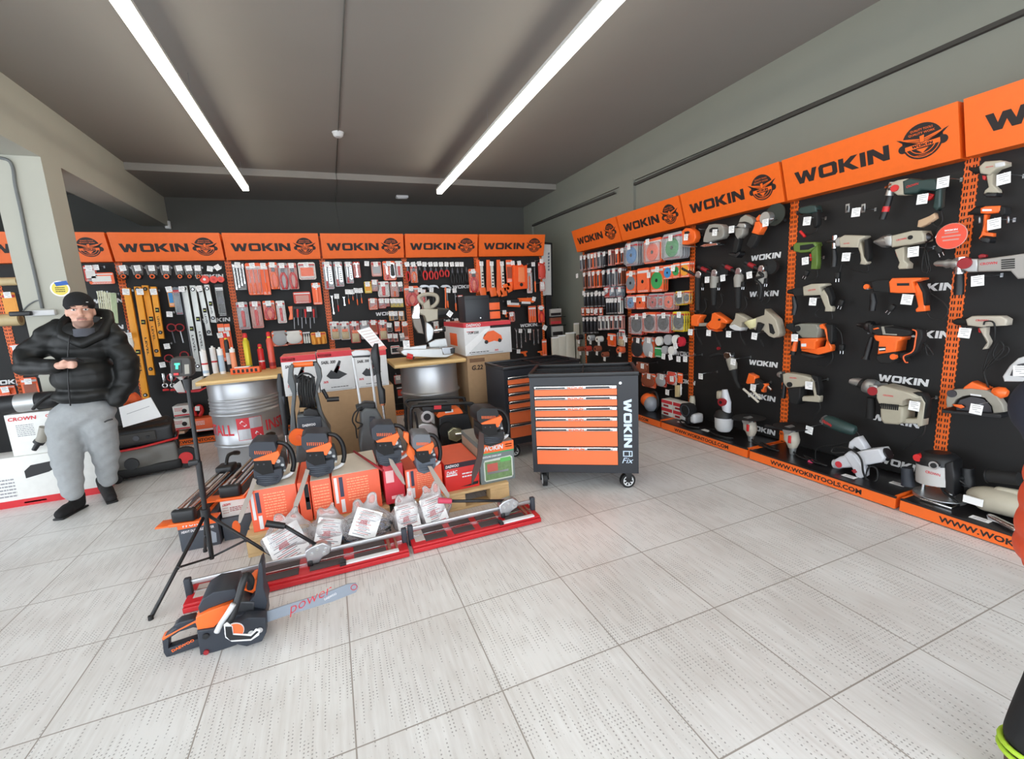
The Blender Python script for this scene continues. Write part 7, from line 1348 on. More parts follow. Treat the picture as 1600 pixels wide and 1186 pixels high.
# ================================================================== MANUAL TILE CUTTERS (red)
CRED = mat('cutter_red_paint', (190, 30, 38), .35); DKP = mat('dark_foam_pad', (74, 64, 64), .9); ALU = mat('aluminium_rail', (196, 198, 202), .3, .9)
def tilecutter(label, x0, x1, y0, y1, headx, hpx):
    t = thing('tile_cutter', label, 'tile cutter', (x0, y0, 0)); L = x1-x0; W = y1-y0
    MB().bx(0, L, 0, W, .012, .042, .004).build('bed', CRED, t); MB().bx(0, L, -.014, 0, .004, .03, .003).build('front_flange', CRED, t)
    n = 4
    for k in range(n):
        a = L*(.10+.21*k)
        for (u, v) in ((.1, .42), (.56, .9)): MB().bx(a, a+L*.16, W*u, W*v, .0422, .047, .001).build('foam_pad', DKP, t)
    MB().bx(.02, L-.02, W*.47, W*.51, .042, .05).build('breaking_ridge', CHROME, t)
    MB().bx(L*.68, L*.95, -.004, .028, .043, .052, .002).build('side_rule', PRINTW, t); MB().bx(L*.66, L*.69, -.01, .04, .043, .058, .003).build('rule_clamp', BLACK, t); MB().bx(L*.90, L*.915, W*.2, W*.95, .0435, .056).build('fence', mat('bronze_fence', (170, 120, 100), .4, .6), t); MB().bx(L*.94, L*.95, W*.2, W*.95, .0435, .056).build('fence', mat('bronze_fence', (170, 120, 100), .4, .6), t)
    MB().bx(L*.03, L*.1, W*.2, W*.8, .0425, .0445).build('sticker', mat('sticker_grey', (196, 186, 180), .5), t)
    for xx in (-.008, L-.022): MB().bx(xx, xx+.03, W*.40, W*.56, .0, .125, .006).build('rail_post', CHAR, t)
    MB().bx(-.0, L, W*.45, W*.51, .085, .112, .004).build('rail', ALU, t)
    for xx in (.01, L-.05): MB().bx(xx, xx+.03, .02, W-.02, 0, .012, .003).build('foot', RUBBER, t)
    # cutting head
    h = MB(); h.prism([(headx-.06, .05), (headx-.06, .13), (headx-.03, .15), (headx+.03, .16), (headx+.07, .13), (headx+.06, .09), (headx+.02, .075), (headx, .05)], W*.36, W*.60, .006); hd = h.build('cutting_head', ALU, t)
    for dx, dz in ((-.03, .11), (.0, .13), (.04, .12), (.03, .1)): MB().cyl((headx+dx, W*.345, dz), (headx+dx, W*.36, dz), .009, seg=8).build('bolt', CHROME, hd)
    MB().bx(headx-.055, headx-.03, W*.3, W*.42, .048, .075, .004).build('pressing_foot', BLACK, hd)
    p = [Vector(q)-t.location for q in hpx]
    MB().tube([(headx, W*.48, .14), p[0]], .010, 8, sub=1).build('lever', BLACK, t); MB().cyl(p[0], p[1], .016, .018, 12).build('lever_grip', BLACK if len(hpx) < 3 else mat('pink_red_grip', (206, 70, 96), .5), t)
    return t
tilecutter('long red manual tile cutter on the floor behind the big chainsaw, left one', -.80, .265, 2.385, 2.585, .60, [onY(445, 822, 2.48), onY(415, 818, 2.48)])
tilecutter('red manual tile cutter with pink lever grip, right one', .29, 1.09, 2.40, 2.61, .62, [onY(705, 783, 2.52), onY(685, 782, 2.52), 0][:2]+[(0, 0, 0)])
# ================================================================== PLASTIC BAGS WITH LEAFLETS
LEAF = [WHITE, mat('leaflet_red', (190, 90, 96), .6), mat('leaflet_grey', (120, 120, 130), .6)]
def bag(label, x, y, rx, ry, rz, dark, tilt, lean, seed):
    g = onZ(x, y, 0); t = thing('parts_bag', label, 'plastic bag', (g.x, g.y, 0))
    rr = random.Random(seed)
    def disp(co): return .007*np.sin(co[:, 0]*48+seed+co[:, 2]*30)*np.sin(co[:, 2]*36-co[:, 0]*20)+.003*np.sin(co[:, 1]*60+co[:, 2]*70)
    inner = [('e', (rr.uniform(-.3, .3)*rx, rr.uniform(-.2, .2)*ry, rz*.32), (rx*.62, ry*.6, rz*.34)), ('e', (0, 0, rz*.24), (rx*.75, ry*.7, rz*.24))]
    if not dark: blobpart('parts', inner, mat('pale_parts', (212, 204, 202), .45), t, .012, 1, disp)
    if dark:
        mb = MB(); mb2 = MB()
        for k in range(26):
            c = Vector((rr.uniform(-.6, .6)*rx, rr.uniform(-.6, .2)*ry, rz*rr.uniform(.1, .45))); R = rx*rr.uniform(.25, .45); ax = rr.uniform(0, 3)
            pts = [c+Vector((math.cos(a)*R, math.sin(a)*R*math.sin(ax)*.6, math.sin(a)*R*.45)) for a in [k2*.7 for k2 in range(9)]]
            (mb if k % 3 else mb2).tube(pts, .006, 5, sub=2)
        o = mb.build('black_chain', BLACK, t); o['kind'] = 'stuff'; o = mb2.build('blue_wire', mat('blue_grey_wire', (90, 110, 150), .35), t); o['kind'] = 'stuff'
    blobpart('clear_bag', [('e', (0, 0, rz*.42), (rx, ry, rz*.42)), ('c', (rx*.1, 0, rz*.6), (rx*.3, .02, rz*1.1), rx*.5, rx*.14), ('c', (-rx*.2, 0, rz*.5), (-rx*.3, .02, rz*.95), rx*.4, rx*.2)], BAGP, t, .010, 2, disp)
    # printed leaflet resting against the front
    lf = MB(); lf.M = Matrix.Translation((lean, -ry*.82, rz*(.58 if dark else .42))) @ Matrix.Rotation(-.5, 4, 'X') @ Matrix.Rotation(tilt, 4, 'Y'); w_, h_ = rx*(.5 if dark else .62), rz*(.32 if dark else .42)
    lf.mi = 0; lf.bx(-w_, w_, -.0006, .0006, -h_, h_); 
    for k in range(16):
        lf.mi = 1 + (k % 2); z = h_*(.86-.112*k); a = rr.uniform(-.85, -.4)*w_; b = rr.uniform(.1, .85)*w_; lf.add([(a, -.0012, z-h_*.03), (b, -.0012, z-h_*.03), (b, -.0012, z+h_*.01), (a, -.0012, z+h_*.01)], [(0, 1, 2, 3)])
    lf.mi = 1; lf.add([(-w_*.5, -.0014, -h_*.1), (w_*.1, -.0014, -h_*.1), (w_*.05, -.0014, h_*.25), (-w_*.4, -.0014, h_*.2)], [(0, 1, 2, 3)]); lf.mi = 0
    lf.build('leaflet', LEAF, t); return t
bag('clear plastic bag with printed leaflets, leftmost beneath the black lever', 457, 864, .155, .09, .23, False, -.35, -.01, 1)
bag('clear plastic bag with leaflet, second from left behind the cutting head', 517, 850, .12, .08, .22, False, .3, 0, 2)
bag('clear plastic bag full of black chain with a tilted leaflet', 577, 844, .15, .09, .25, True, .45, -.01, 3)
bag('clear plastic bag with small upright leaflet, fourth from left', 638, 828, .11, .07, .23, False, -.05, 0, 4)
bag('clear plastic bag with leaflet, rightmost next to the pallet block', 679, 820, .115, .07, .25, False, -.15, 0, 5)
# ================================================================== BIG CHAINSAW ON THE FLOOR
T = Tr('Y', 2.10, (220, 780, 4)); t = T.thing('chainsaw', 'large charcoal and orange chainsaw lying on the floor in the foreground', 'chainsaw', 400, 900); t.location.z = 0; T.o = t.location.copy()
T.poly('top_cover', CHAR, [(375, 640), (400, 590), (470, 545), (600, 525), (615, 560), (590, 590), (440, 645), (385, 680)], .15, .03, .006)
T.poly('orange_shroud', ORG2, [(370, 680), (440, 645), (590, 592), (575, 640), (520, 700), (480, 740), (380, 755), (370, 720)], .17, .02, .005)
T.poly('front_guard', CHAR, [(735, 480), (745, 380), (760, 360), (770, 400), (775, 520), (800, 600), (790, 650), (720, 640), (690, 600), (720, 570)], .09, 0, .005)
T.poly('orange_bracket', ORG2, [(640, 570), (690, 520), (730, 500), (730, 560), (700, 590)], .1, .05, .006); T.poly('bar_clamp_cover', CHAR, [(590, 690), (690, 640), (800, 640), (805, 730), (780, 780), (690, 810), (640, 800), (580, 760)], .05, -.09, .006)
T.poly('crankcase', CHAR, [(380, 755), (480, 740), (560, 690), (620, 660), (780, 650), (790, 740), (700, 810), (500, 880), (400, 900)], .17, .01, .006)
T.poly('engine_block', mat('cast_dark', (74, 76, 80), .45, .5), [(560, 640), (640, 600), (720, 600), (720, 680), (600, 700)], .14, .02, .01)
h = MB()
hp = [(142, 855), (230, 780), (345, 730), (385, 740), (390, 800), (392, 895), (180, 965), (155, 940)]; hole = [(182, 865), (250, 830), (340, 795), (382, 800), (384, 830), (210, 905), (180, 905)]
h.prism([T.l(*p) for p in [(142, 855), (230, 780), (345, 730), (385, 745), (390, 790), (335, 785), (250, 812), (178, 858)]], -.02, .02, .005); o = h.build('rear_handle_top', CHAR, t)
T.poly('rear_handle_back', CHAR, [(142, 855), (184, 858), (182, 905), (195, 960), (170, 968), (152, 940)], .04, 0, .005); T.poly('rear_handle_base', CHAR, [(180, 914), (384, 848), (392, 895), (180, 966)], .04, 0, .004); T.poly('handle_stripe', ORG2, [(142, 850), (235, 800), (350, 740), (365, 700), (385, 715), (380, 760), (345, 755), (240, 805), (150, 862)], .044, 0, .003)
T.poly('throttle', CHAR, [(215, 775), (245, 750), (340, 725), (345, 735), (240, 785)], .05); mb = MB(); a = T.l(272, 888); text_mb(mb, 'DAEWOO', .085, .012, a[0], a[1]-.004, -.0205, ang=.28, bold=.03); mb.build('brand_print', ORG2, t); T.poly('stripe', ORG2, [(190, 900), (350, 852), (355, 868), (195, 918)], .071, -.0, .001) if False else None
q = [T.l(*p) for p in [(690, 530), (700, 470), (680, 420), (660, 450), (640, 520), (610, 610), (580, 660)]]; MB().tube([(x, -.03-.02*k, z) for k, (x, z) in enumerate(q)], .014, 9).build('front_handle', BLACK, t)
T3 = Tr('Y', 1.965, (220, 780, 4)); T3.t = t; T3.o = t.location.copy(); q = [T3.l(*p) for p in [(580, 655), (540, 720), (500, 780), (475, 830)]]; MB().tube([(x, -.135, z) for x, z in q], .011, 9).build('handle_tube', LGREY, t)
for p in ((718, 722), (768, 705)): T.disc('bar_nut', CHROME, p, .012, .012, -.12)
T.poly('guide_bar', mat('blue_grey_bar', (158, 168, 182), .32, .6), [(795, 650), (900, 615), (1150, 540), (1290, 485), (1340, 480), (1355, 505), (1340, 535), (1200, 590), (900, 680), (800, 715)], .006, -.06, 0); mb = MB()
a = T.l(935, 650); b = T.l(1195, 520); L_ = math.hypot(b[0]-a[0], b[1]-a[1]); ang = math.atan2(b[1]-a[1], b[0]-a[0]); text_mb(mb, 'power', L_*.95, .045, (a[0]+b[0])/2, (a[1]+b[1])/2-.004, -.064, bold=-.012, lean=.5, ang=ang); mb.build('red_script', REDP, t)
mb = MB(); a = T.l(1185, 556); text_mb(mb, 'DAEWOO', .055, .011, a[0], a[1], -.066, bold=.03, ang=ang); mb.build('white_name', PRINTW, t); a = T.l(1328, 503); MB().ring((a[0], -.0645, a[1]), .013, .0015, 20).build('sprocket_mark', REDP, t)
T2 = Tr('Y', 1.91, (220, 780, 4)); T2.t = t; T2.o = Vector((t.location.x, 2.10, 0)); a = T2.l(585, 825); MB().disc(a, .034, -.19, -.186, 28).build('round_hang_tag', PRINTW, t); MB().disc(a, .032, -.192, -.19, 28).build('hang_tag_face', ORP, t); T2.poly('axe_card', PRINTW, [(520, 780), (540, 765), (575, 790), (580, 835), (690, 840), (720, 805), (748, 812), (740, 845), (690, 878), (570, 885), (530, 860)], .003, -.194, 0); T2.poly('axe_picture', BLACK, [(530, 790), (570, 790), (578, 842), (690, 850), (725, 818), (738, 822), (690, 866), (560, 875), (535, 850)], .003, -.1965, 0)
T.disc('fuel_cap', BLACK, (436, 780), .012, .01, -.078); T.disc('oil_cap', DRED, (438, 877), .010, .01, -.078)
# ================================================================== LASER ON TRIPOD
tc = Vector((-.765, 2.80, 0)); t = thing('tripod', 'thin black tripod standing left of the plastic bags, carrying the laser', 'tripod', tc)
topz = onY(292, 592, 2.80).z; topx = onY(292, 592, 2.80).x-tc.x
hub = onY(320, 803, 2.80).z; low = onY(332, 873, 2.80).z
ax = lambda z: Vector((topx*(z-low)/(topz-low), 0, z))
MB().loft([(ax(low), .012), (ax(hub+.12), .013)], 12).build('lower_column', BLACK, t); MB().loft([(ax(hub+.1), .016), (ax(hub+.30), .015)], 12).build('outer_sleeve', BLACK, t); MB().loft([(ax(hub+.30), .011), (ax(topz-.06), .010)], 12).build('inner_column', BLACK, t)
MB().cyl(ax(topz-.06), ax(topz), .016, .022, 12).build('head', BLACK, t); MB().box(ax(hub+.30)+Vector((-.02, 0, .0)), (.05, .03, .03), .006).build('clamp_knob', BLACK, t); MB().cyl(ax(hub-.02), ax(hub+.03), .024, seg=12).build('leg_hub', BLACK, t)
feet = [onZ(236, 968, 0), onZ(436, 876, 0), onZ(321, 862, 0)]
for f_ in feet:
    f_ = f_-tc; h_ = ax(hub); mid = h_.lerp(f_, .55)
    MB().tube([h_, f_+Vector((0, 0, .008))], .009, 8, sub=1).build('leg', BLACK, t); MB().tube([ax(low+.01), mid], .006, 7, sub=1).build('brace', BLACK, t); MB().cyl(f_, f_+Vector((0, 0, .02)), .012, .010, 8).build('rubber_foot', RUBBER, t); MB().cyl(mid-Vector((0, .010, 0)), mid+Vector((0, .010, 0)), .010, seg=8).build('brace_joint', DSTEEL, t)
T = Tr('Y', 2.80, (240, 500, 3.953)); t = T.thing('laser_level', 'dark laser level with lit green display on top of the tripod', 'laser level', 190, 365); t.location = tc+ax(topz+.001); T.o = t.location.copy()
T.poly('housing', mat('graphite_rubber', (58, 56, 54), .6), [(118, 240), (135, 228), (225, 225), (243, 245), (250, 325), (238, 342), (135, 345), (118, 320)], .08, 0, .012); T.poly('display', BLACK, [(130, 248), (185, 245), (190, 320), (134, 322)], .006, -.041, .001)
T.poly('green_symbols', mat('green_display_glow', (60, 200, 150), .5, emit=.8), [(145, 262), (178, 260), (178, 272), (168, 274), (168, 298), (152, 298), (152, 274), (145, 272)], .002, -.045, 0); T.poly('red_button', RED, [(140, 322), (170, 320), (172, 334), (142, 336)], .01, -.042, .002); T.poly('laser_window', GREY, [(205, 270), (232, 268), (236, 325), (208, 328)], .006, -.041, .001); T.rod('tripod_plate', CHROME, (180, 345), (185, 366), .03, .018)
T = Tr('Y', 5.9, (240, 500, 3.953)); t = T.thing('shelf_leaflet', 'white and red product tray on the lowest hooks behind the tripod', 'tray', 240, 440); T.poly('tray', REDP, [(150, 435), (300, 425), (330, 410), (330, 418), (290, 440), (165, 448)], .12); T.poly('white_card', WHITE, [(132, 400), (180, 365), (210, 440), (160, 440)], .01, -.08); T.poly('product', mat('beige_box_print', (214, 208, 196), .5), [(210, 385), (290, 350), (310, 345), (300, 420), (220, 430)], .08, -.01)
hook(LV, 'B', 268, 590, .16, False)
# ================================================================== ORANGE TILE CUTTERS ON BOXES
DKB = mat('dark_slate_carton', (66, 72, 80), .55)
def obox(name, label, x0, x1, y0, y1, z0, z1, m, fr):
    return carton(name, label, 'box', x0, x1, y0, y1, z0, z1, m, None, **fr)
p0 = onZ(285, 862, 0); p1 = onZ(345, 852, 0)
obox('tile_cutter_box', 'slate and orange box under the leftmost orange tile cutter', p0.x, p1.x, 3.07, 3.62, 0, .20, DKB, dict(bands=[(0, 1, .72, 1, ORG2)], texts=[('WOKIN', .1, .7, .76, .93, PRINTW), ('HEAVY DUTY TILE CUTTER', .08, .9, .58, .66, PRINTW)], pics=[([(.7, .1), (.9, .1), (.92, .4), (.8, .5), (.68, .35)], mat('pale_steel_print', (150, 160, 170), .5))]))
p2 = onZ(352, 842, 0)
obox('tile_cutter_box', 'slate box with orange round badge, under the white printed box', p1.x+.012, -.60, 3.10, 3.60, 0, .145, DKB, dict(pics=[([(.45+.14*math.cos(k*.5), .52+.32*math.sin(k*.5)) for k in range(12)], ORG2)]))
obox('printed_box', 'white printed box between the slate box and orange cutter', p1.x+.016, -.60, 3.12, 3.55, .1455, .25, CARDW, dict(lines=[(.3, .9, .3, .6, 3, DRED), (.06, .25, .2, .8, 4, mat('pale_print', (200, 170, 160), .6))], texts=[('CROWN', .08, .35, .72, .86, REDP)]))
def ocutter(label, x0, y0, x1, y1, z, hx):
    d = Vector((x1-x0, y1-y0, 0)); L = d.length; t = thing('tile_cutter', label, 'tile cutter', (x0, y0, z), math.atan2(d.y, d.x)); W = .16   # local x runs away from the camera, local y to the left
    MB().bx(0, L, -W/2, W/2, 0, .018, .003).build('bed', ORG2, t); MB().bx(.03, L-.03, -W*.42, -W*.1, .0182, .026).build('foam_pad', BLACK, t); MB().bx(.03, L-.03, W*.1, W*.42, .0182, .026).build('foam_pad', BLACK, t); MB().bx(.03, L-.03, -.006, .006, .0182, .03).build('breaking_ridge', CHROME, t)
    for xx in (0, L-.05): MB().bx(xx, xx+.05, -W*.38, W*.38, .0185, .095, .014).build('end_block', BLACK, t)
    for yy in (-.032, .032): MB().cyl((.03, yy, .088), (L-.02, yy, .088), .011, seg=12).build('guide_rod', CHROME, t)
    MB().bx(L*hx-.06, L*hx+.06, -.055, .055, .075, .125, .012).build('carriage', BLACK, t); MB().tube([(L*hx, 0, .12), (L*hx+.06, 0, .17), (L*hx+.16, 0, .16), (L*hx+.26, 0, .13)], [.012, .014, .018], 8).build('lever', BLACK, t)
    for s_ in (-1, 1): MB().box((.06, s_*(W/2+.035), .004), (.10, .075, .010), .002).build('side_wing', ORG2, t)
    return t
ocutter('leftmost long orange and black tile cutter on its slate box', -.915, 2.97, -.80, 3.80, .202, .85)
ocutter('second orange and black tile cutter, between tripod and first box row', -.70, 3.11, -.575, 4.02, .252, .9)
# ================================================================== CROWN BOXES
t = carton('power_tool_box', 'lower white and red tool box behind the standing man, on the floor', 'box', -2.80, -1.90, 4.55, 4.79, 0, .40, CARDW, None, bands=[(0, 1, 0, .14, mat('strong_red_print', (204, 36, 44), .5)), (.45, .6, .05, .08, PRINTW)], texts=[('CROWN', .04, .28, .68, .80, REDP)], lines=[(.28, .42, .2, .6, 6, TAGM[1])], pics=[([(.5, .55), (.66, .62), (.74, .72), (.74, .84), (.55, .8), (.5, .7)], BLACK), ([(.72, .3), (.86, .34), (.86, .42), (.74, .4)], BLACK)])
s_ = MB(); s_.bx(.4495, .4515, -.12, .12, 0, .056); s_.build('side_band', mat('strong_red_print', (204, 36, 44), .5), t); s_ = MB()
for k in range(4): s_.bx(.4495, .4512, -.08+k*.04, -.055+k*.04, .12+.04*(k % 2), .2+.05*(k % 2))
s_.build('side_pictures', TXTB, t)
q0 = onY(4, 650, 4.56); q1 = onY(85, 650, 4.56)
t = carton('power_tool_box', 'upper white tool box with red name, stacked behind the standing man', 'box', q0.x, q1.x+.14, 4.57, 4.79, .401, q0.z, CARDW, None, texts=[('CROWN', .04, .42, .84, .93, REDP), ('CROWN', .55, .8, .86, .93, REDP)], lines=[(.12, .36, .45, .75, 7, TAGM[1])])
T = Tr('Y', 4.6, (0, 420, 2.824)); t = T.thing('tool_bag', 'black rounded case with silver band on top of the white boxes', 'case', 80, 648); z_ = q0.z
t.location.z = z_; T.o = t.location.copy()
blobpart('case', [('c', (-.25, 0, .075), (.22, 0, .085), .07, .07)], BLACK, t, .012, 3); MB().cyl((.02, 0, .08), (.14, 0, .083), .0735, seg=24).build('silver_band', CAST, t); MB().tube([(.12, -.05, .03), (.2, -.09, .1), (.28, -.07, .14), (.32, -.02, .05)], .012, 8).build('handle', RUBBER, t)
T = Tr('Y', 4.52, (0, 420, 2.824)); t = T.thing('heat_gun', 'grey and black power tool nozzle peeking behind the man’s leg'.replace('’', ''), 'power tool', 180, 815); t.location.z = onY(63, 700, 4.52).z; T.o.z = t.location.z
T.loft('nozzle', BLACK, [(150, 800, .016), (172, 765, .02)]); T.loft('body', GREY, [(172, 765, .03), (190, 745, .036), (200, 700, .036)]); T.rod('collar', BLACK, (168, 770), (176, 760), .034)
# ================================================================== WORKSHOP VACUUM
vc = Vector((-1.72, 4.98, 0)); t = thing('workshop_vacuum', 'grey and black workshop vacuum with red stripe behind the man', 'vacuum cleaner', vc, math.radians(12))
blobpart('base', [('b', (0, 0, .075), (.54, .38, .10))], RUBBER, t, .016, 6); blobpart('tank', [('b', (0, 0, .185), (.50, .36, .20)), ('e', (-.05, -.14, .19), (.2, .08, .10))], mat('vacuum_grey', (108, 106, 102), .45), t, .016, 6)
blobpart('motor_head', [('b', (0, 0, .37), (.48, .34, .16)), ('b', (.04, .05, .44), (.34, .22, .08))], BLACK, t, .016, 6); MB().tube([(-.255, -.17, .275), (0, -.185, .285), (.26, -.17, .31), (.262, .17, .31), (-.255, .17, .275)], .011, 7, closed=True, sub=1).build('red_stripe', RED, t)
MB().bx(-.14, .12, -.187, -.170, .33, .42, .008).build('control_panel', mat('graphite_rubber', (58, 56, 54), .6), t); MB().disc((-.02, .375), .022, -.2, -.187).build('dial', DSTEEL, t); MB().disc((.06, .37), .014, -.197, -.187).build('socket', BLACK, t)
MB().cyl((-.08, -.235, .16), (-.08, -.20, .16), .05, .055, 20).build('hose_port', BLACK, t); MB().bx(.235, .262, -.12, .02, .2, .34, .01).build('latch', BLACK, t)
w_ = MB().cyl((.30, -.12, .11), (.30, -.16, .11), .10, seg=26).build('wheel', RUBBER, t); MB().cyl((.30, -.161, .11), (.30, -.168, .11), .055, seg=20).build('red_hub', RED, w_)
MB().cyl((-.2, -.17, .04), (-.2, -.2, .04), .04, seg=16).build('front_caster', RUBBER, t)
T = Tr('Y', 4.72, (0, 420, 2.824)); t = T.thing('information_sheet', 'white framed information sheet leaning tilted on the vacuum', 'sign', 620, 690); T.poly('board', WHITE, [(525, 612), (665, 567), (714, 652), (544, 700)], .008, 0, .001); mb = MB(); a = T.l(560, 640); b = T.l(660, 605); mb.add([(a[0], -.0045, a[1]), (b[0], -.0045, b[1]), (b[0], -.0045, b[1]-.004), (a[0], -.0045, a[1]-.004)], [(0, 1, 2, 3)]); mb.build('printed_rule', TAGM[1], t)
T = Tr('Y', 5.08, (0, 420, 2.824)); t = T.thing('orange_nozzle', 'orange cylindrical container showing above the white sheet', 'container', 575, 590); T.loft('container', ORP, [(548, 592, .05), (560, 575, .05), (605, 570, .055), (606, 560, .04)]); T.rod('lid', ORG2, (570, 580), (572, 556), .035); T.rod('stem', BLACK, (578, 592), (584, 650), .02)
# ================================================================== MAN WITH PHONE
zm = (0, 420, 2.824); T = Tr('Y', 4.08, zm); YMAN = 4.08
org = Vector((-1.82, YMAN, 0)); man = thing('person', 'man in black puffer jacket, black beanie and grey joggers looking at camera with phone', 'person', org)
def mp(x, y, Y=YMAN): return onY(zm[0]+x/zm[2], zm[1]+y/zm[2], Y)-org
SKIN = mat('skin', (206, 160, 140), .55, noise=.05); PUF = mat('black_puffer_fabric', (22, 23, 23), .5, noise=.15, scale=14, bump=.1, spec=.35); JOG = mat('grey_jogger_fabric', (150, 153, 155), .9, noise=.1, scale=40, bump=.2); KNIT = mat('black_knit', (16, 17, 20), .9, noise=.2, scale=120, bump=.3); SUEDE = mat('black_suede', (24, 23, 25), .85); SHIRT = mat('dark_grey_shirt', (74, 76, 84), .8)
hc = mp(356, 190, 4.05)
# head, neck, torso core, forearm and hand in one skin
headsh = [('e', hc+Vector((0, .01, .02)), (.072, .092, .105)), ('e', hc+Vector((0, -.02, -.055)), (.056, .07, .06)), ('e', hc+Vector((0, -.052, -.088)), (.030, .030, .022)), ('e', hc+Vector((-.032, -.052, -.035)), (.026, .024, .024)), ('e', hc+Vector((.032, -.052, -.035)), (.026, .024, .024)),
  ('c', hc+Vector((0, -.084, .012)), hc+Vector((0, -.104, -.022)), .009, .0125), ('e', hc+Vector((-.012, -.094, -.026)), (.009, .010, .008)), ('e', hc+Vector((.012, -.094, -.026)), (.009, .010, .008)), ('e', hc+Vector((0, -.080, .034)), (.05, .016, .012)), ('e', hc+Vector((0, -.088, -.056)), (.024, .010, .009)),
  ('e', hc+Vector((-.074, .0, -.005)), (.007, .016, .026)), ('e', hc+Vector((.072, .0, -.005)), (.007, .016, .026)), ('c', hc+Vector((0, .01, -.08)), hc+Vector((0, .03, -.2)), .056, .062), ('c', hc+Vector((0, .03, -.2)), mp(368, 500)+Vector((0, .03, 0)), .055, .06)]
wr = mp(262, 428, 3.86); elb = mp(112, 445, 4.02); palm = mp(288, 424, 3.80)
hand = [('c', elb, wr, .035, .024), ('e', (wr+palm)/2, (.038, .030, .026)), ('e', palm, (.034, .032, .022))]
fb = palm+Vector((.022, -.004, 0))
for k, (dz, l) in enumerate(((.020, .040), (.007, .046), (-.006, .044), (-.018, .036))):
    a = fb+Vector((0, -.01, dz)); b = a+Vector((l*.75, -.022, -.002)); c = b+Vector((.012, .012, .004)); hand += [('c', a, b, .0088, .0082), ('c', b, c, .008, .0072)]
hand += [('c', palm+Vector((-.01, -.018, .018)), palm+Vector((.02, -.034, .032)), .011, .0095), ('c', palm+Vector((.02, -.034, .032)), palm+Vector((.045, -.036, .036)), .0092, .0078)]
RH = Matrix.Translation(hc) @ Matrix.Rotation(math.radians(20), 4, 'Z') @ Matrix.Translation(-hc)
headsh = [(q[0], RH @ Vector(q[1]), *((RH @ Vector(q[2]), q[3], q[4]) if q[0] == 'c' else (q[2], Matrix.Rotation(math.radians(20), 3, 'Z')))) for q in headsh]
before_face = set(bpy.data.objects)
me = blob(headsh+hand, .0055, 3); me.name = 'body'; me.materials.clear(); me.materials.append(SKIN); me.materials.append(mat('stubbled_skin', (150, 118, 104), .7, noise=.12, scale=160))
for p in me.polygons:
    c = RH.inverted() @ p.center-hc
    if c.length < .16 and c.y < -.015 and (c.z < -.062 and abs(c.x) < .06 or (-.05 < c.z < -.038 and abs(c.x) < .026 and c.y < -.08)): p.material_index = 1
link('body', me, man)
for s_ in (-1, 1):
    e = hc+Vector((s_*.030, -.0775, .013)); ey = MB().sph(e, .0125, (1.15, .7, .62)).build('eye', mat('eye_white', (214, 206, 202), .3), man); MB().sph(e+Vector((0, -.0068, 0)), .0056, (1, .5, 1)).build('iris', mat('dark_iris', (46, 40, 38), .2), ey)
    MB().tube([e+Vector((-.018, -.004, .0065)), e+Vector((0, -.0085, .0095)), e+Vector((.018, -.003, .0065))], .0032, 6).build('eyelid', mat('eyelid_skin', (176, 130, 112), .6), man)
    MB().tube([e+Vector((-s_*.016, -.013, .020)), e+Vector((0, -.014, .0245)), e+Vector((s_*.021, -.004, .019))], [.0034, .004, .0026], 6).build('eyebrow', mat('dark_brow', (52, 42, 38), .8), man)
MB().tube([hc+Vector((-.024, -.088, -.055)), hc+Vector((-.008, -.0975, -.0525)), hc+Vector((.008, -.0975, -.0525)), hc+Vector((.024, -.088, -.055))], [.0035, .005, .0035], 7).build('lips', mat('lip_skin', (172, 112, 106), .5), man)
blobpart('beanie', [('e', hc+Vector((0, .012, .055)), (.082, .102, .085)), ('e', hc+Vector((0, .006, .048)), (.085, .104, .03))], KNIT, man, .008, 2)
MB().box(hc+Vector((.045, -.094, .062)), (.012, .002, .004), rot=Matrix.Rotation(.5, 3, 'Z')).build('beanie_tag', PRINTW, man)
for o in set(bpy.data.objects)-before_face:
    if o.name.split('.')[0] in ('eye', 'iris', 'eyelid', 'eyebrow', 'lips', 'beanie', 'beanie_tag'): o.data.transform(RH)
MB().loft([(hc+Vector((0, .0, -.17)), .075), (hc+Vector((0, .0, -.115)), .064)], 20).build('shirt_collar', SHIRT, man)
def quilt(co):
    z = co[:, 2]; x = co[:, 0]
    s = np.abs(np.sin(z*math.pi/.095+.6*np.sin(x*7))); return .009*np.sqrt(s)-.006+.0015*np.sin(x*60+z*35)
shL = mp(150, 285); shR = mp(560, 300); elL = mp(108, 430, 4.02); elR = mp(585, 450, 4.12); hR = mp(520, 560, 4.06)
tor = [('e', mp(355, 330)+Vector((0, .03, 0)), (.20, .13, .16)), ('e', mp(365, 470)+Vector((0, .02, 0)), (.185, .145, .17)), ('e', mp(370, 555)+Vector((0, .02, 0)), (.185, .14, .075)),
  ('c', mp(195, 305)+Vector((.03, .02, -.02)), mp(126, 370), .078, .072), ('c', mp(126, 370), mp(116, 430, 4.02), .072, .066), ('c', mp(112, 432, 4.02), mp(235, 432, 3.885), .066, .048),
  ('c', mp(515, 318)+Vector((-.02, .02, -.02)), mp(556, 400), .078, .072), ('c', mp(560, 400), mp(562, 490, 4.1), .074, .07), ('c', mp(562, 490, 4.1), mp(515, 575, 4.05), .068, .056),
  ('c', mp(250, 250)+Vector((0, .02, 0)), mp(190, 300), .05, .06), ('c', mp(460, 245)+Vector((0, .02, 0)), mp(515, 305), .05, .06)]
blobpart('jacket', tor, PUF, man, .012, 3, quilt)
hood = [hc+Vector((x*1.05, y, z-.02)) for x, y, z in ((-.105, -.03, -.14), (-.125, .04, -.06), (-.10, .12, .0), (0, .15, .02), (.10, .12, .0), (.125, .04, -.06), (.105, -.03, -.14), (0.0, -.07, -.2))]
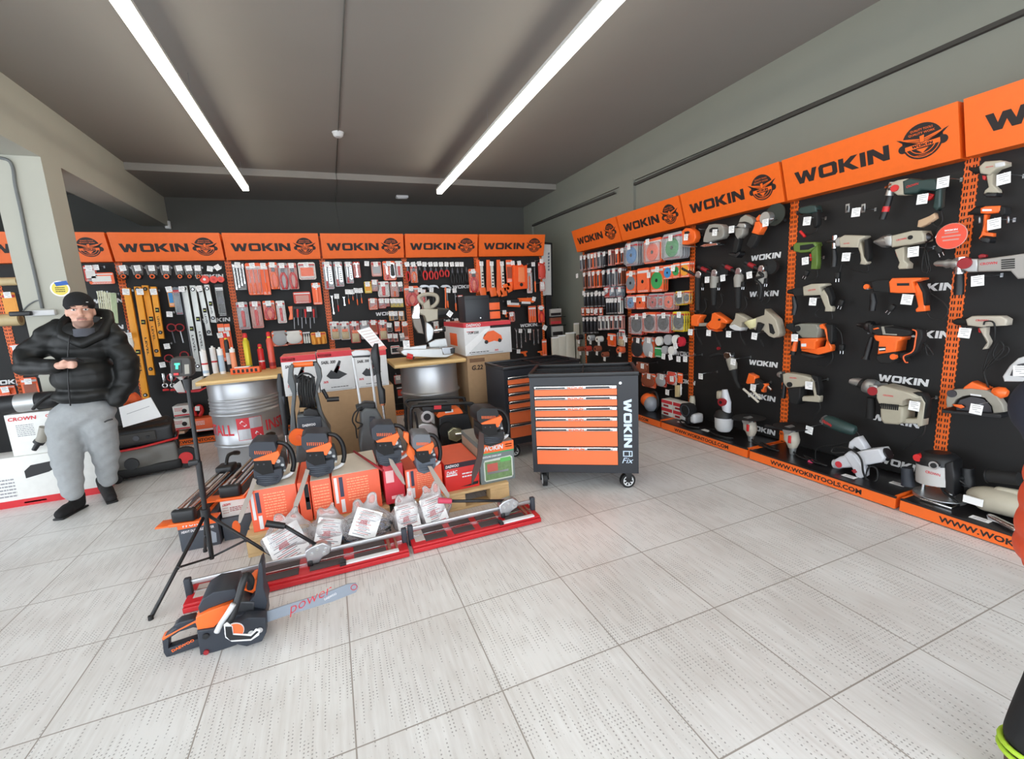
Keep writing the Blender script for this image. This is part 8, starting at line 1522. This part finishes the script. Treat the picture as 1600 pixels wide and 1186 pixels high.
blobpart('hood', [('c', hood[k], hood[(k+1) % 8], .034, .034) for k in range(8)], PUF, man, .011, 4)
z0_ = mp(338, 300)+Vector((0, -.135, 0))
MB().tube([mp(345, 290)+Vector((0, -.115, 0)), mp(345, 400)+Vector((0, -.14, 0)), mp(350, 500)+Vector((0, -.145, 0)), mp(350, 590)+Vector((0, -.12, 0))], .004, 6).build('zip', BLACK, man)
def fold(co): return .0022*np.sin(co[:, 2]*45+co[:, 0]*38)+.0022*np.sin(co[:, 2]*80-co[:, 0]*50)
blobpart('trousers', [('e', mp(365, 640)+Vector((0, .01, 0)), (.19, .13, .12)), ('c', mp(290, 690), mp(296, 840, 4.04), .108, .09), ('c', mp(296, 840, 4.04), mp(322, 985, 4.0), .088, .062), ('c', mp(440, 690), mp(466, 820, 4.14), .102, .084), ('c', mp(466, 820, 4.14), mp(476, 930, 4.2), .082, .058)], JOG, man, .012, 3, fold)
MB().tube([mp(490, 662)+Vector((0, -.105, 0)), mp(505, 655)+Vector((0, -.103, 0)), mp(524, 650)+Vector((0, -.1, 0))], .006, 6).build('jogger_logo', BLACK, man)
def shoe(hx, hy, tx, ty, Y1, Y2):
    a = onZ(zm[0]+hx/zm[2], zm[1]+hy/zm[2], 0)-org; b = onZ(zm[0]+tx/zm[2], zm[1]+ty/zm[2], 0)-org; d = (b-a).normalized(); 
    blobpart('shoe', [('c', a+Vector((0, 0, .05)), a+d*.10+Vector((0, 0, .045)), .045, .042), ('c', a+d*.10+Vector((0, 0, .045)), b-d*.05+Vector((0, 0, .038)), .045, .036), ('c', a+Vector((0, .0, .05)), a+Vector((0, 0, .11)), .045, .05)], SUEDE, man, .008, 3)
    n_ = Vector((-d.y, d.x, 0)); s = MB(); s.M = Matrix.Translation(a); ang = math.atan2(d.y, d.x); L = (b-a).length
    s.M = Matrix.Translation(a) @ Matrix.Rotation(ang, 4, 'Z'); s.bx(-.045, L-.02, -.036, .036, 0.0, .016, .007); s.build('shoe_sole', RUBBER, man)
shoe(352, 1060, 245, 1118, 0, 0); shoe(468, 985, 500, 1038, 0, 0)
ph = thing('mobile_phone', 'dark mobile phone held in the man’s right hand'.replace('’', ''), 'phone', org+mp(322, 402, 3.75))
MB().box((0, 0, 0), (.075, .095, .009), .004, rot=Matrix.Rotation(-.35, 3, 'X') @ Matrix.Rotation(.05, 3, 'Y')).build('phone_body', BLACK, ph); MB().box((0, -.002, .006), (.068, .086, .001), rot=Matrix.Rotation(-.35, 3, 'X') @ Matrix.Rotation(.05, 3, 'Y')).build('screen', mat('dark_glass', (20, 22, 26), .08), ph)
# ================================================================== CHILD AT THE RIGHT EDGE
g = onZ(1588, 1196, 0); ch = thing('person', 'small child in orange padded jacket and black trousers with reflective ankle bands, at right edge', 'person', (g.x+.10, g.y-.02, 0)); o_ = ch.location.copy()
def cp(x, y, z): d = ray(x, y); return CAM+d*((z-CAM.z)/d.z)-o_
dist = (Vector((g.x, g.y, 0))-Vector((0, 0, 0))).length
def cq(x, y, e=0): # point on the vertical plane facing the camera through the child's foot
    d = ray(x, y); n = Vector((g.x, g.y, 0)).normalized(); k = (n.dot(Vector((g.x, g.y, 0)))+e)/n.dot(d); return CAM+d*k-o_
OJ = mat('orange_padded_jacket', (214, 78, 44), .6, noise=.08, bump=.1); NAVY = mat('navy_hood_fabric', (30, 34, 48), .85, noise=.15, bump=.2); BT_ = mat('black_snow_trousers', (20, 20, 22), .8, bump=.1); HV = mat('reflective_yellow_green', (176, 214, 60), .5)
hd = cq(1668, 648); 
blobpart('body', [('e', hd, (.07, .08, .09)), ('c', hd+Vector((0, 0, -.05)), cq(1690, 760), .05, .09), ('e', hd+Vector((-.055, -.02, -.01)), (.02, .03, .03)), ('c', cq(1710, 1000), cq(1690, 760), .06, .09)], SKIN, ch, .01, 3)
blobpart('hood', [('e', hd+Vector((.02, .01, .01)), (.10, .10, .10)), ('c', hd+Vector((.02, 0, -.05)), cq(1692, 712), .08, .07)], NAVY, ch, .01, 3)
def qc(co): return .010*np.sqrt(np.abs(np.sin(co[:, 2]*math.pi/.07)))-.004
blobpart('jacket', [('c', cq(1712, 752), cq(1706, 860), .115, .13), ('c', cq(1706, 860), cq(1712, 895), .13, .11)], OJ, ch, .011, 3, qc)
blobpart('sleeve', [('c', cq(1690, 730, .12), cq(1690, 800, .16), .05, .05)], NAVY, ch, .01, 3)
blobpart('trousers', [('e', cq(1730, 940), (.12, .11, .1)), ('c', cq(1735, 960), cq(1665, 1080, -.03), .085, .075), ('c', cq(1665, 1080, -.03), cq(1618, 1155, -.05), .075, .062), ('c', cq(1750, 960), cq(1760, 1140), .085, .065)], BT_, ch, .011, 3)
an = cq(1616, 1164, -.05); 
for dz in (0, -.022): MB().ring(an+Vector((0, 0, dz-.01)), .062, .007, 24, 'Z').build('reflective_band', HV, ch)
blobpart('boot', [('c', Vector((an.x, an.y, .05)), Vector((an.x-.05, an.y-.06, .035)), .05, .036), ('c', Vector((an.x, an.y, .05)), Vector((an.x, an.y, .1)), .05, .055)], mat('brown_boot', (96, 74, 60), .8), ch, .009, 3)
